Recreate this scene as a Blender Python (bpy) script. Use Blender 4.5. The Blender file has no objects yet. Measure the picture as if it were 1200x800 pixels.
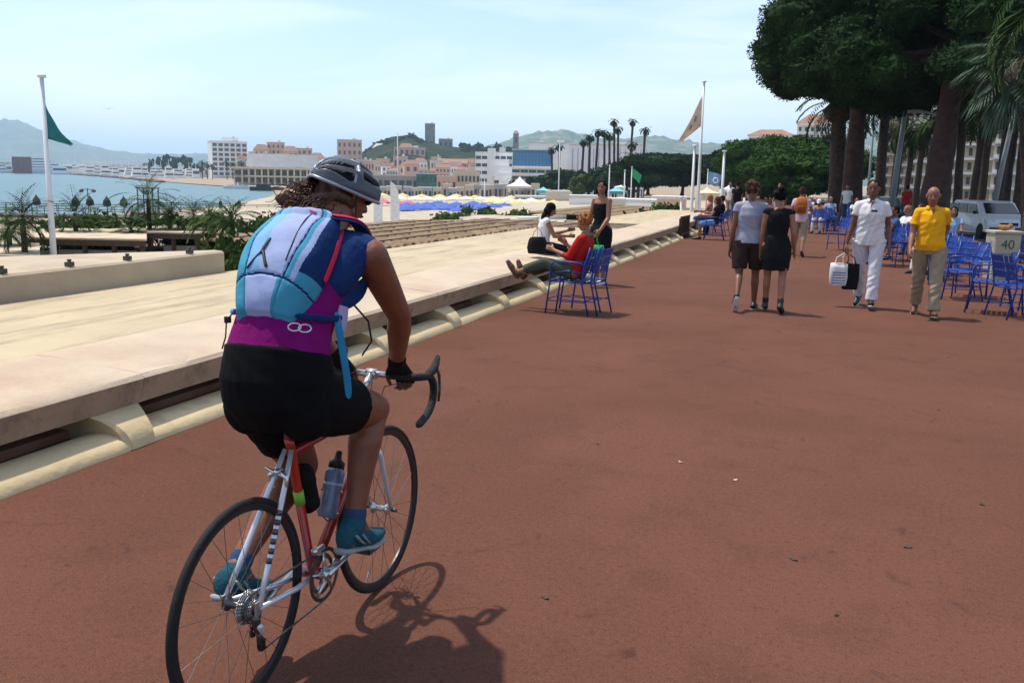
import bpy, bmesh, math, random
import numpy as np
from mathutils import Vector, Matrix, Euler
random.seed(11); rng = np.random.default_rng(5)
PI = math.pi
SC = bpy.context.scene
COL = SC.collection
# ------------------------------------------------------------------ camera geometry (used to survey the place from the photograph)
FPX, CX, CY, CAMH = 1080.0, 600.0, 400.0, 1.70
PITCH, ROLL, YAW = math.radians(10.08), math.radians(1.1), math.radians(19.29)
FWD = Vector((-math.sin(YAW)*math.cos(PITCH), math.cos(YAW)*math.cos(PITCH), -math.sin(PITCH)))
RT0 = Vector((math.cos(YAW), math.sin(YAW), 0)); UP0 = RT0.cross(FWD)
RT = RT0*math.cos(ROLL)+UP0*math.sin(ROLL); UP = UP0*math.cos(ROLL)-RT0*math.sin(ROLL)
HF = Vector((-math.sin(YAW), math.cos(YAW), 0))
EYE = Vector((0, 0, CAMH))
def ray(x, y): return FWD + RT*((x-CX)/FPX) - UP*((y-CY)/FPX)
def G(x, y, z=0.0):
    d = ray(x, y); return EYE + d*((z-CAMH)/d.z)
def V(x, y, D):
    d = ray(x, y); return EYE + d*(D/d.dot(HF))
def hor(x): return 208 + (x-604)*0.0189
def at(x, D, z=0.0):
    p = V(x, hor(x), D); p.z = z; return p
def vx(v): return Vector(v)

# ------------------------------------------------------------------ materials
MATS = {}
def M(name, rgb, rough=0.65, metal=0.0, var=0.12, scale=6.0, bump=0.0, bscale=None, spec=0.4, detail=4, trans=0.0, coat=0.0, sheen=0.0, dirt=None):
    if name in MATS: return MATS[name]
    m = bpy.data.materials.new(name); m.use_nodes = True
    nt = m.node_tree; N = nt.nodes; L = nt.links
    b = N['Principled BSDF']; tc = N.new('ShaderNodeTexCoord')
    nz = N.new('ShaderNodeTexNoise'); nz.inputs['Scale'].default_value = scale; nz.inputs['Detail'].default_value = detail
    L.new(tc.outputs['Object'], nz.inputs['Vector'])
    mx = N.new('ShaderNodeMix'); mx.data_type = 'RGBA'
    mx.inputs['A'].default_value = (*[max(0, c*(1-var)) for c in rgb], 1)
    mx.inputs['B'].default_value = (*[min(1, c*(1+var)) for c in rgb], 1)
    cr = N.new('ShaderNodeMapRange'); cr.inputs['From Min'].default_value = 0.3; cr.inputs['From Max'].default_value = 0.7
    L.new(nz.outputs['Fac'], cr.inputs['Value']); L.new(cr.outputs['Result'], mx.inputs['Factor'])
    out = mx.outputs['Result']
    if dirt:
        n2 = N.new('ShaderNodeTexNoise'); n2.inputs['Scale'].default_value = dirt[1]; n2.inputs['Detail'].default_value = 7; n2.inputs['Roughness'].default_value = 0.65
        L.new(tc.outputs['Object'], n2.inputs['Vector'])
        c2 = N.new('ShaderNodeMapRange'); c2.inputs['From Min'].default_value = dirt[2]; c2.inputs['From Max'].default_value = dirt[3]
        L.new(n2.outputs['Fac'], c2.inputs['Value'])
        m2 = N.new('ShaderNodeMix'); m2.data_type = 'RGBA'; m2.inputs['B'].default_value = (*dirt[0], 1)
        L.new(out, m2.inputs['A']); L.new(c2.outputs['Result'], m2.inputs['Factor']); out = m2.outputs['Result']
    L.new(out, b.inputs['Base Color'])
    b.inputs['Roughness'].default_value = rough; b.inputs['Metallic'].default_value = metal
    b.inputs['Specular IOR Level'].default_value = spec
    if coat: b.inputs['Coat Weight'].default_value = coat
    if sheen: b.inputs['Sheen Weight'].default_value = sheen
    if trans: b.inputs['Transmission Weight'].default_value = trans
    if bump:
        nb = N.new('ShaderNodeTexNoise'); nb.inputs['Scale'].default_value = bscale or scale*4; nb.inputs['Detail'].default_value = 6
        L.new(tc.outputs['Object'], nb.inputs['Vector'])
        bp = N.new('ShaderNodeBump'); bp.inputs['Strength'].default_value = bump; bp.inputs['Distance'].default_value = 0.02
        L.new(nb.outputs['Fac'], bp.inputs['Height']); L.new(bp.outputs['Normal'], b.inputs['Normal'])
    MATS[name] = m; return m
def leafmat(name, rgb, var=0.4):
    m = M(name, rgb, rough=0.75, var=var, scale=0.9, spec=0.05)
    return m

# ------------------------------------------------------------------ mesh builder
class MB:
    def __init__(s): s.v = []; s.f = []; s.m = []
    def add(s, vs, fs, mi=0):
        o = len(s.v); s.v += [tuple(p) for p in vs]; s.f += [tuple(i+o for i in f) for f in fs]; s.m += [mi]*len(fs); return s
    def box(s, c, d, rz=0.0, mi=0, R=None):
        hx, hy, hz = d[0]/2, d[1]/2, d[2]/2
        R = R or Matrix.Rotation(rz, 3, 'Z'); c = Vector(c)
        vs = [c+R@Vector((x*hx, y*hy, z*hz)) for x in (-1, 1) for y in (-1, 1) for z in (-1, 1)]
        return s.add(vs, [(0,1,3,2),(4,6,7,5),(0,4,5,1),(2,3,7,6),(0,2,6,4),(1,5,7,3)], mi)
    def prism(s, pts, z0, z1, mi=0):
        n = len(pts); vs = [(p[0], p[1], z0) for p in pts]+[(p[0], p[1], z1) for p in pts]
        return s.add(vs, [tuple(range(n-1, -1, -1)), tuple(range(n, 2*n))]+[(i, (i+1)%n, n+(i+1)%n, n+i) for i in range(n)], mi)
    def extr(s, pts, a, b, mi=0):
        # closed outline of 3D points pts swept by vectors a..b
        n = len(pts); a = Vector(a); b = Vector(b)
        vs = [Vector(p)+a for p in pts]+[Vector(p)+b for p in pts]
        return s.add(vs, [tuple(range(n-1, -1, -1)), tuple(range(n, 2*n))]+[(i, (i+1)%n, n+(i+1)%n, n+i) for i in range(n)], mi)
    def rings(s, rs, closed=False, cap=True, mi=0):
        n = len(rs[0]); vs = [p for r in rs for p in r]; k = len(rs); fs = []
        for i in range(k if closed else k-1):
            j = (i+1)%k
            for a in range(n):
                b = (a+1)%n; fs.append((i*n+a, i*n+b, j*n+b, j*n+a))
        if cap and not closed: fs += [tuple(range(n-1, -1, -1)), tuple((k-1)*n+a for a in range(n))]
        return s.add(vs, fs, mi)
    def tube(s, pts, r, n=8, closed=False, mi=0, flat=1.0):
        pts = [Vector(p) for p in pts]; k = len(pts); rr = r if isinstance(r, (list, tuple)) else [r]*k
        rs = []; prev = None
        for i, p in enumerate(pts):
            if closed: t = pts[(i+1)%k]-pts[i-1]
            else: t = pts[min(i+1, k-1)]-pts[max(i-1, 0)]
            t.normalize()
            if prev is None:
                a = Vector((0, 0, 1)) if abs(t.z) < 0.9 else Vector((1, 0, 0)); u = t.cross(a).normalized()
            else: u = (prev-t*prev.dot(t)).normalized()
            prev = u; w = t.cross(u)
            rs.append([p+(u*math.cos(2*PI*a/n)+w*math.sin(2*PI*a/n)*flat)*rr[i] for a in range(n)])
        return s.rings(rs, closed=closed, mi=mi)
    def loft(s, secs, n=20, mi=0, sq=1.0):
        # secs: (centre, u, v, rx, ry)
        rs = []
        for c, u, v, rx, ry in secs:
            c, u, v = Vector(c), Vector(u), Vector(v); ring = []
            for a in range(n):
                ca, sa = math.cos(2*PI*a/n), math.sin(2*PI*a/n)
                ca = math.copysign(abs(ca)**sq, ca); sa = math.copysign(abs(sa)**sq, sa)
                ring.append(c+u*rx*ca+v*ry*sa)
            rs.append(ring)
        return s.rings(rs, mi=mi)
    def ell(s, c, r, R=None, n=12, mi=0):
        c = Vector(c); R = R or Matrix.Identity(3); rs = []
        vs = [c+R@Vector((0, 0, -r[2]))]
        for i in range(1, n):
            th = -PI/2+PI*i/n
            for j in range(n*2//1):
                a = PI*j/n
                vs.append(c+R@Vector((r[0]*math.cos(th)*math.cos(a), r[1]*math.cos(th)*math.sin(a), r[2]*math.sin(th))))
        vs.append(c+R@Vector((0, 0, r[2]))); k = n*2; fs = []
        for j in range(k):
            fs.append((0, 1+(j+1)%k, 1+j)); fs.append((len(vs)-1, 1+(n-2)*k+j, 1+(n-2)*k+(j+1)%k))
            for i in range(n-2): fs.append((1+i*k+j, 1+i*k+(j+1)%k, 1+(i+1)*k+(j+1)%k, 1+(i+1)*k+j))
        return s.add(vs, fs, mi)
    def limb(s, p, q, r1, r2, n=12, mi=0):
        p, q = Vector(p), Vector(q); t = (q-p); L = t.length
        if L < 1e-6: return s.ell(p, (r1, r1, r1), mi=mi)
        t /= L; a = Vector((0, 0, 1)) if abs(t.z) < 0.9 else Vector((1, 0, 0)); u = t.cross(a).normalized(); w = t.cross(u)
        st = [(-r1*0.98, 0.18), (-r1*0.75, 0.66), (-r1*0.4, 0.92), (0, 1.0)]
        secs = [(p+t*o, r1*k) for o, k in st]+[(q-t*o*(r2/r1) if 0 else q+t*(-o)*(r2/r1), r2*k) for o, k in reversed(st)]
        rs = [[c+(u*math.cos(2*PI*a/n)+w*math.sin(2*PI*a/n))*r for a in range(n)] for c, r in secs]
        return s.rings(rs, mi=mi)
    def lathe(s, prof, c=(0, 0, 0), n=16, mi=0, R=None):
        c = Vector(c); R = R or Matrix.Identity(3)
        rs = [[c+R@Vector((r*math.cos(2*PI*a/n), r*math.sin(2*PI*a/n), z)) for a in range(n)] for r, z in prof]
        return s.rings(rs, mi=mi)
    def build(s, name, mats, parent=None, smooth=False, bevel=0, loc=None, rz=None):
        me = bpy.data.meshes.new(name); me.from_pydata(s.v, [], s.f)
        mats = mats if isinstance(mats, (list, tuple)) else [mats]
        for m in mats: me.materials.append(m)
        if len(mats) > 1: me.polygons.foreach_set('material_index', s.m)
        me.polygons.foreach_set('use_smooth', [smooth]*len(me.polygons))
        bm = bmesh.new(); bm.from_mesh(me); bmesh.ops.recalc_face_normals(bm, faces=bm.faces); bm.to_mesh(me); bm.free()
        me.update(); o = bpy.data.objects.new(name, me); COL.objects.link(o)
        if parent: o.parent = parent
        if loc is not None: o.location = loc
        if rz is not None: o.rotation_euler = (0, 0, rz)
        if smooth == 'auto' or (smooth and bevel): pass
        if bevel:
            b = o.modifiers.new('bevel', 'BEVEL'); b.width = bevel; b.segments = 2; b.limit_method = 'ANGLE'
        return o
    def organic(s, name, mat, parent=None, voxel=0.01, it=3, loc=None, rz=None, disp=None, keep=None):
        # fuse closed overlapping shapes into one continuous skin
        o = MB.build(s, name+'_tmp', mat, None, True)
        r = o.modifiers.new('r', 'REMESH'); r.mode = 'VOXEL'; r.voxel_size = voxel; r.use_smooth_shade = True
        sm = o.modifiers.new('s', 'SMOOTH'); sm.iterations = it; sm.factor = 0.5
        dg = bpy.context.evaluated_depsgraph_get()
        me = bpy.data.meshes.new_from_object(o.evaluated_get(dg)); me.name = name
        old = o.data; bpy.data.objects.remove(o); bpy.data.meshes.remove(old)
        me.materials.clear()
        for m in (mat if isinstance(mat, (list, tuple)) else [mat]): me.materials.append(m)
        if disp or keep:
            n = len(me.vertices); co = np.empty(n*3); me.vertices.foreach_get('co', co); co = co.reshape(-1, 3)
            nr = np.empty(n*3); me.vertices.foreach_get('normal', nr); nr = nr.reshape(-1, 3)
            if disp: co = co+nr*disp(co)[:, None]; me.vertices.foreach_set('co', co.ravel())
            if keep:
                pc = np.empty(len(me.polygons)*3); me.polygons.foreach_get('center', pc); pc = pc.reshape(-1, 3)
                me.polygons.foreach_set('material_index', keep(pc).astype(int))
        me.polygons.foreach_set('use_smooth', [True]*len(me.polygons)); me.update()
        o = bpy.data.objects.new(name, me); COL.objects.link(o)
        if parent: o.parent = parent
        if loc is not None: o.location = loc
        if rz is not None: o.rotation_euler = (0, 0, rz)
        return o
def np_mesh(name, verts, quads, mats, parent=None, smooth=False, mi=None, loc=None):
    me = bpy.data.meshes.new(name); nv, nf = len(verts), len(quads); k = quads.shape[1]
    me.vertices.add(nv); me.vertices.foreach_set('co', np.asarray(verts, dtype=np.float32).ravel())
    me.loops.add(nf*k); me.loops.foreach_set('vertex_index', quads.astype(np.int32).ravel())
    me.polygons.add(nf); me.polygons.foreach_set('loop_start', np.arange(0, nf*k, k, dtype=np.int32)); me.polygons.foreach_set('loop_total', np.full(nf, k, dtype=np.int32))
    mats = mats if isinstance(mats, (list, tuple)) else [mats]
    for m in mats: me.materials.append(m)
    if mi is not None: me.polygons.foreach_set('material_index', mi.astype(np.int32))
    me.polygons.foreach_set('use_smooth', [smooth]*nf)
    me.update(calc_edges=True); me.validate()
    o = bpy.data.objects.new(name, me); COL.objects.link(o)
    if parent: o.parent = parent
    if loc is not None: o.location = loc
    return o
def thing(name, label, cat, loc=(0, 0, 0), rz=0.0, group=None):
    o = bpy.data.objects.new(name, None); COL.objects.link(o); o.empty_display_size = 0.2
    o.location = loc; o.rotation_euler = (0, 0, rz); o['label'] = label; o['category'] = cat
    if group: o['group'] = group
    return o
def tag(o, label, cat, group=None, kind=None):
    o['label'] = label; o['category'] = cat
    if group: o['group'] = group
    if kind: o['kind'] = kind
    return o
def struct(o, label=None):
    o['kind'] = 'structure'
    if label: o['label'] = label
    return o
def copy_tree(o, parent=None):
    c = o.copy(); COL.objects.link(c)
    if parent: c.parent = parent
    for ch in list(o.children): copy_tree(ch, c)
    return c
def dup(o, loc, rz, label, group=None, sc=None):
    c = copy_tree(o); c.location = loc; c.rotation_euler = (0, 0, rz); c['label'] = label
    if group: c['group'] = group
    if sc: c.scale = (sc, sc, sc)
    return c
def leaf_quads(cen, size, aspect=1.0, nrm=None):
    # one small randomly turned face per centre
    n = len(cen); a = rng.normal(size=(n, 3)); a /= np.linalg.norm(a, axis=1)[:, None]
    b = rng.normal(size=(n, 3)); b = np.cross(a, b); b /= np.linalg.norm(b, axis=1)[:, None]
    s = (size*rng.uniform(0.6, 1.4, n))[:, None]
    v = np.stack([cen-a*s-b*s*aspect, cen+a*s-b*s*aspect, cen+a*s+b*s*aspect, cen-a*s+b*s*aspect], 1).reshape(-1, 3)
    return v, np.arange(4*n).reshape(-1, 4)
def blob_shell(c, r, n):
    # n points near the surface of an ellipsoid
    d = rng.normal(size=(n, 3)); d /= np.linalg.norm(d, axis=1)[:, None]
    return np.array(c)+d*np.array(r)*rng.uniform(0.72, 1.06, n)[:, None]
def add_text(txt, size, name, mat, parent, loc, rot, extr=0.002, font_scale=(1, 1)):
    cu = bpy.data.curves.new(name, 'FONT'); cu.body = txt; cu.size = size; cu.extrude = extr; cu.align_x = 'CENTER'; cu.align_y = 'CENTER'
    t = bpy.data.objects.new(name+'_tmp', cu); COL.objects.link(t)
    dg = bpy.context.evaluated_depsgraph_get(); me = bpy.data.meshes.new_from_object(t.evaluated_get(dg)); me.name = name
    bpy.data.objects.remove(t); me.materials.clear(); me.materials.append(mat)
    o = bpy.data.objects.new(name, me); COL.objects.link(o); o.parent = parent; o.location = loc; o.rotation_euler = rot; return o
# ================================================================== camera, sun, sky, haze
cam = bpy.data.cameras.new('camera'); co = bpy.data.objects.new('camera', cam); COL.objects.link(co)
cam.sensor_width = 36; cam.lens = FPX/1200*36; cam.clip_end = 40000; cam.clip_start = 0.05
mw = Matrix((RT, UP, -FWD)).transposed().to_4x4(); mw.translation = EYE; co.matrix_world = mw
SC.camera = co
SUN_EL, SUN_AZ = math.radians(70), math.radians(-74)          # azimuth from +Y, negative = towards the sea
sd = Vector((math.sin(SUN_AZ)*math.cos(SUN_EL), math.cos(SUN_AZ)*math.cos(SUN_EL), math.sin(SUN_EL)))
sl = bpy.data.lights.new('sun', 'SUN'); sl.energy = 3.6; sl.angle = math.radians(1.2); sl.color = (1, 0.92, 0.78)
so = bpy.data.objects.new('sun', sl); COL.objects.link(so); so.rotation_euler = sd.to_track_quat('Z', 'Y').to_euler(); so.location = (0, 0, 50)
W = bpy.data.worlds.new('World'); SC.world = W; W.use_nodes = True
nt = W.node_tree; N = nt.nodes; L = nt.links; bg = N['Background']
sky = N.new('ShaderNodeTexSky'); sky.sky_type = 'NISHITA'; sky.sun_disc = False
sky.sun_elevation = SUN_EL; sky.sun_rotation = SUN_AZ; sky.air_density = 1.0; sky.dust_density = 1.1; sky.ozone_density = 1.5; sky.altitude = 10
tc = N.new('ShaderNodeTexCoord')
mp = N.new('ShaderNodeMapping'); mp.inputs['Scale'].default_value = (0.55, 1.1, 5.5); mp.inputs['Rotation'].default_value = (0, 0.06, 0.3)
nz = N.new('ShaderNodeTexNoise'); nz.inputs['Scale'].default_value = 2.1; nz.inputs['Detail'].default_value = 7; nz.inputs['Roughness'].default_value = 0.5; nz.inputs['Distortion'].default_value = 0.5
rp = N.new('ShaderNodeMapRange'); rp.inputs['From Min'].default_value = 0.44; rp.inputs['From Max'].default_value = 0.66; rp.inputs['To Max'].default_value = 0.62
mx = N.new('ShaderNodeMix'); mx.data_type = 'RGBA'; mx.inputs['B'].default_value = (6.6, 6.8, 6.9, 1)
L.new(tc.outputs['Generated'], mp.inputs['Vector']); L.new(mp.outputs['Vector'], nz.inputs['Vector']); L.new(nz.outputs['Fac'], rp.inputs['Value'])
L.new(rp.outputs['Result'], mx.inputs['Factor']); L.new(sky.outputs['Color'], mx.inputs['A']); L.new(mx.outputs['Result'], bg.inputs['Color'])
bg.inputs['Strength'].default_value = 0.15
vs = SC.view_settings; vs.view_transform = 'Standard'; vs.look = 'None'; vs.gamma = 1; vs.exposure = 0.45
SC.render.engine = 'CYCLES'; SC.cycles.volume_bounces = 2

# ================================================================== the setting: sea, ground, promenade, beach, hills
sea_m = bpy.data.materials.new('sea_water'); sea_m.use_nodes = True
n_ = sea_m.node_tree.nodes; l_ = sea_m.node_tree.links; b = n_['Principled BSDF']
b.inputs['Base Color'].default_value = (0.045, 0.125, 0.145, 1); b.inputs['Roughness'].default_value = 0.28; b.inputs['Specular IOR Level'].default_value = 0.18
t_ = n_.new('ShaderNodeTexCoord'); w_ = n_.new('ShaderNodeTexNoise'); w_.inputs['Scale'].default_value = 0.45; w_.inputs['Detail'].default_value = 5
bp = n_.new('ShaderNodeBump'); bp.inputs['Strength'].default_value = 0.6; bp.inputs['Distance'].default_value = 0.5
l_.new(t_.outputs['Object'], w_.inputs['Vector']); l_.new(w_.outputs['Fac'], bp.inputs['Height']); l_.new(bp.outputs['Normal'], b.inputs['Normal'])
SEA = -4.0
mb = MB(); mb.add([(-11000, -3000, SEA), (9000, -3000, SEA), (9000, 11000, SEA), (-11000, 11000, SEA)], [(0, 1, 2, 3)])
struct(mb.build('sea', sea_m))
# beach and the low land round the bay, one sheet just above the water
def poly(name, pts, z, mat):
    mb = MB(); n = len(pts); vs = [(p.x, p.y, z) for p in pts]; mb.add(vs, [tuple(range(n))])
    o = mb.build(name, mat)
    bm = bmesh.new(); bm.from_mesh(o.data); bmesh.ops.triangulate(bm, faces=bm.faces); bm.to_mesh(o.data); bm.free()
    return struct(o)
sand = M('sand', (0.30, 0.225, 0.15), 0.9, var=0.25, scale=0.25, bump=0.3, bscale=3, dirt=((0.30, 0.22, 0.15), 0.12, 0.5, 0.62))
shore = [(-500, 1900), (-200, 1500), (60, 1180), (110, 820), (165, 560), (215, 430), (262, 370), (300, 330), (322, 290), (318, 230), (300, 180), (255, 150), (180, 128), (80, 112), (0, 104), (-260, 84)]
pts = [at(x, D) for x, D in shore]+[Vector((-30, 5, 0)), Vector((-8, -20, 0)), Vector((60, -20, 0)), Vector((3000, 1500, 0)), Vector((1500, 5000, 0)), Vector((-2500, 6500, 0)), Vector((-5500, 5000, 0))]
poly('beach', pts, SEA+0.25, sand)
# the wall line curves gently to the left with distance
def wx(y): return -4.0-0.00042*y*y if y < 45 else -4.85-0.0378*(y-45)-0.0006*(y-45)**2
asph = bpy.data.materials.new('red_asphalt'); asph.use_nodes = True
n_ = asph.node_tree.nodes; l_ = asph.node_tree.links; b = n_['Principled BSDF']; t_ = n_.new('ShaderNodeTexCoord')
def noise(sc, det, rough=0.6, dist=0.0):
    w = n_.new('ShaderNodeTexNoise'); w.inputs['Scale'].default_value = sc; w.inputs['Detail'].default_value = det; w.inputs['Roughness'].default_value = rough; w.inputs['Distortion'].default_value = dist
    l_.new(t_.outputs['Object'], w.inputs['Vector']); return w
def ramp(src, a, bb, ta=0.0, tb=1.0):
    r = n_.new('ShaderNodeMapRange'); r.inputs['From Min'].default_value = a; r.inputs['From Max'].default_value = bb
    r.inputs['To Min'].default_value = ta; r.inputs['To Max'].default_value = tb; l_.new(src, r.inputs['Value']); return r.outputs['Result']
def mixc(A, B, f, bl='MIX'):
    x = n_.new('ShaderNodeMix'); x.data_type = 'RGBA'; x.blend_type = bl
    for s, k in ((A, 'A'), (B, 'B')):
        if isinstance(s, tuple): x.inputs[k].default_value = (*s, 1)
        else: l_.new(s, x.inputs[k])
    if isinstance(f, float): x.inputs['Factor'].default_value = f
    else: l_.new(f, x.inputs['Factor'])
    return x.outputs['Result']
big = noise(0.35, 5, 0.6, 0.6); mid = noise(2.2, 6, 0.7); fine = noise(150, 3, 0.7); spots = noise(3.6, 3, 0.6, 1.2); grit = noise(38, 4, 0.8); streak = noise(1.1, 8, 0.72, 2.4)
c = mixc((0.099, 0.041, 0.026), (0.143, 0.062, 0.040), ramp(big.outputs['Fac'], 0.3, 0.7))
c = mixc(c, (0.072, 0.032, 0.024), ramp(mid.outputs['Fac'], 0.52, 0.75, 0, 0.55))
c = mixc(c, (0.06, 0.032, 0.028), ramp(spots.outputs['Fac'], 0.66, 0.74, 0, 0.75))
c = mixc(c, (0.24, 0.125, 0.10), ramp(fine.outputs['Fac'], 0.55, 0.72, 0, 0.6))
c = mixc(c, (0.05, 0.022, 0.018), ramp(fine.outputs['Fac'], 0.46, 0.32, 0, 0.7))
c = mixc(c, (0.045, 0.018, 0.014), ramp(grit.outputs['Fac'], 0.46, 0.34, 0, 0.5))
c = mixc(c, (0.19, 0.080, 0.052), ramp(grit.outputs['Fac'], 0.56, 0.70, 0, 0.5))
c = mixc(c, (0.040, 0.019, 0.016), ramp(streak.outputs['Fac'], 0.60, 0.70, 0, 0.55))
l_.new(c, b.inputs['Base Color']); b.inputs['Roughness'].default_value = 0.9; b.inputs['Specular IOR Level'].default_value = 0.08
bp = n_.new('ShaderNodeBump'); bp.inputs['Strength'].default_value = 0.55; bp.inputs['Distance'].default_value = 0.006
l_.new(fine.outputs['Fac'], bp.inputs['Height']); l_.new(bp.outputs['Normal'], b.inputs['Normal'])
def rx(y): return 4.9-0.0007*y*y if y < 50 else 3.15-0.07*(y-50)-0.0005*(y-50)**2
ys = [-12, -4, 0, 4, 8, 12, 16, 20, 25, 30, 36, 43, 50, 60, 72, 86, 102, 120, 150]
mb = MB()
vsx = [(wx(y)-0.02, y, 0) for y in ys]+[(rx(y), y, 0) for y in ys]+[(rx(y), y, -0.47) for y in ys]
k = len(ys); mb.add(vsx, [(i, k+i, k+i+1, i+1) for i in range(k-1)]+[(k+i, 2*k+i, 2*k+i+1, k+i+1) for i in range(k-1)])
struct(mb.build('promenade', asph))
mb = MB()
for i in range(k-1):
    mb.add([(rx(ys[i])+0.0, ys[i], -0.45), (rx(ys[i])+0.3, ys[i], -0.45), (rx(ys[i+1])+0.3, ys[i+1], -0.45), (rx(ys[i+1]), ys[i+1], -0.45),
            (rx(ys[i]), ys[i], -0.32), (rx(ys[i])+0.3, ys[i], -0.32), (rx(ys[i+1])+0.3, ys[i+1], -0.32), (rx(ys[i+1]), ys[i+1], -0.32)], [(4, 5, 6, 7), (1, 2, 6, 5)])
struct(mb.build('road_kerb', M('kerb_stone', (0.34, 0.32, 0.29), 0.8, bump=0.2)))
road_m = M('road_asphalt', (0.06, 0.06, 0.062), 0.85, var=0.2, scale=1.5, bump=0.3, bscale=60)
mb = MB(); mb.add([(-60, -20, -0.45), (160, -20, -0.45), (160, 420, -0.45), (-60, 420, -0.45)], [(0, 1, 2, 3)])
# the road follows the promenade, everything seaward of the wall is lower
mb = MB(); rr = [(rx(y), y, -0.45) for y in ys]+[(rx(y)+60, y, -0.45) for y in ys]
mb.add(rr, [(i, k+i, k+i+1, i+1) for i in range(k-1)])
struct(mb.build('road', road_m))
mb = MB()
for off in (3.6, 7.0, 10.4):
    for i in range(40):
        y = i*5.0
        if y > 145: break
        x = rx(y)+off; mb.box((x, y+1.2, -0.444), (0.12, 2.4, 0.004))
struct(mb.build('lane_markings', M('road_paint', (0.7, 0.7, 0.68), 0.7)))
# seaward fill below the concrete terraces
mb = MB()
stone = M('terrace_ground', (0.40, 0.34, 0.26), 0.9, var=0.2, scale=0.6, bump=0.3)
def sheet(x0f, x1f, z0, z1, y0, y1, st=6):
    q = [y0+(y1-y0)*i/st for i in range(st+1)]; vv = [(x0f(y), y, z0) for y in q]+[(x1f(y), y, z1) for y in q]
    mb.add(vv, [(i, i+1, st+1+i+1, st+1+i) for i in range(st)])
sheet(lambda y: wx(y)-1.0, lambda y: -34, -0.9, -1.1, -12, 12)
sheet(lambda y: wx(y)-1.0, lambda y: -34, -0.9, -1.1, 12, 40)
sheet(lambda y: wx(y)-1.0, lambda y: -44-(y-40)*0.5, -0.9, -2.4, 40, 150, 12)
sheet(lambda y: -34, lambda y: -70, -1.1, -3.9, -12, 40)
struct(mb.build('terrace_ground', stone))
# ---- hills
def hillmat(name, rgb, rgb2, sc):
    m = M(name, rgb, 0.95, var=0.25, scale=sc, spec=0.05, dirt=(rgb2, sc*2.4, 0.5, 0.6)); return m
def ridge(name, prof, D, depth, mat, zb=SEA-3, rough=0.0, step=6):
    # prof: (px, py) skyline points seen from the promenade; built as real terrain with depth
    xs = np.arange(prof[0][0], prof[-1][0]+0.1, step); py = np.interp(xs, [p[0] for p in prof], [p[1] for p in prof])
    rows = 9; vv = []; fs = []; nn = len(xs)
    for j in range(rows):
        t = j/(rows-1); u = math.sin(min(t*1.6, 1.0)*PI/2) if t <= 0.625 else math.cos((t-0.625)/0.375*PI/2)
        d = D-depth*0.5+depth*t-(depth*0.125)
        for i, x in enumerate(xs):
            top = V(x, py[i], D); p = at(x, d, 0); h = top.z-zb
            p.z = zb+h*u*(1+rough*(0 if j == 5 else 1)*math.sin(i*1.7+j*2.3)*math.sin(i*0.6+j))+(random.uniform(-1, 1)*rough*h*0.25)
            vv.append(p)
    for j in range(rows-1):
        for i in range(nn-1): fs.append((j*nn+i, j*nn+i+1, (j+1)*nn+i+1, (j+1)*nn+i))
    mb = MB(); mb.add(vv, fs); return struct(mb.build(name, mat, smooth=True))
forest = hillmat('mountain_forest', (0.05, 0.085, 0.04), (0.13, 0.12, 0.08), 0.004)
ridge('mountains', [(-200, 160), (-60, 146), (0, 142), (22, 141), (40, 148), (62, 158), (80, 163), (100, 169), (130, 176), (165, 180), (200, 181), (240, 180), (300, 184), (360, 186), (420, 182), (480, 178)], 6500, 3000, forest, rough=0.05, step=5)
ridge('hills', [(540, 178), (570, 172), (600, 163), (615, 158), (640, 154), (660, 153), (678, 157), (700, 162), (730, 163), (765, 159), (790, 164), (830, 169), (880, 165), (960, 160), (1080, 150), (1250, 150)], 3600, 1600, hillmat('hill_forest', (0.055, 0.09, 0.04), (0.2, 0.18, 0.14), 0.008), rough=0.05, step=5)
ridge('town_hill', [(385, 206), (405, 190), (425, 178), (440, 168), (460, 160), (480, 158), (500, 166), (530, 172), (560, 174), (590, 176), (620, 182), (660, 192)], 900, 260, hillmat('suburb_hill', (0.018, 0.032, 0.014), (0.05, 0.05, 0.03), 0.03), rough=0.02, step=4)
# ---- air
mb = MB(); x0, x1, y0, y1, z0, z1 = -12000, 9500, -3500, 11500, -12, 420
mb.add([(x, y, z) for x in (x0, x1) for y in (y0, y1) for z in (z0, z1)], [(0, 1, 3, 2), (4, 6, 7, 5), (0, 4, 5, 1), (2, 3, 7, 6), (0, 2, 6, 4), (1, 5, 7, 3)])
hm = bpy.data.materials.new('haze_air'); hm.use_nodes = True; n_ = hm.node_tree.nodes; n_.remove(n_['Principled BSDF'])
pv = n_.new('ShaderNodeVolumePrincipled'); pv.inputs['Color'].default_value = (0.55, 0.77, 1.0, 1); pv.inputs['Density'].default_value = 0.00014; pv.inputs['Anisotropy'].default_value = 0.2
hm.node_tree.links.new(pv.outputs['Volume'], n_['Material Output'].inputs['Volume'])
hz = mb.build('haze', hm); hz['kind'] = 'stuff'; hz['label'] = 'thin bluish summer haze over the bay'; hz['category'] = 'haze'
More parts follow.
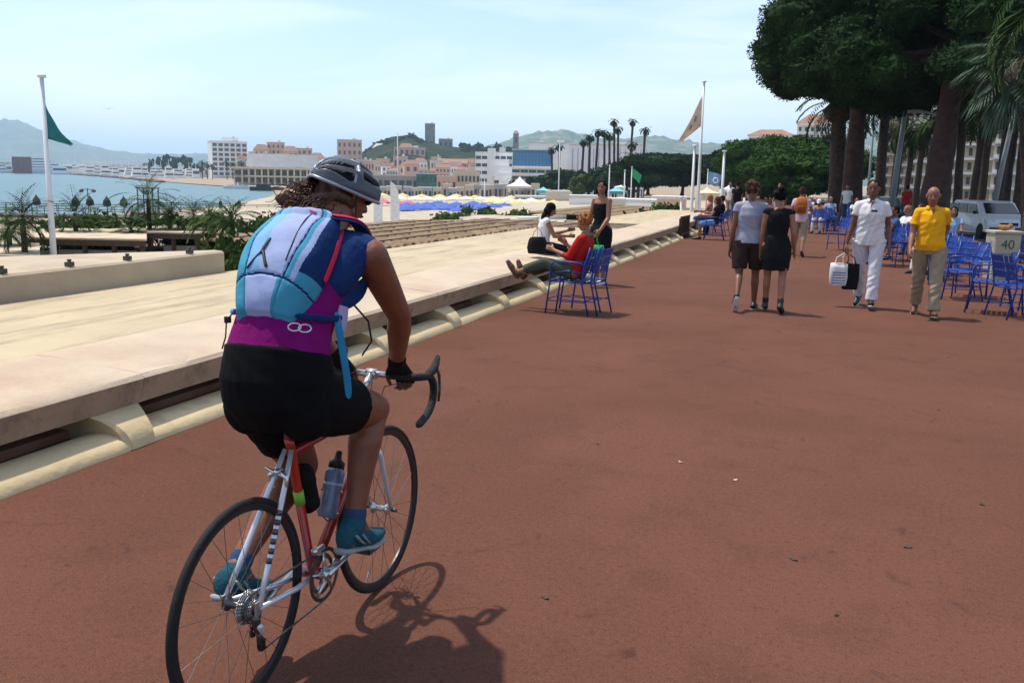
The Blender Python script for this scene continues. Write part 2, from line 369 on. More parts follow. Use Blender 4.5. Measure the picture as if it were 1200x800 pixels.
# litter on the promenade
random.seed(8)
for i, (x, y) in enumerate(((797, 541), (862, 562), (700, 520), (1063, 640), (931, 655), (640, 700), (1100, 480), (560, 470), (980, 720), (1150, 590))):
    p = G(x, y, 0.003); m_ = MB(); s_ = random.uniform(.012, .026); a = random.uniform(0, 6)
    m_.add([(s_*math.cos(a+q)*w, s_*math.sin(a+q)*w, z) for q, w, z in ((0, 1.6, .004), (1.3, .6, .0), (2.6, 1.0, .006), (3.9, .7, .0), (5.0, .9, .003))], [(0, 1, 2, 3, 4)])
    o = m_.build('dry_leaf', M('leaf_pale' if i < 2 else 'leaf_dark', (.5, .4, .3) if i < 2 else (.06, .035, .02), .8), loc=p); tag(o, 'small pale scrap lying on the red asphalt' if i < 2 else 'tiny dark dry leaf lying on the red asphalt', 'litter', 'pale scraps on the asphalt' if i < 2 else 'dry leaves on the asphalt')
# ================================================================== the concrete bench wall and the terraces behind it
conc = M('warm_concrete', (0.47, 0.375, 0.275), 0.8, var=0.10, scale=1.6, bump=0.35, bscale=26, dirt=((0.40, 0.285, 0.20), 0.9, 0.48, 0.70))
conc_y = M('cream_concrete', (0.58, 0.45, 0.255), 0.8, var=0.12, scale=1.3, bump=0.3, bscale=20, dirt=((0.30, 0.24, 0.17), 1.5, 0.58, 0.78))
terr_m = bpy.data.materials.new('terrace_concrete'); terr_m.use_nodes = True
n_ = terr_m.node_tree.nodes; l_ = terr_m.node_tree.links; b = n_['Principled BSDF']; t_ = n_.new('ShaderNodeTexCoord')
a1 = noise(1.1, 5, 0.6); a2 = noise(40, 3)
mpp = n_.new('ShaderNodeMapping'); mpp.inputs['Scale'].default_value = (2.6, 0.35, 1); mpp.inputs['Rotation'].default_value = (0, 0, 0.25); l_.new(t_.outputs['Object'], mpp.inputs['Vector'])
a3 = n_.new('ShaderNodeTexNoise'); a3.inputs['Scale'].default_value = 1.5; a3.inputs['Detail'].default_value = 8; a3.inputs['Roughness'].default_value = 0.72; l_.new(mpp.outputs['Vector'], a3.inputs['Vector'])
c = mixc((0.47, 0.385, 0.245), (0.40, 0.32, 0.21), ramp(a1.outputs['Fac'], 0.3, 0.7))
c = mixc(c, (0.20, 0.145, 0.095), ramp(a3.outputs['Fac'], 0.50, 0.68, 0, 0.75))
l_.new(c, b.inputs['Base Color']); b.inputs['Roughness'].default_value = 0.85
bp = n_.new('ShaderNodeBump'); bp.inputs['Strength'].default_value = 0.3; bp.inputs['Distance'].default_value = 0.01; l_.new(a2.outputs['Fac'], bp.inputs['Height']); l_.new(bp.outputs['Normal'], b.inputs['Normal'])
def sweep(mb, prof, y0, y1, st=0.5, wob=0.0, fx=wx):
    n = max(2, int((y1-y0)/st)+1); rs = []
    for i in range(n):
        y = y0+(y1-y0)*i/(n-1); w = wob
        rs.append([(fx(y)+px_+random.uniform(-w, w), y, pz+random.uniform(-w, w)) for px_, pz in prof])
    return mb.rings(rs)
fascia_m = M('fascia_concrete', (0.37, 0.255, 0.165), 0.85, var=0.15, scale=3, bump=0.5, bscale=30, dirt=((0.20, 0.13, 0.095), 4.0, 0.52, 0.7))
def bench_wall(y0, y1, label, first=True):
    t = thing('bench_wall', label, 'wall', (0, 0, 0), 0, 'concrete bench walls')
    seatp = [(-0.21, 0.212), (-0.165, 0.375), (-0.19, 0.402), (-0.36, 0.418), (-0.66, 0.440), (-0.92, 0.456), (-1.06, 0.454), (-1.12, 0.425), (-1.12, 0.24)]
    seg = 4.75; ya = y0; js = [y0]; q = 4.72
    while q-seg > y0: q -= seg
    while q < y1-0.5:
        js.append(q); q += seg
    js.append(y1)
    for a, b_ in zip(js[:-1], js[1:]):
        m = MB(); sweep(m, seatp, a+0.006, b_-0.006, 0.4, 0.0016)
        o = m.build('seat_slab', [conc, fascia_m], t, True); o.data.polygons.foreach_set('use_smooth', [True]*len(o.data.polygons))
        # front face and underside carry darker concrete, their shade put into the colour
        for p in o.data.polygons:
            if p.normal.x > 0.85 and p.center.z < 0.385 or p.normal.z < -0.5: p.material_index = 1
        e = o.modifiers.new('e', 'EDGE_SPLIT'); e.split_angle = math.radians(40)
    m = MB(); sweep(m, [(0, 0), (-0.010, 0.03), (-0.04, 0.062), (-0.09, 0.088), (-0.16, 0.100), (-0.25, 0.098), (-0.30, 0.08), (-0.30, 0)], y0, y1, 0.35, 0.0022)
    o = m.build('rolled_kerb', conc_y, t, True); e = o.modifiers.new('e', 'EDGE_SPLIT'); e.split_angle = math.radians(50)
    m = MB(); sweep(m, [(-0.70, -0.9), (-0.70, 0.215), (-1.13, 0.215), (-1.13, -0.9)], y0, y1, 1.0); m.build('back_wall', conc, t)
    m = MB(); sweep(m, [(-0.30, 0.01), (-0.30, 0.03), (-0.70, 0.03), (-0.70, 0.01)], y0, y1, 1.0); m.build('drain_channel', M('channel_rust', (0.16, 0.06, 0.04), 0.9, var=0.3, scale=3), t); m = MB(); sweep(m, [(-0.46, 0.03), (-0.46, 0.085), (-0.70, 0.095), (-0.70, 0.03)], y0, y1, 1.0); m.build('inner_ledge', M('ledge_rust', (0.30, 0.15, 0.09), 0.9, var=0.3, scale=3), t)
    y = 4.5-1.72*8
    pm = None
    while y < y1-0.6:
        if y > y0+0.3:
            if pm is None:
                m = MB(); rs = []
                for z, w, xa, xb in ((0.002, 0.125, 0.006, -0.695), (0.05, 0.130, -0.002, -0.695), (0.10, 0.140, -0.025, -0.695), (0.145, 0.155, -0.07, -0.695), (0.185, 0.180, -0.13, -0.695), (0.211, 0.21, -0.19, -0.695)):
                    r = 0.03; rs.append([(xa, -w+r, z), (xa, w-r, z), (xa-r, w, z), (xb+r, w, z), (xb, w-r, z), (xb, -w+r, z), (xb+r, -w, z), (xa-r, -w, z)])
                m.rings(rs); pm = m.build('pier', conc_y, t, True, loc=(wx(y), y, 0)); e = pm.modifiers.new('e', 'EDGE_SPLIT'); e.split_angle = math.radians(35)
            else:
                p = pm.copy(); COL.objects.link(p); p.parent = t; p.location = (wx(y), y, 0)
        y += 1.72
    return t
bench_wall(-8, 27.6, 'long cream concrete bench wall with piers and rolled kerb, nearest the cyclist')
bench_wall(29.4, 78, 'farther cream concrete bench wall beyond the gap, receding past the flagpoles')
# terraces (roofs of the beach clubs) behind the wall
def slab(name, x0f, x1, y0, y1, z, th, mat, label, cat, x1f=None):
    m = MB(); st = 0.8; n = max(2, int((y1-y0)/st)); top = []; 
    rs = []
    for i in range(n+1):
        y = y0+(y1-y0)*i/n; xa = x0f(y); xb = x1f(y) if x1f else x1
        rs.append([(xa, y, z), (xb, y, z-0.02), (xb, y, z-th), (xa, y, z-th)])
    m.rings(rs); o = m.build(name, mat); tag(o, label, cat); return o
slab('concrete_terrace', lambda y: wx(y)-1.135, -8.0, -8, 25.2, 0.355, 0.35, terr_m, 'broad sunlit cream concrete terrace with dark streaks behind the bench wall', 'terrace')
slab('concrete_terrace', lambda y: wx(y)-1.135, -9.6, 34.0, 52, 0.10, 0.35, terr_m, 'pale concrete terrace far behind the wall, beyond the sunken beach club', 'terrace')
# low parapet with small lamps
t = thing('parapet', 'long cream parapet ledge with small dark lamps, behind the near terrace', 'wall', (0, 0, 0))
m = MB(); dp = lambda y: min(1.75, .16+(10.72-y)*.70); R_ = [[(-8.0, y, 0.36), (-8.0, y, 0.60), (-8.03, y, 0.625), (-8.0-dp(y), y, 0.63), (-8.0-dp(y), y, -0.6), (-8.0, y, -0.6)] for y in [-8+18.72*i/31 for i in range(32)]]; m.rings(R_)
m.build('ledge', M('parapet_concrete', (0.42, 0.34, 0.24), 0.8, var=0.1, scale=1.5, bump=0.25, dirt=((0.33, 0.25, 0.18), 1.1, 0.5, 0.7)), t)
lampm = M('dark_bronze', (0.05, 0.04, 0.035), 0.5)
for x, y in ((5, 310), (84, 300), (152, 296), (225, 291), (254, 289)):
    p = G(x, y, 0.64); p.x = -8.06
    d = ray(x, y); q = EYE+d*((-8.03)/d.x); m = MB(); m.box((0, 0, -.01), (0.06, 0.085, 0.05)); m.lathe([(0.018, 0.01), (0.018, 0.025), (0.028, 0.03), (0.022, 0.045)], n=10)
    if -6 < q.y < 10.6: m.build('ledge_lamp', lampm, t, loc=(-8.07, q.y, 0.665))
# reed-covered corrugated roof
def cane_roof(x0, x1, y0, y1, z0, z1, pitch, label, mat, mat2):
    t = thing('cane_roof', label, 'roof', (x0, y0, 0))
    n = int((y1-y0)/pitch)*8; xs = [0, -0.02]+[-(x0-x1)*i/10 for i in range(1, 11)]; vv = []; 
    for x in xs:
        f = -x/(x0-x1)
        for i in range(n+1):
            y = (y1-y0)*i/n; ph = i/8.0; h = abs(math.sin(ph*PI))*0.075
            vv.append((x+0.02*math.sin(ph*5.1), y, z0+(z1-z0)*f+h+0.012*math.sin(x*3+int(ph)*2.1)))
    fs = [(j*(n+1)+i, j*(n+1)+i+1, (j+1)*(n+1)+i+1, (j+1)*(n+1)+i) for j in range(len(xs)-1) for i in range(n)]
    m = MB(); m.add(vv, fs); o = m.build('canes', mat, t, True); s = o.modifiers.new('s', 'SOLIDIFY'); s.thickness = 0.03
    m = MB(); m.box((-0.06, (y1-y0)/2, z0-0.07), (0.05, y1-y0, 0.10)); m.box((-(x0-x1)+0.1, (y1-y0)/2, z1-0.07), (0.06, y1-y0, 0.1)); 
    m.build('edge_beam', mat2, t)
    # battens laid across the canes
    m = MB()
    for k_ in range(1, 6):
        f = k_/6; m.box((-(x0-x1)*f, (y1-y0)/2, z0+(z1-z0)*f+0.085), (0.035, y1-y0, 0.02))
    m.build('batten', mat2, t)
    for f in (0.08, 0.5, 0.95):
        for g in (0.1, 0.9):
            m = MB(); m.box((-(x0-x1)*f, (y1-y0)*g, -0.75), (0.12, 0.12, 1.2+2*z0)); m.build('post', mat2, t)
    return t
cane = M('weathered_cane', (0.20, 0.135, 0.075), 0.9, var=0.35, scale=3.5, bump=0.5, bscale=30, dirt=((0.10, 0.07, 0.045), 5, 0.55, 0.7))
dkwood = M('dark_wood', (0.07, 0.042, 0.028), 0.8, var=0.3, scale=8)
cane_roof(-8.02, -11.9, 15.2, 25.0, 0.30, 0.36, 0.36, 'brown corrugated cane roof with scalloped front edge, beside the near terrace', cane, dkwood)
cane_roof(-7.0, -12.5, 26.5, 32.6, 0.02, 0.12, 0.36, 'smaller dark brown cane roof just beyond the cream terrace, behind the standing woman', M('dark_cane', (0.15, 0.10, 0.065), 0.9, var=0.35, scale=3, bump=0.4), dkwood)
cane_roof(-9.5, -18, 54, 74, -0.5, -0.4, 0.5, 'far brown cane roof on the beach between the terraces', cane, dkwood)
# dark gate in the gap of the wall
m = MB()
for i in range(7): m.box((wx(28.5)-0.1, 27.75+i*0.25, 0.32), (0.04, 0.05, 0.62))
m.box((wx(28.5)-0.1, 28.5, 0.62), (0.05, 1.6, 0.06)); m.box((wx(28.5)-0.1, 28.5, 0.12), (0.05, 1.6, 0.06)); m.box((wx(28.5)-0.15, 28.5, 0.36), (0.02, 1.6, 0.46))
tag(m.build('gate', M('gate_brown', (0.06, 0.025, 0.02), 0.6)), 'low dark brown gate in the gap between the two bench walls', 'gate')
# ================================================================== trees, palms and shrubs
bark = M('pine_bark', (0.055, 0.028, 0.022), 0.9, var=0.35, scale=4, bump=0.8, bscale=10)
palmbark = M('palm_bark', (0.06, 0.036, 0.026), 0.9, var=0.35, scale=6, bump=0.8, bscale=9)
pine_l = leafmat('pine_needles', (0.014, 0.034, 0.009), 0.5)
pine_l2 = leafmat('pine_needles_light', (0.028, 0.066, 0.013), 0.40)
pine_far = leafmat('far_pine', (0.022, 0.045, 0.020), 0.3)
palm_g = leafmat('palm_leaf', (0.030, 0.058, 0.018), 0.35)
palm_s = leafmat('silver_palm_leaf', (0.085, 0.125, 0.085), 0.25)
shrub_l = leafmat('shrub_leaf', (0.055, 0.09, 0.022), 0.5)
def crown_mesh(name, clumps, per, size, mat, parent, aspect=0.5, core=0.78, loc=None):
    # clumps: list of (centre, radii); leaf faces round each clump plus an uneven inner core of the same foliage
    vs, qs, off = [], [], 0
    for c, r in clumps:
        n = int(per*(r[0]*r[1]+r[0]*r[2]+r[1]*r[2])/3)
        p = blob_shell(c, r, n); v, q = leaf_quads(p, size, aspect); vs.append(v); qs.append(q+off); off += len(v)
        # core
        nu, nv = 10, 14; th = np.linspace(-1.45, 1.45, nu); ph = np.arange(nv)*2*PI/nv
        T, P = np.meshgrid(th, ph, indexing='ij'); k = core*(1+0.16*rng.normal(size=T.shape))
        X = np.stack([np.cos(T)*np.cos(P)*k*r[0], np.cos(T)*np.sin(P)*k*r[1], np.sin(T)*k*r[2]], -1).reshape(-1, 3)+np.array(c)
        I = np.arange(nu*nv).reshape(nu, nv); q = np.stack([I[:-1], np.roll(I, -1, 1)[:-1], np.roll(I, -1, 1)[1:], I[1:]], -1).reshape(-1, 4)
        vs.append(X); qs.append(q+off); off += len(X)
    return np_mesh(name, np.concatenate(vs), np.concatenate(qs), mat, parent, False, loc=loc)
def trunk(mb, p0, p1, r0, r1, bend=0.15, n=12, k=12, lump=0.05):
    p0, p1 = Vector(p0), Vector(p1); ax = (p1-p0); L_ = ax.length; b = Vector((random.uniform(-1, 1), random.uniform(-1, 1), 0))*bend
    pts = []; rr = []
    for i in range(n+1):
        t = i/n; pts.append(p0+ax*t+b*math.sin(t*PI)+Vector((random.uniform(-1, 1), random.uniform(-1, 1), 0))*lump*r0)
        rr.append((r0+(r1-r0)*t)*(1+random.uniform(-lump, lump))*(1+0.35*max(0, 1-t*9)))
    mb.tube(pts, rr, k)
def umbrella_pine(loc, H, R, hb, tr, label, group, mat=pine_l, n=40, per=380, leaf=0.10, lean=(0, 0), flat=0.5, cx=(0, 0), seed=0):
    # H total height, hb height of crown base, R crown radius
    random.seed(seed); t = thing('umbrella_pine', label, 'tree', loc, 0, group)
    m = MB(); top = Vector((lean[0], lean[1], hb+0.35*(H-hb))); trunk(m, (0, 0, -0.3), top, tr, tr*0.55, 0.2)
    m.build('trunk', bark, t, True)
    cl = []; m = MB(); nb = 0
    for i in range(n):
        a = random.uniform(0, 2*PI); q = math.sqrt(random.uniform(0.0, 1)); x = R*0.86*q*math.cos(a)+cx[0]; y = R*0.86*q*math.sin(a)+cx[1]
        ht = (H-hb); dome = math.sqrt(max(0.02, 1-q*q)); z = hb+ht*0.13+random.uniform(0.0, 0.70)*ht*dome
        s = random.uniform(0.17, 0.30)*R; cl.append(((x, y, z), (s*1.05, s*1.05, s*flat*random.uniform(0.9, 1.3))))
        if i % 4 == 0 and q > 0.3:
            nb += 1; mid_ = (top+Vector((x, y, z)))*0.5+Vector((0, 0, -0.06*R)); m.tube([top-Vector((0, 0, 0.25*random.random()*(hb*0.3))), mid_, Vector((x, y, z))], [tr*0.32, tr*0.2, tr*0.08], 6)
    if nb: m.build('limb', bark, t, True)
    crown_mesh('crown', cl, per, leaf, mat, t)
    return t
def round_tree(loc, H, R, hb, tr, label, group, mat, n=26, per=200, leaf=0.14, seed=0, name='tree', sq=1.0):
    random.seed(seed); t = thing(name, label, 'tree', loc, 0, group)
    m = MB(); trunk(m, (0, 0, -0.3), (0, 0, hb+0.4*(H-hb)), tr, tr*0.5); m.build('trunk', bark, t, True)
    cl = []; hc = (H+hb)/2; hh = (H-hb)/2
    for i in range(n):
        d = Vector((random.gauss(0, 1), random.gauss(0, 1), random.gauss(0, 1))).normalized()*random.uniform(0.35, 0.8)
        s = random.uniform(0.25, 0.42); cl.append(((d.x*R, d.y*R*sq, hc+d.z*hh), (s*R, s*R, s*hh*1.05)))
    crown_mesh('crown', cl, per, leaf, mat, t); return t
def frond_pts(L_, a, elev, droop, n=7):
    # arching rib
    pts = []; x = z = 0.0; e = elev
    for i in range(n+1):
        pts.append(Vector((x*math.cos(a), x*math.sin(a), z))); st = L_/n; x += st*math.cos(e); z += st*math.sin(e); e -= droop/n
    return pts
def palm_crown(nf, L_, leaflet, npair, droop=1.7, fan=False, width=0.03, up=1.2, dead=0.0):
    vs, fs = [], []
    def quad(p, q, w):
        o = len(vs); d = (q-p); s = d.cross(Vector((0, 0, 1))); s = s.normalized()*w if s.length > 1e-4 else Vector((w, 0, 0))
        mid_ = p+d*0.55; vs.extend([p, mid_+s, q, mid_-s]); fs.append((o, o+1, o+2, o+3))
    for k_ in range(nf):
        a = k_*2.39996+random.uniform(-.2, .2); el = up-2.0*(k_/nf)+random.uniform(-.15, .15); ll = L_*random.uniform(0.85, 1.1)
        if fan:
            st = frond_pts(ll*0.5, a, el, droop*0.35, 3)
            for p, q in zip(st[:-1], st[1:]): quad(p, q+(q-p)*0.2, width*0.8)
            c = st[-1]; dr = (st[-1]-st[-2]).normalized(); sd_ = dr.cross(Vector((0, 0, 1))).normalized(); up_ = sd_.cross(dr)
            for j in range(npair*2+1):
                b_ = -1.75+3.5*j/(npair*2); v = dr*math.cos(b_)+sd_*math.sin(b_)+up_*0.12*abs(math.sin(b_)); L2 = ll*0.5*random.uniform(0.85, 1.05)
                p2 = c+v*L2*0.6; p3 = c+v*L2+Vector((0, 0, -0.22*L2)); quad(c, p2+(p2-c)*0.05, width); quad(p2, p3, width*0.8)
        else:
            st = frond_pts(ll, a, el, droop*random.uniform(0.8, 1.2), 8)
            for p, q in zip(st[:-1], st[1:]): quad(p, q+(q-p)*0.1, width*0.7)
            for j in range(npair):
                f = 0.15+0.83*j/(npair-1); i = f*8; i0 = min(7, int(i)); p = st[i0].lerp(st[i0+1], i-i0); dr = (st[i0+1]-st[i0]).normalized()
                sd_ = dr.cross(Vector((0, 0, 1))).normalized(); l3 = leaflet*(1-0.65*abs(f-0.35))*random.uniform(.85, 1.1)
                for sg in (-1, 1):
                    v = (dr*0.75+sd_*sg*0.8+Vector((0, 0, -0.25))).normalized(); quad(p, p+v*l3, width)
    return np.array([tuple(v) for v in vs]), np.array(fs)
def palm(loc, H, tr, nf, L_, label, group, mat=palm_g, leaflet=0.4, npair=14, fan=False, droop=1.8, width=0.03, up=1.2, seed=0, lean=(0, 0), skirt=0.0, name='palm_tree', sc=1.0, bk=None):
    random.seed(seed); t = thing(name, label, 'palm tree', loc, 0, group)
    m = MB(); trunk(m, (0, 0, -0.3), (lean[0], lean[1], H), tr, tr*0.75, 0.1*H/8, n=max(8, int(H*1.5)), lump=0.07)
    if skirt: m.lathe([(tr*0.8, H-skirt), (tr*1.6, H-skirt*0.7), (tr*1.9, H-0.3), (tr*1.0, H+0.1)], (lean[0], lean[1], 0), 10)
    m.build('trunk', bk or palmbark, t, True)
    v, f = palm_crown(nf, L_, leaflet, npair, droop, fan, width, up)
    np_mesh('crown', v, f, mat, t, loc=(lean[0], lean[1], H)); return t
def bush(loc, r, h, label, mat, n=10, per=500, leaf=0.06, seed=0, group=None, name='shrub', aspect=0.45):
    random.seed(seed); t = thing(name, label, 'shrub', loc, 0, group); cl = []
    for i in range(n):
        a = random.uniform(0, 2*PI); q = math.sqrt(random.random())*0.75; s = random.uniform(0.3, 0.5)
        cl.append(((r*q*math.cos(a), r*q*math.sin(a), h*random.uniform(0.3, 0.75)), (r*s, r*s, h*s*0.7)))
    crown_mesh('leaves', cl, per, leaf, mat, t, aspect=aspect, core=0.6)
    m = MB()
    for i in range(4): m.tube([(0.05*i, 0, -0.2), (r*0.4*math.cos(i*1.7), r*0.4*math.sin(i*1.7), h*0.6)], [0.03, 0.012], 6)
    m.build('stem', bark, t, True)
    return t
# ---- the two great pines over the promenade; crown sizes are set from the photograph
def pxw(w, D): return w*D/FPX
D1, D2 = 43.0, 37.0
umbrella_pine(at(1001, D1, 0), 12.5, 5.0, 4.7, 0.50, 'great dark umbrella pine, left of the two big trunks, crown over the promenade', 'great umbrella pines', n=64, per=1500, leaf=0.048, seed=3, flat=0.62, cx=(-0.4, 0))
umbrella_pine(at(1092, D2, 0), 12.0, 5.4, 4.7, 0.58, 'great dark umbrella pine with the thickest trunk, right of the pair', 'great umbrella pines', n=64, per=1300, leaf=0.050, seed=5, flat=0.62, lean=(0.5, 0), cx=(0.6, 0.5))
umbrella_pine(at(1210, 52, -0.45), 15.5, 6.0, 6.8, 0.5, 'umbrella pine at the right edge behind the palms', 'great umbrella pines', n=46, per=300, leaf=0.11, seed=8)
# rounded pines further along
for (x, D, ytop, w, hb, lab, sd_, mt) in ((895, 95, 156, 62, 0.6, 'low spreading green pine left of the big trunks, lightest crown', 21, pine_l2), (940, 82, 160, 74, 0.6, 'low spreading green pine nearest the left big trunk', 22, pine_l2), (925, 74, 178, 50, 0.5, 'small bushy pine in front of the two spreading ones', 23, pine_l2),
        (800, 150, 178, 95, 0.5, 'broad dark rounded pine behind the tall flagpole', 24, pine_l), (760, 160, 186, 50, 0.5, 'dark rounded pine left of the tall flagpole', 25, pine_l), (845, 155, 176, 60, 0.5, 'dark rounded pine right of the tall flagpole', 26, pine_l), (872, 130, 172, 46, 0.5, 'dark pine between the flagpole and the spreading pines', 27, pine_l)):
    b_ = at(x, D, -0.5 if D > 100 else -0.3); H_ = V(x, ytop, D).z-b_.z; R_ = pxw(w, D)
    round_tree(b_, H_, R_, H_*0.12, 0.3, lab, 'rounded pines beyond the promenade', mt, n=40, per=220 if D > 100 else 420, leaf=0.13 if D > 100 else 0.085, seed=sd_, name='pine_tree')
for i, (x, D, ytop, w) in enumerate(((655, 200, 196, 26), (690, 205, 193, 30), (722, 200, 196, 28), (742, 190, 200, 22), (632, 230, 205, 20))):
    b_ = at(x, D, -3); H_ = V(x, ytop, D).z-b_.z
    round_tree(b_, H_, pxw(w, D), 1.5, 0.3, ['dark tree behind the beach palms, leftmost of the row but one', 'dark tree behind the beach, second in the row', 'dark tree behind the beach, below the tallest palms', 'dark tree behind the beach, rightmost in the row', 'small dark tree beside the white marquee'][i], 'dark trees behind the beach', pine_far, n=18, per=26, leaf=0.4, seed=40+i, name='round_tree')
for i, (x, D, ytop, w) in enumerate(((683, 150, 203, 17), (675, 148, 214, 10))):
    b_ = at(x, D, -3); round_tree(b_, V(x, ytop, D).z-b_.z, pxw(w, D), 2, 0.15, ['light green young tree standing on the beach terrace', 'small light green tree beside the young beach tree'][i], 'light trees on the beach', shrub_l, n=10, per=60, leaf=0.2, seed=60+i, name='round_tree')
# hill trees (old town)
hp = [(432, 176, 9), (443, 165, 10), (455, 160, 12), (468, 158, 13), (482, 158, 12), (493, 163, 11), (535, 168, 11), (546, 164, 12), (557, 167, 12), (572, 167, 12), (584, 168, 10), (595, 171, 9), (530, 178, 10), (520, 182, 9), (506, 180, 8), (548, 180, 10), (420, 186, 9), (448, 183, 8), (477, 170, 10), (560, 178, 11), (612, 178, 8)]
lab_h = ['at the left foot of the old town hill', 'on the left shoulder of the old town hill', 'on the rise left of the hill top', 'on the crest of the old town hill', 'on the crest nearest the square tower', 'just left of the square tower', 'right of the ruined castle', 'topping the ridge right of the castle', 'on the ridge in the middle of the tree line', 'on the ridge left of the slim tower', 'close left of the slim tower', 'beneath the slim tower', 'below the ruined castle on its right', 'directly below the ruined castle', 'at the base of the square tower', 'on the slope over the terracotta houses', 'low beside the pink orange block', 'in front of the white villa', 'above the big pink villa', 'on the slope over the white palace', 'beside the blue glass block roof']
for i, (x, y, w) in enumerate(hp):
    D = 850+(i % 3)*12; R_ = pxw(w, D)*1.6; tp = V(x, y, D).z
    round_tree(at(x, D, tp-R_*1.7), R_*1.7, R_, R_*0.25, 0.6, 'dark pine '+lab_h[i], 'pines on the old town hill', pine_far, n=9, per=1.6, leaf=1.4, seed=80+i, name='hill_pine')
# ---- the group of very tall palms on the beach
tp_ = [(682, 163, 205), (691, 157, 205), (698, 151, 205), (707, 152, 208), (713, 155, 200), (719, 139, 218), (723, 148, 215), (738, 139, 215), (754, 149, 205), (739, 166, 190), (647, 172, 225), (654, 168, 228), (734, 180, 170), (743, 181, 165), (748, 183, 172), (603, 208, 240)]
pl = ['leftmost of the tall slim beach palms', 'second tall slim beach palm from the left', 'third tall beach palm from the left, taller than the first two', 'fourth tall beach palm from the left', 'slim palm just left of the tallest pair', 'tallest beach palm, in the middle of the group', 'palm touching the tallest one on its right', 'very tall lone palm right of the dense group', 'rightmost tall palm with tilted crown', 'shorter palm under the lone tall one', 'small palm by the white lamp pole, left one', 'small palm by the white lamp pole, right one', 'low bushy palm left of the three low ones', 'low bushy palm in the middle of three', 'low bushy palm at the right of three', 'small palm in front of the white marquee']
for i, (x, y, D) in enumerate(tp_):
    b_ = at(x, D, -3.4); p = V(x, y+3, D); low = i >= 12
    palm(b_, p.z-b_.z, 0.32 if not low else 0.3, 18, 1.45 if not low else 2.0, pl[i], 'palms of the beach', mat=pine_far if not low else palm_g, leaflet=0.6, npair=7, droop=2.0, width=0.11, up=1.3, seed=100+i, lean=(random.uniform(-.4, .4), 0))
# ---- palms along the road on the right
pp = [(982, 47, 122, 0.42, 2.6, 0), (1033, 50, 118, 0.30, 2.2, 0), (1047, 62, 150, 0.3, 2.0, 0), (1125, 44, 122, 0.22, 2.0, 0), (1141, 52, 128, 0.24, 2.0, 0), (1150, 47, 118, 0.21, 1.9, 0), (1170, 50, 112, 0.25, 2.2, 0), (1181, 54, 108, 0.23, 2.0, 0), (1196, 46, 120, 0.24, 2.0, 0), (1075, 60, 150, 0.22, 1.8, 0), (1060, 66, 160, 0.22, 1.8, 0), (1112, 56, 140, 0.22, 2.0, 0), (1148, 60, 130, 0.25, 2.0, 0)]
pl = ['stout palm with drooping crown touching the left big pine trunk', 'palm between the two big pine trunks with spreading crown', 'slim palm farther back between the big pine trunks', 'slim palm trunk right behind the yellow shirt man', 'slim palm left of the white van', 'slim palm trunk above the left side of the white van', 'palm trunk directly behind the white van', 'slim palm above the right side of the white van', 'rightmost slim palm trunk in the row', 'thin palm far behind, left of the thickest pine trunk', 'thin palm farthest back between the pine trunks', 'palm just right of the thickest pine trunk', 'far palm between the trunks near the van']
for i, (x, D, y, r, L_, _) in enumerate(pp):
    z0 = -0.45 if D > 38 else -0.2
    b_ = at(x, D, z0); p = V(x, y, D)
    palm(b_, p.z-b_.z, r, 34, L_, pl[i], 'palms along the road', mat=palm_g, leaflet=0.5, npair=16, droop=1.9, width=0.035, up=1.25, seed=130+i, lean=(random.uniform(-.3, .3), 0), skirt=0.9)
# near blue-grey fan palm hanging in at the top right
b_ = at(1222, 24, -0.1); p = V(1188, 74, 24)
palm(b_, p.z-b_.z, 0.26, 44, 1.9, 'blue grey fan palm with drooping fronds at the top right', 'palms along the road', mat=palm_s, npair=14, fan=True, droop=3.0, width=0.022, up=1.1, seed=150, skirt=0.8, lean=(-.75, -.2))
b_ = at(1215, 21, -0.1); p = V(1200, 5, 21)
palm(b_, p.z-b_.z, 0.24, 40, 2.1, 'green palm whose crown leaves the photo at the top right corner', 'palms along the road', mat=palm_g, npair=20, leaflet=0.6, droop=2.0, width=0.02, up=1.1, seed=151)
# ================================================================== far shore: old port, town, beach life
glassd = M('window_dark', (0.06, 0.075, 0.09), 0.25, var=0.3, scale=0.6, spec=0.6)
wall_white = M('render_white', (0.84, 0.82, 0.78), 0.8, var=0.06, scale=0.2)
wall_pink = M('render_pink', (0.62, 0.34, 0.27), 0.8, var=0.10, scale=0.2)
wall_ochre = M('render_ochre', (0.62, 0.44, 0.28), 0.8, var=0.10, scale=0.2)
wall_cream = M('render_cream', (0.64, 0.54, 0.40), 0.8, var=0.08, scale=0.2)
wall_peach = M('render_peach', (0.66, 0.40, 0.28), 0.8, var=0.08, scale=0.2)
wall_grey = M('old_stone', (0.24, 0.23, 0.22), 0.9, var=0.25, scale=0.4)
roof_t = M('terracotta_roof', (0.30, 0.165, 0.12), 0.85, var=0.2, scale=1.0)
roof_w = M('flat_roof', (0.6, 0.58, 0.54), 0.8)
glass_b = M('blue_glass', (0.03, 0.13, 0.26), 0.15, var=0.35, scale=0.08, spec=0.7)
dark_roof = M('slate_roof', (0.10, 0.12, 0.15), 0.5, var=0.2, scale=0.3)
WIN = {}
def winmesh(w, h, mat=glassd):
    k = (round(w, 2), round(h, 2), mat.name)
    if k not in WIN:
        o = MB().box((0, 0, 0), (w, 0.25, h)).build('window', mat); WIN[k] = o.data; bpy.data.objects.remove(o)
    return WIN[k]
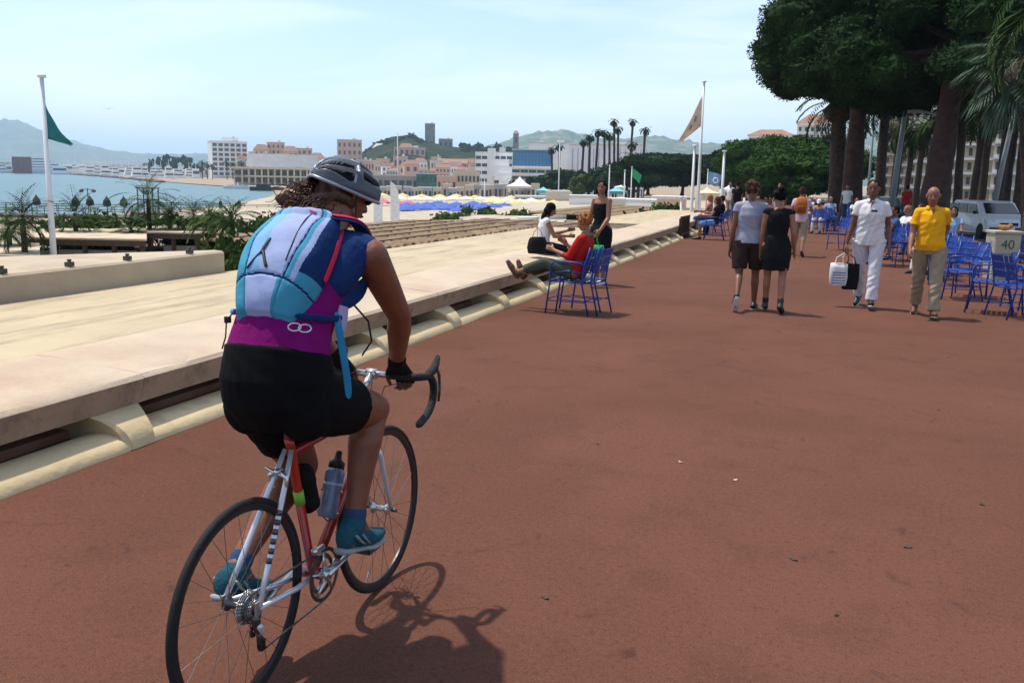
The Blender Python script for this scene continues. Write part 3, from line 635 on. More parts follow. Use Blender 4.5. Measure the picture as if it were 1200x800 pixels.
def wins(t, W_, z0, z1, rows, cols, fw=0.45, fh=0.55, y=-0.03, mat=glassd, x0=None, x1=None, name='window'):
    x0 = -W_/2 if x0 is None else x0; x1 = W_/2 if x1 is None else x1
    cw = (x1-x0)/cols; rh = (z1-z0)/rows; me = winmesh(cw*fw, rh*fh, mat)
    for i in range(cols):
        for j in range(rows):
            o = bpy.data.objects.new(name, me); COL.objects.link(o); o.parent = t; o.location = (x0+cw*(i+0.5), y, z0+rh*(j+0.5))
def building(x0, x1, yt, D, zb, wall, rows, cols, label, roof='flat', rmat=None, dep=None, fw=0.42, fh=0.5, cat='building', group=None, turn=0.0, glass=glassd, name='town_building', rh=0.16, bands=None):
    p = at((x0+x1)/2, D, zb); W_ = pxw(x1-x0, D); H_ = V((x0+x1)/2, yt, D).z-zb; dep = dep or W_*0.6
    ang = YAW-math.atan(((x0+x1)/2-600)/FPX)+turn
    t = thing(name, label, cat, p, ang, group)
    hr = H_*rh if roof in ('hip', 'gable') else 0; hw = H_-hr
    m = MB(); m.box((0, dep/2, hw/2), (W_, dep, hw)); m.build('wall', wall, t)
    rmat = rmat or (roof_t if hr else roof_w); m = MB(); o_ = W_*0.03
    if roof == 'hip':
        a, b_, c_, d_ = (-W_/2-o_, -o_, hw), (W_/2+o_, -o_, hw), (W_/2+o_, dep+o_, hw), (-W_/2-o_, dep+o_, hw); e, f = (-W_*0.25, dep/2, H_), (W_*0.25, dep/2, H_)
        m.add([a, b_, c_, d_, e, f], [(0, 1, 5, 4), (1, 2, 5), (2, 3, 4, 5), (3, 0, 4), (3, 2, 1, 0)])
    elif roof == 'gable':
        m.add([(-W_/2-o_, -o_, hw), (W_/2+o_, -o_, hw), (W_/2+o_, dep+o_, hw), (-W_/2-o_, dep+o_, hw), (-W_/2-o_, dep/2, H_), (W_/2+o_, dep/2, H_)], [(0, 1, 5, 4), (2, 3, 4, 5), (0, 4, 3), (1, 2, 5), (3, 2, 1, 0)])
    else: m.box((0, dep/2, hw+0.15), (W_*1.02, dep*1.02, 0.3)); (m.box((W_*0.2, dep*0.5, hw+1.0), (W_*0.16, dep*0.2, 1.6)) if hw > 12 else None)
    m.build('roof', rmat, t)
    if rows: wins(t, W_, hw*0.06, hw*0.97, rows, cols, fw, fh, mat=glass)
    if bands:
        for j in range(rows+1):
            m = MB(); m.box((0, -0.35, hw*0.06+(hw*0.91)*j/rows), (W_*0.98, 0.7, hw*0.91/rows*0.16)); m.build('balcony', bands, t)
    return t, W_, hw
g1 = 'buildings of the old port'
building(250, 290, 166, 830, -4, wall_white, 7, 6, 'pale grey apartment block at the far left of the town, seven storeys of windows', bands=wall_white, group=g1, fw=.7, fh=.6, turn=0.2)
building(262, 280, 162, 845, -4, wall_white, 0, 0, 'narrow white rooftop block peeking over the pale apartment block', group=g1)
for i, (a, b_, yt, w, r, c_, rf, lab) in enumerate(((292, 300, 178, wall_cream, 6, 2, 'flat', 'narrow cream block right beside the pale apartment block'), (298, 316, 169, wall_ochre, 6, 3, 'hip', 'ochre house block, leftmost of the ochre row'), (314, 334, 167, wall_peach, 6, 4, 'flat', 'tall peach block in the middle of the ochre row'),
        (332, 350, 171, wall_ochre, 5, 3, 'hip', 'ochre block with hipped roof right of the peach one'), (348, 366, 174, wall_peach, 5, 3, 'flat', 'peach block at the right end of the ochre row'), (364, 380, 179, wall_cream, 4, 3, 'hip', 'low cream house behind the cyclist helmet'),
        (396, 424, 164, wall_peach, 5, 5, 'flat', 'big orange peach apartment block standing above the helmet'))):
    building(a, b_, yt, 800+(i % 3)*8, -4, w, r, c_, lab, rf, group=g1)
# long low casino-like hall with dark glazed roof and columns
t, W_, hw = building(277, 372, 197, 420, -3.6, wall_cream, 0, 0, 'long low cream festival hall with dark sloping roof and columned terrace', group=g1, name='festival_hall', dep=40)
m = MB(); m.extr([(-W_*0.36, -3, hw+0.4), (W_*0.50, -3, hw+0.4), (W_*0.50, 6, hw+6.2), (-W_*0.34, 6, hw+6.2)], (0, 0, 0), (0, 30, 0.2)); m.build('glazed_roof', dark_roof, t)
m = MB(); m.box((0, -4, hw-0.2), (W_*1.04, 8, 0.9)); m.box((0.06*W_, -5, hw*0.5), (W_*0.86, 6, 0.6)); m.build('terrace_slab', wall_cream, t)
for i in range(12):
    m = MB(); m.box((-W_*0.4+i*W_*0.075, -7, hw/2), (0.7, 0.7, hw)); m.build('column', wall_cream, t)
wins(t, W_, 0.5, hw*0.9, 2, 11, 0.75, 0.62, y=-0.05)
# old town hill
building(498, 509.5, 145, 880, 14, wall_grey, 0, 0, 'tall square grey stone tower on the old town hill', group=g1, dep=9, name='stone_tower')
t, W_, hw = building(600.5, 607, 153, 900, 10, wall_grey, 3, 1, 'slim grey bell tower right of the old town pines', group=g1, dep=6, name='bell_tower', roof='hip', rh=.08)
building(514, 530, 163, 872, 14, wall_grey, 2, 3, 'ruined grey castle wall beside the square tower', group=g1, dep=14, name='castle')
building(437, 453, 168, 850, 4, wall_cream, 3, 3, 'cream villa with hipped roof left of the big pink villa', 'hip', roof_w, group=g1)
building(462, 498, 173, 800, -2, wall_pink, 4, 6, 'big pink villa below the old town pines', group=g1, fw=.5, fh=.6)
building(466, 486, 168, 812, -2, wall_peach, 0, 0, 'peach attic block rising behind the big pink villa', 'hip', group=g1)
building(505, 517, 184, 780, -3, M('render_yellow', (0.66, 0.5, 0.26), 0.8), 3, 3, 'small yellow house right of the big pink villa', group=g1)
building(515, 548, 186, 770, -3, wall_pink, 3, 6, 'long pink house with windows right of the small yellow one', group=g1, roof='gable', rh=.2)
building(546, 566, 188, 765, -3, wall_peach, 3, 3, 'peach house with red roof at the right end of the pink row', 'hip', group=g1)
building(440, 462, 190, 760, -3, wall_cream, 2, 5, 'low cream house over the quay left of the pink villa', 'gable', group=g1)
building(424, 500, 206, 265, -3.6, M('quay_wall', (0.34, 0.31, 0.27), .85, var=.2, scale=.2), 1, 9, 'long grey quay building along the old port', group=g1, fw=.7, fh=.5)
building(488, 512, 204, 255, -3.6, M('teal_front', (0.06, 0.17, 0.15), 0.5, var=.3, scale=.3), 2, 5, 'teal glazed pavilion on the quay below the pink villa', group=g1, fw=.4)
building(531, 562, 202, 240, -3.6, wall_cream, 2, 7, 'low cream terrace building with a row of dark arches', group=g1, fw=.5)
building(512, 535, 207, 235, -3.6, wall_peach, 1, 4, 'low peach building beside the teal pavilion', group=g1)
# white palace with stepped terraces and blue glass block
t, W_, hw = building(557, 600, 179, 300, -3.6, wall_white, 5, 6, 'white stepped congress palace with strips of windows', group=g1, name='congress_palace', fw=.8, fh=.42, turn=-.1)
m = MB()
for j in range(5): m.box((W_*0.18+j*1.6, -2-j*1.5, 3+j*-0.4+hw*0.1*(4-j)), (W_*0.5, 3.5, hw*0.2*(5-j)*0.42))
m.build('stepped_terrace', wall_white, t)
m = MB(); m.box((-W_*0.05, -1.5, hw*0.55), (2.2, 3.4, hw*1.1)); m.build('stair_tower', wall_white, t)
t, W_, hw = building(600, 647, 176, 300, -3.6, glass_b, 2, 12, 'blue glass block of the congress palace', group=g1, name='glass_block', fw=.85, fh=.85, glass=M('blue_pane', (0.05, 0.20, 0.38), .12, var=.4, scale=.1, spec=.8))
t, W_, hw = building(600, 648, 196, 280, -3.6, wall_white, 4, 5, 'white layered lower front of the congress palace', group=g1, fw=.9, fh=.45, bands=wall_white)
building(619, 672, 168, 330, -3.6, wall_white, 0, 0, 'plain white hall block left of the tall palms', group=g1, dep=40)
building(668, 752, 170, 320, -3.6, M('hall_panel', (0.80, 0.78, 0.80), .7, var=.08, scale=.1), 1, 14, 'huge pale white event hall behind the tall palms', group=g1, dep=50, fw=.06, fh=.9, name='event_hall')
# hotels on the right behind the pines
t, W_, hw = building(875, 925, 151, 230, -0.5, wall_white, 6, 8, 'white hotel with red mansard roof, lower left one', group='grand hotels on the right', roof='hip', rh=.10, bands=wall_white, name='hotel')
t, W_, hw = building(931, 978, 133, 215, -0.5, wall_white, 8, 7, 'taller white hotel with red mansard roof and dormers', group='grand hotels on the right', roof='hip', rh=.12, bands=wall_white, name='hotel')
building(1026, 1066, 128, 120, -0.5, wall_ochre, 8, 5, 'ochre facade glimpsed between the two great pines', group='grand hotels on the right', bands=wall_cream, name='hotel')
for i, (a, b_, yt, lab) in enumerate(((1066, 1112, 108, 'cream hotel facade right behind the thick pine trunk'), (1112, 1165, 96, 'cream hotel facade with balconies behind the van'), (1165, 1235, 88, 'cream hotel facade at the right edge'))):
    building(a, b_, yt, 95-i*6, -0.5, wall_cream, 8, 6, lab, group='grand hotels on the right', bands=wall_white, name='hotel')
# marina, yachts
hull_w = M('yacht_white', (0.88, 0.88, 0.88), 0.3, var=.03, coat=.3)
def yacht(x0, x1, D, label, decks=3, ytop=180, mast=False, hull=hull_w, z=SEA, g='yachts in the old port', turn=0.0):
    Lh = pxw(x1-x0, D); p = at((x0+x1)/2, D, z); t = thing('yacht', label, 'yacht', p, YAW-math.atan(((x0+x1)/2-600)/FPX)+turn, g)
    Hh = max(0.9, Lh*0.075); b_ = Lh*0.1; m = MB(); rs = []
    for f, w, zz in ((-0.5, .85, 0), (-0.42, 1, 0), (0.1, 1, 0), (0.3, .8, .06), (0.42, .4, .2), (0.5, .04, .35)):
        rs.append([(f*Lh, -b_*w, Hh*(1+zz)), (f*Lh, b_*w, Hh*(1+zz)), (f*Lh*0.97, b_*w*.7, -0.2), (f*Lh*.97, -b_*w*.7, -0.2)])
    m.rings(rs); m.build('hull', hull, t)
    Ht = V((x0+x1)/2, ytop, D).z-z; dh = (Ht*0.62-Hh)/max(decks, 1); z_ = Hh
    for j in range(decks):
        a, c_ = -0.42+0.05*j, 0.26-0.11*j; m = MB()
        m.extr([(a*Lh, -b_*.8, z_), (c_*Lh, -b_*.8, z_), ((c_-.05)*Lh, -b_*.8, z_+dh*.95), ((a+.01)*Lh, -b_*.8, z_+dh*.95)], (0, 0, 0), (0, b_*1.6, 0)); m.build('cabin', hull, t)
        m = MB(); m.box(((a+c_)/2*Lh, 0, z_+dh*0.52), ((c_-a)*Lh*.86, b_*1.62, dh*.34)); m.build('cabin_window', glassd, t); z_ += dh
    m = MB(); m.tube([(-.05*Lh, 0, z_-.1), (-.09*Lh, 0, Ht)], [.25, .08], 6); m.build('mast', hull_w, t)
    if mast: m = MB(); m.tube([(-.35*Lh, 0, Hh+1), (0, 0, Hh+1.2)], .12, 5); m.build('boom', hull_w, t)
    return t
yacht(22, 96, 1060, 'largest white motor yacht at the far left, several decks', 4, 174)
for i, (a, b_, y, dk, lab) in enumerate(((-20, 16, 186, 2, 'white yacht cut by the left edge'), (98, 122, 188, 2, 'white yacht right of the largest one'), (118, 140, 190, 2, 'small white motor yacht in the middle of the marina'), (138, 152, 191, 1, 'short white boat left of the dark hulled one'), (165, 200, 190, 2, 'dark hulled boat at the right of the marina'), (200, 222, 192, 1, 'white boat with sloping bow beneath the dark tree group'), (60, 84, 189, 1, 'small white boat in front of the largest yacht'))):
    yacht(a, b_, (1000, 1020, 1000, 980, 820, 780, 960)[i], lab, dk, y, hull=hull_w if i != 4 else M('yacht_navy', (.03, .05, .10), .3))
for i, (a, b_, y) in enumerate(((84, 96, 176), (108, 116, 178), (128, 134, 181), (148, 156, 180), (176, 182, 184), (30, 36, 176))):
    yacht(a, b_, 1090, ['thin masted sailing boat behind the largest yacht', 'thin masted sailing boat right of the largest yacht', 'sailing boat with short mast mid marina', 'sailing boat mast before the trees', 'sailing boat beside the dark hull', 'sailing boat behind the red boathouse'][i], 0, y, True, g='sailing boats in the marina')
building(16, 36, 184, 1000, -4, M('boathouse_red', (.25, .05, .05), .7), 1, 3, 'dark red boathouse on the far quay at the left', group=g1)
for i, (a, b_, y, w) in enumerate(((-30, 18, 190, wall_cream), (92, 128, 193, wall_white), (126, 170, 194, wall_cream), (166, 214, 197, wall_white), (222, 252, 196, wall_cream))):
    building(a, b_, y, 1110 if i < 3 else 900, -4, w, 1, 7, ['low cream quay shed at the left edge', 'low white quay shed behind the boats', 'low cream quay shed mid marina', 'low white quay shed under the trees', 'low cream quay house left of the apartment block'][i], group=g1)
for i, (x, D, y, w) in enumerate(((176, 860, 183, 8), (190, 850, 181, 9), (203, 845, 180, 12), (219, 840, 181, 10), (231, 835, 189, 8))):
    b_ = at(x, D, -4); R_ = pxw(w, D); H_ = V(x, y, D).z+4
    round_tree(b_, H_, R_, H_*.25, .5, 'dark pine on the far quay, '+['leftmost of five', 'second of five from the left', 'widest of the five', 'fourth of five, by the white block', 'lowest of the five'][i], 'pines on the far quay', pine_far, n=9, per=1.6, leaf=1.2, seed=200+i, name='quay_pine')
for i, x in enumerate((237, 243, 249, 266, 273, 290, 283)):
    D = 700; b_ = at(x, D, -4); palm(b_, V(x, 190+(i % 3)*2, D).z+4, .35, 12, 4, 'far palm on the quay '+['left of the apartment block', 'beside the lowest quay pine', 'at the left corner of the apartment block', 'before the apartment block, left one', 'before the apartment block, right one', 'left of the festival hall, nearer it', 'between apartment block and festival hall'][i], 'palms on the far quay', mat=pine_far, leaflet=1.6, npair=4, width=.5, droop=2.2, seed=220+i)
# small moored boat and dark float in the bay (right)
yacht(262, 300, 330, 'long white launch moored off the beach left of the cyclist', 1, 214, z=SEA, g='boats off the beach')
m = MB(); p = at(312, 300, SEA); m.box((0, 0, 0.6), (10, 3.5, 1.2)); m.box((-1, 0, 1.6), (4, 2.6, 0.9)); tag(m.build('barge', M('barge_dark', (.03, .03, .035), .6), loc=p, rz=YAW), 'dark low barge moored near the beach, left of the helmet', 'boat')
# sand spit stones / breakwater
m = MB(); random.seed(4)
for i in range(150):
    x = random.uniform(70, 190); D = np.interp(x, [70, 110, 165, 200], [1090, 800, 540, 440])*random.uniform(.96, 1.0); p = at(x, D, SEA); s = D/500
    m.ell(p+Vector((0, 0, .3)), (s*random.uniform(1, 2.2), s*random.uniform(.8, 1.5), s*random.uniform(.5, 1.1)), n=5)
tag(m.build('breakwater_rocks', M('rock', (.13, .11, .09), .9, var=.3, scale=.4)), 'dark boulders edging the sand spit across the bay', 'rocks', kind='stuff')
# beach parasols: canopy, pole
def parasol(loc, r, h, mat, label, group, droop=0.22, n=8):
    t = thing('parasol', label, 'parasol', loc, random.uniform(0, .7), group); m = MB()
    m.rings([[(rr*math.cos(2*PI*a/n), rr*math.sin(2*PI*a/n), z) for a in range(n)] for rr, z in ((r, h-r*droop*1.7), (r*.98, h-r*droop*1.5), (r*.5, h-r*droop*.55), (.05, h))], cap=False); m.build('canopy', mat, t)
    m = MB(); m.tube([(0, 0, -.1), (0, 0, h+.15)], .04, 6); m.build('pole', wall_white, t); return t
cb = M('canvas_blue', (.05, .11, .42), .8); cw = M('canvas_white', (.78, .76, .72), .8); cy = M('canvas_yellow', (.70, .50, .18), .8); cr_ = M('canvas_red', (.6, .12, .16), .8); ct = M('canvas_turquoise', (.16, .52, .55), .8); cc = M('canvas_cream', (.74, .62, .42), .8); ck = M('canvas_dark', (.02, .03, .035), .8)
random.seed(77)
rows_ = [(472, 560, 92, 3.6, cb, 9, 'blue beach parasol'), (478, 590, 104, 3.5, cb, 11, 'blue beach parasol'), (575, 650, 118, 3.4, cy, 6, 'yellow beach parasol'), (448, 478, 112, 3.5, cr_, 3, 'pink red beach parasol'), (470, 640, 132, 3.4, cw, 12, 'white beach parasol'), (450, 620, 150, 3.4, cy, 9, 'sand coloured parasol')]
desc_r = ['in the nearest blue row', 'in the second blue row', 'in the yellow row right of the blue ones', 'at the left end of the beach, by the banners', 'in the white row behind the blue ones', 'in the far sand coloured row']
for j, (a, b_, D, _, mt, n_p, lab) in enumerate(rows_):
    for i in range(n_p):
        x = a+(b_-a)*i/(n_p-1)+random.uniform(-2, 2)
        parasol(at(x, D+random.uniform(-4, 4), SEA+.25), 1.15, 2.5+.2*random.random(), mt, lab+' '+desc_r[j], 'beach parasols: '+lab+' '+desc_r[j])
# one label per row is shared by parasols nothing tells apart
# loungers under the parasols
lm = MB(); lm.box((0, 0, .35), (.65, 1.9, .1)); lm.box((0, .8, .6), (.65, .08, .6)); 
for sx in (-.25, .25):
    for sy in (-.7, .7): lm.box((sx, sy, .15), (.05, .05, .3))
for j, (mt, nm, D, a, b_) in enumerate(((cb, 'blue', 96, 468, 560), (cw, 'white', 120, 560, 680), (cy, 'yellow', 110, 640, 700))):
    o0 = lm.build('sun_lounger', mt); tag(o0, nm+' sun lounger on the sand among the parasols', 'sun lounger', nm+' loungers on the beach'); 
    for i in range(16):
        o = o0 if i == 0 else o0.copy(); 
        if i: COL.objects.link(o)
        o.location = at(a+(b_-a)*i/15, D+random.uniform(-7, 7), SEA+.25); o.rotation_euler = (0, 0, random.uniform(-.3, .3)+1.2)
# marquees and canopies
def marquee(x0, x1, ytop, ymid, D, mat, label, zb=SEA+.25):
    W_ = pxw(x1-x0, D); t = thing('marquee', label, 'marquee', at((x0+x1)/2, D, zb), YAW); zt = V((x0+x1)/2, ytop, D).z-zb; zm = V((x0+x1)/2, ymid, D).z-zb; m = MB(); h = W_/2
    rs = []
    for f, q in ((1, 0), (.72, .14), (.42, .38), (.15, .78), (.02, 1)): rs.append([(sx*h*f, sy*h*f, zm+(zt-zm)*q) for sx, sy in ((-1, -1), (1, -1), (1, 1), (-1, 1))])
    m.rings([[(p_[0], p_[1], p_[2]-.5) for p_ in rs[0]]]+rs, cap=False); m.build('canopy', mat, t)
    for sx in (-1, 1):
        for sy in (-1, 1): m = MB(); m.tube([(sx*h*.96, sy*h*.96, 0), (sx*h*.96, sy*h*.96, zm)], .08, 6); m.build('pole', wall_white, t)
    return t
marquee(594, 624, 207, 218, 210, cw, 'white pointed marquee on the beach left of the palms')
marquee(711, 735, 219, 224, 170, ct, 'turquoise tent canopy by the green flag')
marquee(722, 752, 213, 219, 185, cw, 'white canopy behind the turquoise tent')
marquee(819, 842, 219, 226, 62, cc, 'cream square sunshade behind the seated people at the wall end', zb=-1.2)
marquee(628, 646, 219, 223, 180, ct, 'small turquoise awning right of the marquee')
marquee(846, 864, 217, 222, 85, cw, 'small white sunshade right of the cream one', zb=-1.2)
# low white cabins, sheds and kiosks on the beach ahead
for i, (a, b_, yt, D, w, lab) in enumerate(((640, 668, 226, 130, wall_cream, 'cream beach kiosk right of the marquee'), (668, 700, 232, 110, wall_white, 'low white beach cabin behind the women'), (700, 735, 236, 95, wall_cream, 'low cream beach cabin with dark openings'), (735, 770, 238, 80, wall_white, 'low white hut near the green shrubs'), (765, 805, 234, 90, wall_peach, 'low peach beach bar left of the flagpole'), (604, 640, 232, 140, M('olive_shed', (.25, .24, .15), .8), 'olive green beach shed left of the kiosk'),
        (560, 604, 238, 150, wall_cream, 'cream changing cabins on the sand'), (470, 520, 249, 120, M('sand_shed', (.45, .36, .24), .8), 'sand coloured low roof behind the white banners'))):
    building(a, b_, yt, D, SEA+.25, w, 1, 4, lab, group='beach cabins', fw=.5, fh=.4, dep=5, name='beach_cabin')
# low wall / quay ahead with round white tub
for i, (x, D, w, lab) in enumerate(((655, 70, .9, 'white boat shaped planter between the women and the sheds'), (620, 62, .7, 'white rounded planter left of the seated woman'))):
    m = MB(); m.lathe([(w*.35, 0), (w*.8, .5), (w*1.1, 1.0), (w*1.15, 1.05), (w*.9, 1.0)], n=18); tag(m.build('planter', wall_white, smooth=True, loc=at(x, D, -1.9)), lab, 'planter')
# white feather banners
for i, (x, y0, y1, D) in enumerate(((448, 215, 262, 45), (468, 213, 263, 44))):
    b_ = at(x, D, -1.6); h = V(x, y0, D).z+1.6; w = 0.42; t = thing('feather_banner', ['left white feather banner beside the cyclist face', 'right white feather banner beside the cyclist face'][i], 'banner', b_, YAW-.1, 'white feather banners')
    prof = [(0, h*.12), (0, h*.9), (-w*.25, h*.985), (-w*.6, h)] if i == 1 else [(0, h*.12), (0, h*.93), (-w*.2, h)]
    pts = [(-w*.9, 0, h*.12), (-w*.05, 0, h*.12), (0, 0, h*.35), (0, 0, h*.65), (-w*.12, 0, h*.82), (-w*.45, 0, h*.95), (-w*.95, 0, h)][:7]+[(-w*1.0, 0, h*.6)]
    m = MB(); m.extr(pts, (0, -.006, 0), (0, .006, 0)); m.build('cloth', cw, t); m = MB(); m.tube([(-w*1.0, 0, -.2), (-w*1.0, 0, h*.6), (-w*.95, 0, h)], .02, 6); m.build('pole', wall_white, t)
# people on the beach, far off: small standing figures
fig = []
def tiny_person(loc, shirt, pants, label, cat='person', group='people far off on the beach', h=1.7, rz=0, sk=(.33, .18, .11)):
    m = MB(); k = h/1.7
    for sx in (-1, 1): m.limb((sx*.09*k, 0, .82*k), (sx*.1*k, .03*sx, .05*k), .085*k, .05*k, 6); m.limb((sx*.19*k, 0, 1.38*k), (sx*.25*k, .05, .85*k), .045*k, .035*k, 6)
    m.limb((0, 0, .85*k), (0, 0, 1.35*k), .15*k, .16*k, 8); m.limb((0, 0, 1.4*k), (0, 0, 1.5*k), .05*k, .05*k, 6); m.ell((0, .01, 1.6*k), (.08*k, .095*k, .115*k), n=6)
    s_ = M('skin_a', sk, .55); o = m.organic('person', [s_, shirt, pants], voxel=.035, it=1, loc=loc, rz=rz, keep=lambda pc: np.where(pc[:, 2] < .35*k, 0, np.where(pc[:, 2] < .9*k, 2, np.where(pc[:, 2] < 1.42*k, 1, 0))))
    tag(o, label, cat, group); return o
shirts = [M('cloth_%s' % n, c, .85) for n, c in (('white', (.7, .7, .7)), ('black', (.02, .02, .022)), ('red', (.45, .04, .04)), ('blue', (.06, .12, .35)), ('pink', (.6, .25, .3)), ('khaki', (.25, .2, .12)))]
random.seed(9)
for i in range(60):
    x = random.uniform(445, 800); D = random.uniform(72, 190)
    tiny_person(at(x, D, SEA+.25), shirts[i % 6], shirts[(i*3+1) % 6], 'tiny far beachgoer in a '+['white', 'black', 'red', 'blue', 'pink', 'khaki'][i % 6]+' top on the sand', group='far beachgoers in '+['white', 'black', 'red', 'blue', 'pink', 'khaki'][i % 6], rz=random.uniform(0, 6))
# poles, lamp masts and flags
metal_w = M('white_metal', (.70, .70, .70), .4, var=.04, metal=.0)
def pole(x0, y0, D, zb, r, label, name='mast', cat='pole', lean=0.0, cap=True):
    p = at(x0, D, zb); tpz = V(x0, y0, D).z; t = thing(name, label, cat, p); h = tpz-zb
    m = MB(); m.tube([(0, 0, -.2), (0, 0, h*.3), (0, 0, h)], [r, r*.9, r*.6], 12); m.build('shaft', metal_w, t, True)
    m = MB(); m.lathe([(r*.3, h), (r*1.3, h+.02), (r*1.3, h+.08), (r*.3, h+.1)], n=12); m.build('cap', metal_w, t, True); return t, h
def flag(t, h, L_, Hf, mat, drop, dirv, name='flag', ph=0.0):
    # cloth hanging from the pole, rippled, L_ long, Hf tall; drop = how far the fly end sags
    nx, nz = 22, 16; vv = []; d = Vector(dirv).normalized(); s = Vector((-d.y, d.x, 0))
    for i in range(nx+1):
        u = i/nx
        for j in range(nz+1):
            v = j/nz; hang = Hf*(1-0.0*u); z = h-v*hang-drop*u**1.1+0.0; x_ = L_*u*(1-0.25*v*u)
            vv.append(d*(x_+.03)+s*(math.sin(u*7+v*2.2+ph)*.10*u*L_)+Vector((0, 0, z)))
    m = MB(); m.add(vv, [(i*(nz+1)+j, i*(nz+1)+j+1, (i+1)*(nz+1)+j+1, (i+1)*(nz+1)+j) for i in range(nx) for j in range(nz)])
    o = m.build(name, mat, t, True); sf = o.modifiers.new('s', 'SOLIDIFY'); sf.thickness = .006; return o
t, h = pole(56, 92, 24, -1.2, .085, 'tall white flagpole at the left behind the parapet', 'flagpole', 'flagpole')
m = MB(); vv = []; hz0 = V(56, 122, 24).z+1.2; 
top_, bot_ = hz0, V(56, 163, 24).z+1.2; nx = 16; w_ = pxw(27, 24); zt_ = V(56, 170, 24).z+1.2
for i in range(nx+1):
    u = i/nx; 
    for j in range(9):
        v = j/8; zt2 = top_+(zt_+.04-top_)*(u**.72); zb2 = bot_+(zt_-.02-bot_)*u**1.2; rp_ = .07*math.sin(u*8+v*2)*(u+.15)
        vv.append(RT0*(.05+w_*u)+HF*rp_+Vector((0, 0, zt2+(zb2-zt2)*v)))
m.add(vv, [(i*9+j, i*9+j+1, (i+1)*9+j+1, (i+1)*9+j) for i in range(nx) for j in range(8)])
o = m.build('flag', M('flag_teal', (.012, .15, .17), .8, var=.15), t, True); s_ = o.modifiers.new('s', 'SOLIDIFY'); s_.thickness = .008
t, h = pole(819, 97, 47, -1.0, .085, 'tallest white flagpole right of the wall, flying a cream flag', 'flagpole', 'flagpole')
m = MB(); vv = []; D = 47; zA, zB, zC, zD = [V(820, y, D).z+1.0 for y in (111, 148, 165, 168)]; w_ = pxw(24, D)
for i in range(17):
    u = i/16
    for j in range(9):
        v = j/8; a_ = zA+(zC-zA)*u**.9; b2 = zB+(zD-zB)*u**1.0; vv.append(-RT0*(.06+w_*u*(1-.1*v))+HF*.12*math.sin(u*7+v*3)*(u+.1)+Vector((0, 0, a_+(b2-a_)*v)))
m.add(vv, [(i*9+j, i*9+j+1, (i+1)*9+j+1, (i+1)*9+j) for i in range(16) for j in range(8)])
fl = m.build('flag', M('flag_cream', (.72, .56, .42), .8, var=.1), t, True); s_ = fl.modifiers.new('s', 'SOLIDIFY'); s_.thickness = .008
m = MB(); cpx = -RT0*(.06+w_*.34)+Vector((0, 0, zA+(zC-zA)*.36+(zB-zA)*.33)); cpy = -RT0*(.06+w_*.74)+Vector((0, 0, zA+(zC-zA)*.74+.25))
def onflag(u, v):
    a_ = zA+(zC-zA)*u**.9; b2 = zB+(zD-zB)*u; return -RT0*(.06+w_*u*(1-.1*v))+HF*(.12*math.sin(u*7+v*3)*(u+.1)-.02)+Vector((0, 0, a_+(b2-a_)*v))
for u0, v0 in ((.30, .42), (.52, .5)):
    m.tube([onflag(u0+.055*math.cos(a), v0+.10*math.sin(a)) for a in [i*PI/8 for i in range(16)]], .02, 6, closed=True)
m.build('flag_emblem', M('emblem_brown', (.30, .18, .14), .8), t)
t, h = pole(812, 172, 46, -1.0, .09, 'shorter white pole standing against the tallest flagpole', 'mast', 'mast')
t, h = pole(847, 178, 60, -1.0, .12, 'thick short white mast right of the cream sunshade', 'mast', 'mast')
t, h = pole(829, 200, 62, -1.0, .04, 'small pole with a pale blue flag beyond the tall flagpole', 'flagpole', 'flagpole')
o = flag(t, h-.05, .95, .75, M('flag_blue', (.20, .36, .58), .8), .25, (.95, .3, 0)); m = MB(); c0 = Vector((.95, .3, 0)).normalized()*.5+Vector((0, 0, h-.62))-HF*.16
m.tube([c0+RT0*.16*math.cos(a)+Vector((0, 0, .16*math.sin(a))) for a in [i*PI/6 for i in range(12)]], .035, 6, closed=True); m.build('flag_emblem', wall_white, t)
t, h = pole(740, 196, 120, SEA, .09, 'thin pole with a green flag in front of the dark pines', 'flagpole', 'flagpole'); flag(t, h-.1, 1.3, 1.1, M('flag_green', (.03, .28, .12), .8), .9, (.95, .3, 0))
for i, (x, y, D, lab) in enumerate(((655, 166, 150, 'white lamp mast on the beach left of the tall palms'), (714, 194, 130, 'white mast below the tallest palms'), (732, 200, 125, 'thin white mast left of the green flag'), (466, 156, 600, 'tall white mast in front of the pink villa'), (800, 232, 55, 'thin dark post by the shrubs'), (568, 210, 150, 'dark post on the beach left of the white marquee'))):
    pole(x, y, D, SEA, .11 if D < 300 else .35, lab, 'mast', 'mast')
# road lamps and leaning post on the right
lampg = M('lamp_grey', (.30, .33, .34), .45, var=.05)
def road_lamp(x, D, y, label, zb=-.1, lean=(0, 0), r=.09):
    p = at(x, D, zb); h = V(x, y, D).z-zb; t = thing('street_lamp', label, 'street lamp', p, 0, 'lamp posts on the right')
    m = MB(); m.tube([(0, 0, -.2), (lean[0]*.3, lean[1]*.3, h*.35), (lean[0], lean[1], h)], [r, r*.85, r*.5], 12); m.build('post', lampg, t, True)
    m = MB(); m.tube([(lean[0], lean[1], h), (lean[0]-.2, lean[1], h+.5), (lean[0]-.9, lean[1], h+.7)], [r*.5, r*.45, r*.4], 8); m.build('arm', lampg, t, True)
    m = MB(); m.box((lean[0]-1.2, lean[1], h+.68), (.6, .25, .12)); m.build('lamp_head', lampg, t); return t
road_lamp(1046, 46, 40, 'leaning grey lamp post right behind the man in white', lean=(.5, 0), r=.15)
road_lamp(1165, 44, 40, 'leaning pale lamp post above the white van', lean=(.9, 0), r=.13)
road_lamp(1018, 60, 95, 'thin pale post right of the left pine trunk')
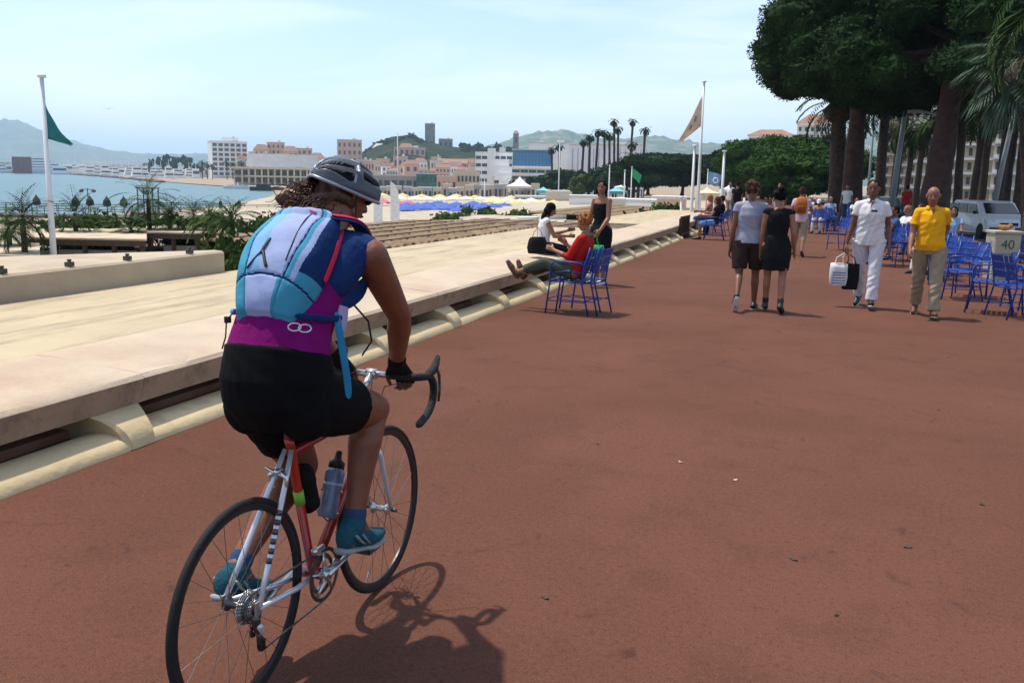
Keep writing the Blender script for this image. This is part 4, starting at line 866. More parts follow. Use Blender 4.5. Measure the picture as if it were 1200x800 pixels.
road_lamp(1100, 40, 150, 'short grey post right of the thick pine trunk', r=.12)

# infill: the dense small houses and boats of the port
random.seed(31); wl = [('cream', wall_cream), ('peach', wall_peach), ('white', wall_white), ('grey', M('render_grey', (.42, .42, .42), .8)), ('pink', wall_pink)]
for i in range(46):
    nm_, w_ = wl[i % 5]; x = 286+i*7.6+random.uniform(-3, 3); W_ = random.uniform(9, 17); far = i % 3 == 0
    if x > 600: W_ = 10
    yt = random.uniform(186, 198) if not far else random.uniform(181, 190)
    if x < 380: yt -= 3
    building(x-W_/2, x+W_/2, yt, 690-(i % 4)*25 if not far else 760, -3.6, w_, random.choice((2, 3)), random.choice((2, 3, 4)), 'small far '+nm_+' house packed among others in the old port', random.choice(('hip', 'gable', 'flat')), group='small far '+nm_+' houses of the old port', rh=.18, turn=random.uniform(-.3, .3))
for i in range(22):
    x = 440+i*9+random.uniform(-3, 3); D = random.uniform(190, 235); nm_, w_ = wl[(0, 3, 0)[i % 3]]
    building(x-5, x+5, random.uniform(216, 222), D, -3.7, w_, 1, 2, 'low '+nm_+' beach hut in the row behind the parasols', 'flat', group='low '+nm_+' beach huts behind the parasols', dep=4, fw=.5, fh=.5)
for i in range(26):
    x = -5+i*9.4+random.uniform(-3, 3); D = random.uniform(1070, 1120) if x < 110 else (random.uniform(930, 1010) if x < 160 else random.uniform(720, 800)); w_ = random.uniform(12, 20); yacht(x-w_/2, x+w_/2, D, 'small white boat among the crowded marina berths', random.choice((1, 2, 2, 3)), random.uniform(184, 192), i % 4 == 0, g='crowded marina boats', turn=random.uniform(-.5, .5))
# ================================================================== beach club behind the parapet: pavilions, plants, jetty
pv_roof = M('pavilion_roof', (.52, .42, .29), .8, var=.15, scale=.6, dirt=((.3, .22, .15), .5, .5, .7)); 
def pavilion(x0, x1, D0, D1, z, label):
    a, b_, c_, d_ = at(x0, D0, 0), at(x1, D0, 0), at(x1, D1, 0), at(x0, D1, 0); o_ = (a+b_+c_+d_)/4; t = thing('beach_pavilion', label, 'pavilion', (o_.x, o_.y, -1.6), 0, 'beach club pavilions')
    P_ = [(q-o_) for q in (a, b_, c_, d_)]; m = MB(); m.prism([(q.x, q.y) for q in P_], 1.6+z-.05, 1.6+z); m.build('roof', pv_roof, t)
    m = MB()
    m.prism([(q.x*.985, q.y*.985) for q in P_], 1.6+z-.22, 1.6+z-.055); m.build('roof_beam', dkwood, t)
    for q in P_:
        m = MB(); m.box((q.x*.93, q.y*.93, (1.6+z-.22)/2-.3), (.12, .12, 1.6+z+.4)); m.build('post', dkwood, t)
    for k_ in (.25, .5, .75):
        q = P_[0].lerp(P_[1], k_); m = MB(); m.box((q.x*.95, q.y*.95, (1.6+z-.22)/2-.3), (.10, .10, 1.6+z+.4)); m.build('post', dkwood, t)
    q = (P_[0]+P_[1])/2; m = MB(); m.box((q.x*.8, q.y*.8, .35), (2.6, .6, .3), rz=YAW); m.box((q.x*.8, q.y*.8+.3, .65), (2.6, .1, .5), rz=YAW); m.build('bench', M('bench_white', (.62, .58, .52), .7), t)
    return t
pavilion(20, 168, 27, 33, -.28, 'cream flat roofed beach pavilion on dark posts behind the left parapet')
pavilion(168, 288, 29.5, 34, -.22, 'brown edged flat pavilion roof to the left of the cyclist, right one of two')
pavilion(-60, 40, 23, 27, -.45, 'cream roofed pavilion cut by the left edge')
# planting
bush(at(82, 32, -1.3), 1.5, 1.55, 'round green shrub right of the left flagpole', shrub_l, seed=1, group='beach club shrubs', n=12, per=330, leaf=.07)
bush(at(118, 33, -1.3), 1.6, 1.45, 'wide green shrub left of the tall young palm', shrub_l, seed=2, group='beach club shrubs', n=12, per=330, leaf=.07)
bush(at(205, 34, -1.3), 1.6, 1.5, 'olive green shrub right of the tall young palm', shrub_l, seed=3, group='beach club shrubs', n=12, per=330, leaf=.07)
bush(at(238, 33, -1.3), 1.5, 1.6, 'olive green shrub near the two dark figures on the jetty', shrub_l, seed=4, group='beach club shrubs', n=12, per=330, leaf=.07)
bush(at(292, 17.5, -1.1), .75, 1.75, 'dense dark green shrub next to the cyclist back', shrub_l, seed=5, group='beach club shrubs', n=16, per=700, leaf=.05)
bush(at(262, 18.5, -1.1), .6, 1.5, 'dark green shrub at the right end of the parapet', shrub_l, seed=6, group='beach club shrubs', n=12, per=700, leaf=.05)
bush(at(320, 30, -1.2), 1.3, 1.8, 'green shrub directly behind the cyclist hair', shrub_l, seed=7, group='beach club shrubs', n=12, per=330, leaf=.07)
for i, (x, D, y, L_, lab) in enumerate(((22, 24, 248, 1.0, 'young feathery palm at the left edge before the jetty'), (4, 26, 262, .9, 'low palm cut by the left edge'), (84, 30, 246, 1.2, 'arching palm just right of the left flagpole'), (172, 31, 226, 1.25, 'tallest young palm behind the parapet, in the middle'), (150, 30, 262, 1.0, 'low palm left of the tallest young palm'), (196, 31, 248, 1.15, 'young palm right of the tallest one'), (225, 31, 246, 1.1, 'young palm beside the olive shrubs'), (245, 28, 252, 1.0, 'feathery palm left of the cyclist, near the parapet end'), (270, 24, 250, .9, 'palm fronds right beside the backpack'))):
    b_ = at(x, D, -1.3); p = V(x, y+8, D); palm(b_, max(.5, p.z+1.3), .09, 30, L_, lab, 'young palms of the beach club', mat=shrub_l if i % 2 else palm_g, leaflet=.3, npair=16, droop=1.3, width=.018, up=1.5, seed=300+i, name='young_palm')
# weeds and small bushes ahead of the women, far agave and palms near the blue parasols
for i, (x, D, h, r, lab) in enumerate(((524, 70, 1.3, 1.2, 'dark spiky bush on the sand before the blue parasols'), (563, 80, 1.6, 2.2, 'wide olive bush right of the spiky one'), (600, 78, 1.5, 1.6, 'olive bush behind the women at the left'), (765, 52, 1.4, 1.0, 'small green shrub on the terrace edge behind the wall'), (748, 46, 1.3, .9, 'yellowish green shrub behind the standing woman'), (540, 75, 1.3, 1.8, 'olive grass tussock on the sand'), (786, 60, 1.5, 1.2, 'green shrub left of the tall flagpole'), (618, 74, 1.4, 1.3, 'low hedge piece left of the white planter'))):
    bush(at(x, D, -1.5 if D < 65 else -2.6), r, h+.3, lab, shrub_l, seed=30+i, n=8, per=90, leaf=.13, group='scattered beach shrubs')
# flat reed huts, walls of the clubs ahead (brown strips)
for i, (x0, x1, D0, D1, z, lab, mt) in enumerate(((455, 640, 34, 40, -.95, 'pale sand coloured flat roof beyond the cane roof', pv_roof), (600, 735, 36, 44, -.55, 'brown flat roof strip behind the two women', M('roof_brown', (.2, .13, .08), .85, var=.3, scale=1.2)), (665, 800, 52, 64, -.75, 'greyish flat roof with planks, left of the tall flagpole', cane), (735, 812, 72, 90, -1.1, 'light flat roof far ahead on the beach', roof_w), (560, 690, 52, 62, -1.5, 'pale flat beach club roof with dark edge', roof_w))):
    a, b_, c_, d_ = at(x0, D0, 0), at(x1, D0, 0), at(x1, D1, 0), at(x0, D1, 0); t = thing('flat_roof', lab, 'roof', (0, 0, 0), 0, 'flat beach club roofs'); m = MB(); m.prism([(q.x, q.y) for q in (a, b_, c_, d_)], z-.06, z); m.build('deck', mt, t)
    m = MB(); m.prism([(q.x, q.y) for q in (a+HF*.05, b_+HF*.05, c_, d_)], z-.3, z-.065); m.build('beam', dkwood, t)
    for q in (a, b_, c_, d_): m = MB(); m.box((q.x, q.y, (z-4)/2-.2), (.2, .2, z+3.6)); m.build('post', dkwood, t)
# jetty over the water with rails, tables, parasols and two people
jm = M('jetty_timber', (.10, .09, .085), .85, var=.3, scale=1)
def jetty(xa, xb, D, zd, label, w=5):
    t = thing('jetty', label, 'jetty', (0, 0, 0), 0, 'bathing jetties'); a, b_ = at(xa, D, zd), at(xb, D, zd); d = (b_-a); L_ = d.length; d.normalize(); s = Vector((-d.y, d.x, 0))
    m = MB(); m.prism([((a).x, a.y), (b_.x, b_.y), ((b_+s*w).x, (b_+s*w).y), ((a+s*w).x, (a+s*w).y)], zd-.25, zd); m.build('deck', jm, t)
    n = int(L_/2.5); m = MB()
    for o_ in (Vector(), s*w):
        for zz in (.5, 1.0): m.tube([a+o_+Vector((0, 0, zz)), b_+o_+Vector((0, 0, zz))], .035, 5)
        for i in range(n+1):
            p = a+o_+d*(L_*i/n); m.tube([p+Vector((0, 0, 0)), p+Vector((0, 0, 1.05))], .04, 5)
    m.build('railing', metal_w if 0 else jm, t)
    for i in range(0, n+1, 2):
        for o_ in (Vector(), s*w): p = a+o_+d*(L_*i/n); m = MB(); m.tube([p+Vector((0, 0, -.25)), Vector((p.x, p.y, SEA-.5))], .13, 6); m.build('pile', jm, t)
    return t
jetty(-60, 160, 92, -2.9, 'dark timber bathing jetty with rails reaching in from the left edge')
jetty(150, 330, 104, -3.0, 'farther bathing jetty between the tall young palm and the cyclist')
for i, (x, D, lab) in enumerate(((86, 95, 'left of the flagpole shrub'), (103, 96, 'in the middle of the jetty'), (123, 95, 'right of the middle of the jetty'), (143, 96, 'at the jetty end by the tall young palm'), (40, 95, 'beside the flagpole on its left'))):
    t = thing('closed_parasol', 'dark half closed parasol on the jetty, '+lab, 'parasol', at(x, D, -2.9), 0, 'dark parasols on the jetty'); m = MB(); m.lathe([(.20, .9), (.42, 1.0), (.34, 1.5), (.05, 1.9)], n=10); m.build('canopy', ck, t); m = MB(); m.tube([(0, 0, 0), (0, 0, 2.0)], .04, 6); m.build('pole', jm, t)
    m = MB(); m.lathe([(.45, .7), (.45, .74)], n=12); m.tube([(0.3, 0, 0), (0.3, 0, .7)], .04, 5); tag(m.build('table', jm, loc=at(x+6, D, -2.9)), 'small dark jetty table, '+lab.replace('flagpole shrub', 'shrub'), 'table', 'jetty tables')
t = thing('lookout_frame', 'dark lifeguard frame tower on the jetty behind the tall young palm', 'tower', at(172, 100, -3.0), YAW); 
for sx in (-1, 1):
    for sy in (-1, 1): m = MB(); m.box((sx*.8, sy*.8, 1.4), (.10, .10, 2.8)); m.build('post', jm, t)
m = MB(); m.box((0, 0, 2.85), (1.9, 1.9, .1)); m.build('roof', jm, t); m = MB(); m.box((0, 0, 1.6), (1.8, 1.8, .1)); m.build('platform', jm, t)
m = MB(); p = at(101, 99, -2.9); m.tube([(0, 0, 0), (0, 0, 2.6)], .05, 6); m.tube([(-.7, 0, 2.5), (.7, 0, 2.5)], .04, 6); m.ell((-.65, 0, 2.35), (.25, .2, .18), n=6); m.ell((.65, 0, 2.35), (.25, .2, .18), n=6); tag(m.build('signal_mast', jm, loc=p, rz=YAW), 'dark double headed light mast on the jetty', 'mast')
for i, (x, s1) in enumerate(((257, 1), (279, 1))):
    tiny_person(at(x, 106, -3.0), shirts[1], shirts[1], ['dark silhouetted bather on the far jetty, left of two', 'dark silhouetted bather on the far jetty, right of two, nearest the backpack'][i], group='bathers on the jetty', rz=i)
# a gull
m = MB(); m.limb((0, -.25, 0), (0, .25, .02), .06, .05, 8)
for s in (-1, 1): m.add([(0, -.08, .03), (s*.5, .05, .25), (s*.95, -.12, .12), (s*.5, -.16, .22), (0, .1, .03), (s*.5, .05, .235), (s*.95, -.12, .105), (s*.5, -.16, .205)], [(0, 1, 3, 4), (1, 2, 3)])
p = V(127, 128, 120); tag(m.build('seagull', M('gull_grey', (.25, .25, .27), .7), loc=p, rz=.7), 'small grey gull gliding in the sky right of the left flag', 'bird')
# ================================================================== people
skinm = {'tan': M('skin_tan', (.25, .10, .052), .5, var=.10, scale=9, spec=.35), 'fair': M('skin_fair', (.36, .18, .115), .5, var=.08, scale=9), 'brown': M('skin_brown', (.16, .062, .033), .5, var=.1, scale=9), 'mid': M('skin_mid', (.28, .12, .066), .5, var=.08, scale=9)}
hairm = {'dark': M('hair_dark', (.006, .0045, .004), .7, var=.4, scale=40, bump=.6, bscale=90, spec=.08), 'brown': M('hair_brown', (.055, .026, .014), .55, var=.5, scale=40, bump=.6, bscale=90, spec=.08), 'ginger': M('hair_ginger', (.30, .115, .04), .6, var=.4, scale=40, bump=.6, bscale=90, spec=.08), 'grey': M('hair_grey', (.10, .09, .085), .6, var=.3, scale=40, bump=.5, bscale=90, spec=.08)}
def C_(n, rgb, **k): return M('cloth_'+n, rgb, k.pop('rough', .88), var=k.pop('var', .10), scale=k.pop('scale', 7), bump=k.pop('bump', .5), bscale=k.pop('bscale', 14), spec=.10, **k)
eye_w = M('eye_white', (.28, .24, .22), .4); eye_d = M('eye_dark', (.02, .012, .01), .25); lipm = M('lips', (.26, .07, .055), .5); browm = hairm['dark']
def rot(axis, deg): return Matrix.Rotation(math.radians(deg), 3, axis)
def skeleton(H, P):
    """joints in local space: +Y forward, +X right, feet at z=0 (or pelvis at P['hip_z'] when sitting)"""
    g = P.get; J = {}; th, sh, ft = .245*H, .235*H, .045*H
    lean = g('lean', 0); side = g('side', 0); Rt = rot('X', -lean)@rot('Y', side); Rt = rot('Z', g('twist', 0))@Rt
    def leg(s, hip, knee, ab=2):
        q = 'R' if s > 0 else 'L'; a = math.radians(hip); k = math.radians(hip-knee)
        h = Vector((s*.052*H, 0, 0)); kn = h+Vector((s*math.sin(math.radians(ab))*th, math.sin(a)*th, -math.cos(a)*th*math.cos(math.radians(ab))))
        an = kn+Vector((s*math.sin(math.radians(ab*.3))*sh, math.sin(k)*sh, -math.cos(k)*sh)); fp = math.radians(g('foot'+q, 0)); yw = math.radians(s*g('toe_out', 8))
        d = Vector((math.sin(yw)*math.cos(fp), math.cos(yw)*math.cos(fp), math.sin(fp))); n = Vector((0, -math.sin(fp), math.cos(fp)))
        J['hip'+q], J['knee'+q], J['ankle'+q] = h, kn, an; J['heel'+q] = an-d*.028*H-n*ft*.72; J['toe'+q] = an+d*.105*H-n*ft*.86; J['ball'+q] = an+d*.06*H-n*ft*.82
        J['low'+q] = min(J['heel'+q].z, J['toe'+q].z)-.012*H
    leg(1, g('hipR', 0), g('kneeR', 0), g('abR', g('ab', 2))); leg(-1, g('hipL', 0), g('kneeL', 0), g('abL', g('ab', 2)))
    dz = g('hip_z') if g('hip_z') is not None else -min(J['lowL'], J['lowR'])
    for k_ in list(J):
        if not k_.startswith('low'): J[k_] = J[k_]+Vector((0, 0, dz))
    pel = Vector((0, 0, dz)); J['pelvis'] = pel; up = lambda x, y, z: pel+Rt@Vector((x*H, y*H, z*H))
    J['waist'], J['chest'], J['neck0'] = up(0, .004, .095), up(0, .0, .20), up(0, -.004, .298); J['Rt'] = Rt
    hp, hy = g('head_pitch', 0), g('head_yaw', 0); Rh = rot('Z', -hy)@rot('Z', g('twist', 0))@rot('X', -lean*.35-hp)@rot('Y', g('head_tilt', 0)); J['Rh'] = Rh
    J['neck1'] = J['neck0']+(Rt@Vector((0, .008*H, .035*H))); J['head'] = J['neck1']+Rh@Vector((0, .010*H, .062*H))
    for s, q in ((1, 'R'), (-1, 'L')):
        S = up(s*g('shw', .095), 0, .272-g('drop'+q, 0)); a, ab = g('sh'+q, 0), g('shab'+q, 8); R1 = Rt@rot('Y', -s*ab)@rot('X', a); ua, fa = .172*H, .150*H
        E_ = S+R1@Vector((0, 0, -ua)); R2 = R1@rot('Z', s*g('elin'+q, 10))@rot('X', g('el'+q, 12)); Wr = E_+R2@Vector((0, 0, -fa))
        J['sho'+q], J['elb'+q], J['wri'+q], J['R2'+q] = S, E_, Wr, R2
    for k_, v in g('over', {}).items():
        J[k_] = Vector(v)
    J['H'] = H; return J
def hand_shapes(mb, wr, R, H, s, curl=35, grip=False):
    """palm, four unequal fingers with knuckles, thumb; R maps local -Z to the hand direction; s=+1 right hand"""
    k = H/1.7; palm_l = .085*k; f = lambda x, y, z: wr+R@Vector((x*k, y*k, z*k))
    mb.loft([(f(0, 0, .012), R@Vector((0, 1, 0)), R@Vector((1, 0, 0)), .024*k, .018*k), (f(0, .002, -.03), R@Vector((0, 1, 0)), R@Vector((1, 0, 0)), .034*k, .017*k), (f(0, .003, -.085), R@Vector((0, 1, 0)), R@Vector((1, 0, 0)), .040*k, .014*k), (f(0, .003, -.096), R@Vector((0, 1, 0)), R@Vector((1, 0, 0)), .034*k, .009*k)], n=12)
    c = curl if not grip else 75
    for i, (y, L_) in enumerate(((.030, .070), (.011, .078), (-.009, .073), (-.028, .058))):
        p = Vector((0, y*k, -.088*k)); a = math.radians(c*.45); pts = [p]
        for j, seg in enumerate((.45, .32, .23)):
            p = p+Vector((-s*math.sin(a), (y*.25 if j == 0 else 0), -math.cos(a)))*L_*seg*k; pts.append(p); a += math.radians(c*.75)
        for u, v, r in zip(pts[:-1], pts[1:], (.0092, .0085, .0076)): mb.limb(wr+R@u, wr+R@v, r*k, r*.92*k, 7)
    p0 = Vector((-s*.004*k, .028*k, -.025*k)); p1 = p0+Vector((-s*.016, .024, -.030))*k; p2 = p1+Vector((-s*.012 if not grip else -s*.02, .006, -.030))*k; p3 = p2+Vector((-s*.006, -.004, -.020))*k
    for u, v, r in ((p0, p1, .0135), (p1, p2, .0105), (p2, p3, .0095)): mb.limb(wr+R@u, wr+R@v, r*k, r*.9*k, 7)
def head_shapes(mb, J, fem=False):
    H = J['H']; k = H/1.7; R = J['Rh']; h = J['head']; f = lambda x, y, z: h+R@Vector((x*k, y*k, z*k))
    mb.ell(f(0, -.010, .030), (.074*k, .092*k, .082*k), R, 10); mb.ell(f(0, .018, -.022), (.060*k, .070*k, .082*k), R, 10)
    mb.ell(f(0, .050, -.078), (.030*k, .028*k, .024*k), R, 8); mb.limb(f(-.035, .010, -.062), f(.035, .010, -.062), .030*k, .030*k, 8)
    mb.limb(f(0, .084, .008), f(0, .104, -.028), .008*k, .013*k, 8); mb.ell(f(0, .094, -.033), (.019*k, .012*k, .010*k), R, 6)
    mb.limb(f(-.028, .069, .024), f(.028, .069, .024), .011*k, .011*k, 6); mb.ell(f(0, .045, -.03), (.048*k, .036*k, .040*k), R, 8); mb.limb(f(-.016, .082, -.054), f(.016, .082, -.054), .009*k, .009*k, 6)
    for s in (-1, 1): mb.ell(f(s*.078, -.004, -.006), (.010*k, .020*k, .032*k), R@rot('Z', s*20), 8)
def face_parts(J, par, skin, hair, beard=None):
    H = J['H']; k = H/1.7; R = J['Rh']; h = J['head']; f = lambda x, y, z: h+R@Vector((x*k, y*k, z*k))
    for s in (-1, 1):
        m = MB(); m.ell(f(s*.030, .0735, .004), (.011*k, .006*k, .005*k), R, 6); m.build('eye', eye_w, par, True)
        m = MB(); m.ell(f(s*.030, .0775, .004), (.006*k, .004*k, .006*k), R, 6); m.build('pupil', eye_d, par, True)
        m = MB(); m.limb(f(s*.016, .088, .024), f(s*.047, .078, .022), .0048*k, .0035*k, 6); m.build('eyebrow', hair, par, True)
    m = MB(); m.ell(f(0, .091, -.056), (.022*k, .006*k, .0065*k), R, 6); m.build('mouth', lipm, par, True)
def body(J, par, skin, voxel=.009, feet=True, hands=(35, 35), legs=1.0, bulk=1.0, fem=False, torso=True, grip=(False, False), belly=0.0):
    H = J['H']; k = H/1.7; m = MB(); Rt = J['Rt']; X, Y = Rt@Vector((1, 0, 0)), Rt@Vector((0, 1, 0)); b = bulk
    p = J['pelvis']; X0, Y0 = Vector((1, 0, 0)), Vector((0, 1, 0))
    hw = 1.08 if fem else 1.0
    m.loft([(p+Vector((0, 0, -.07*k)), X0, Y0, .120*k*b*hw, .085*k*b), (p, X0, Y0, .160*k*b*hw, .108*k*b), (J['waist']*.5+p*.5, X, Y, .150*k*b*hw, .105*k*b), (J['waist'], X, Y, (.118 if fem else .135)*k*b, (.092+belly)*k*b), (J['chest'], X, Y, .145*k*b, .108*k*b), (J['chest']*.45+J['neck0']*.55, X, Y, .150*k, .095*k), (J['neck0'], X, Y, .080*k, .062*k), (J['neck0']+Rt@Vector((0, 0, .02*k)), X, Y, .052*k, .052*k)], n=20)
    m.limb(J['neck0']-Rt@Vector((0, 0, .02*k)), J['head']+J['Rh']@Vector((0, -.012*k, -.03*k)), .052*k, .048*k)
    head_shapes(m, J, fem)
    for s, q in ((1, 'R'), (-1, 'L')):
        S, E_, Wr = J['sho'+q], J['elb'+q], J['wri'+q]
        m.limb(S, S.lerp(E_, .45), .048*k*b, .043*k*b); m.limb(S.lerp(E_, .4), E_, .046*k*b, .037*k); m.limb(E_, E_.lerp(Wr, .35), .037*k, .038*k); m.limb(E_.lerp(Wr, .3), Wr, .038*k, .024*k)
        m.limb(J['neck0']-Rt@Vector((0, 0, .012*k)), S-Rt@Vector((0, 0, .006*k)), .040*k, .042*k)
        hand_shapes(m, Wr, J['R2'+q], H, s, hands[0 if q == 'L' else 1], grip[0 if q == 'L' else 1])
        h, kn, an = J['hip'+q]+Vector((s*.02*k, 0, 0)), J['knee'+q], J['ankle'+q]
        m.limb(h, h.lerp(kn, .5), .088*k*b, .070*k*b); m.limb(h.lerp(kn, .45), kn, .072*k*b, .052*k); d = (an-kn).normalized(); bk = Vector((0, -.012*k, 0))
        m.limb(kn, kn.lerp(an, .32)+bk, .050*k, .054*k); m.limb(kn.lerp(an, .3)+bk, an, .053*k, .032*k)
        if feet:
            m.limb(J['heel'+q]+Vector((0, 0, .012*k)), J['ball'+q]+Vector((0, 0, .012*k)), .032*k, .036*k); m.limb(J['ball'+q]+Vector((0, 0, .006*k)), J['toe'+q]+Vector((0, 0, .006*k)), .034*k, .024*k); m.limb(an, J['ball'+q], .034*k, .026*k)
    return m.organic('body', skin, par, voxel, 3)
def wrinkle(amp=.004, f=26, seed=0):
    def fn(co):
        x, y, z = co[:, 0], co[:, 1], co[:, 2]
        return amp*(np.sin(f*(z+.35*np.sin(9*x+seed))+4*np.sin(7*y+seed))*.6+np.sin(f*1.9*(z*.7+x*.8)+5*np.sin(11*z+seed))*.4)
    return fn
def shirt(J, par, mat, sleeve=.5, hem=-.03, loose=1.1, voxel=.009, neck=1.0, fem=False, belly=0.0, name='shirt', flare=1.0, amp=.004):
    H = J['H']; k = H/1.7; m = MB(); Rt = J['Rt']; X, Y = Rt@Vector((1, 0, 0)), Rt@Vector((0, 1, 0)); p = J['pelvis']; L = loose; hw = 1.05 if fem else 1.0
    X0, Y0 = Vector((1, 0, 0)), Vector((0, 1, 0)); up = (J['waist']-p).normalized()
    m.loft([(p+up*hem*H, X0, Y0, .168*k*L*hw*flare, .122*k*L*flare), (p+up*(.03*H), X, Y, .160*k*L*hw, (.116+belly)*k*L), (J['waist'], X, Y, (.130 if fem else .142)*k*L, (.102+belly)*k*L), (J['chest'], X, Y, .152*k*L, .118*k*L), (J['chest']*.4+J['neck0']*.6, X, Y, .142*k*L**.5, .104*k*L**.5), (J['neck0']+Rt@Vector((0, 0, -.012*k)), X, Y, .094*k, .072*k), (J['neck0']+Rt@Vector((0, 0, .012*k*neck)), X, Y, .066*k, .062*k)], n=24)
    for q in 'RL':
        S, E_ = J['sho'+q], J['elb'+q]; m.limb(J['neck0'].lerp(S, .35)-Rt@Vector((0, 0, .018*k)), S-Rt@Vector((0, 0, .004*k)), .054*k, .056*k)
        if sleeve > 0:
            d = (E_-S).normalized(); a = Vector((0, 0, 1)) if abs(d.z) < .9 else Vector((0, 1, 0)); u = d.cross(a).normalized(); w = d.cross(u); e = S+d*((E_-S).length*min(sleeve, 1.0))
            m.loft([(S-d*.02*k, u, w, .036*k, .036*k), (S, u, w, .057*k, .057*k), (S.lerp(e, .5), u, w, .056*k*L**.5, .056*k*L**.5), (e, u, w, .054*k*L, .054*k*L)], n=14)
            if sleeve > 1: Wr = J['wri'+q]; m.limb(E_, E_.lerp(Wr, min(1, sleeve-1)), .050*k, .038*k)
    return m.organic(name, mat, par, voxel, 2, disp=wrinkle(amp))
def legwear(J, par, mat, length=.5, loose=1.15, voxel=.009, name='trousers', top=.03, amp=.004, flare=1.0, fem=False):
    """length in units of the leg: 1 = knee, 2 = ankle"""
    H = J['H']; k = H/1.7; m = MB(); p = J['pelvis']; X0, Y0 = Vector((1, 0, 0)), Vector((0, 1, 0)); up = (J['waist']-p).normalized(); L = loose; hw = 1.06 if fem else 1.0
    m.loft([(p+Vector((0, 0, -.085*k)), X0, Y0, .125*k*L, .09*k*L), (p-Vector((0, 0, .03*k)), X0, Y0, .165*k*hw*L**.6, .118*k*L**.6), (p+up*top*H, X0, Y0, .160*k*hw, .114*k)], n=22)
    for s, q in ((1, 'R'), (-1, 'L')):
        h, kn, an = J['hip'+q]+Vector((s*.022*k, 0, 0)), J['knee'+q], J['ankle'+q]; secs = []; d1, d2 = (kn-h).normalized(), (an-kn).normalized()
        def sec(c, d, r):
            u = Vector((1, 0, 0)); u = (u-d*u.dot(d)).normalized(); return (c, u, d.cross(u), r, r)
        e = h.lerp(kn, min(1, length)); n1 = 4
        for i in range(n1+1):
            t = i/n1; r = (.098-.030*t*min(1, length))*k*L*(1+(flare-1)*t*(1 if length <= 1 else 0)); secs.append(sec(h.lerp(e, t), d1, r))
        if length > 1:
            e2 = kn.lerp(an, min(1.04, length-1)); secs.pop(); dm = (d1+d2).normalized(); secs.append(sec(kn, dm, .068*k*L))
            for i in range(1, 6): t = i/5; secs.append(sec(kn.lerp(e2, t), d2, (.066-.010*t)*k*L*(1+(flare-1)*t)))
        m.loft(secs, n=16)
    return m.organic(name, mat, par, voxel, 2, disp=wrinkle(amp, 30, 2))
def skirt(J, par, mat, length=.9, voxel=.009, name='skirt', top=.03, flare=1.0, loose=1.08):
    H = J['H']; k = H/1.7; p = J['pelvis']; m = MB(); X0, Y0 = Vector((1, 0, 0)), Vector((0, 1, 0)); kL, kR = J['kneeL'], J['kneeR']; kc = (kL+kR)/2; sp = abs(kL.y-kR.y)/2
    e = p.lerp(kc, length); m.loft([(p+Vector((0, 0, top*H)), X0, Y0, .150*k, .11*k), (p, X0, Y0, .186*k*loose, .126*k*loose), (p.lerp(e, .5), X0, Y0, .184*k*loose*flare**.5, (.122*k+sp*.3)*loose), (e, X0, Y0, .160*k*loose*flare, (.105*k+sp*.6)*loose)], n=24)
    return m.organic(name, mat, par, voxel, 2, disp=wrinkle(.004, 22))
def shoes(J, par, mat, sole=None, voxel=.008, high=0.0):
    k = J['H']/1.7
    for q in 'LR':
        m = MB(); he, ba, to, an = J['heel'+q], J['ball'+q], J['toe'+q], J['ankle'+q]; z = Vector((0, 0, .012*k))
        m.limb(he+z, ba+z, .040*k, .044*k); m.limb(ba+z*.6, to+z*.6, .043*k, .032*k); m.limb(an.lerp(he, .35), ba, .042*k, .033*k)
        if high: m.limb(an, an.lerp(J['knee'+q], high), .042*k, .046*k)
        o = m.organic('shoe', mat, par, voxel, 2)
        if sole:
            m = MB(); d = (to-he).normalized(); s = d.cross(Vector((0, 0, 1))).normalized(); n = s.cross(d)
            m.loft([(he-d*.036*k-n*.020*k, s, d, .001, .001)]*0+[(he.lerp(to, t)-n*.026*k-d*(.03*k if t == 0 else 0)+d*(.026*k if t == 1 else 0), s, n, w*k, .010*k) for t, w in ((0, .024), (.06, .036), (.4, .036), (.7, .046), (.92, .038), (1, .018))], n=12); m.build('sole', sole, o, True)
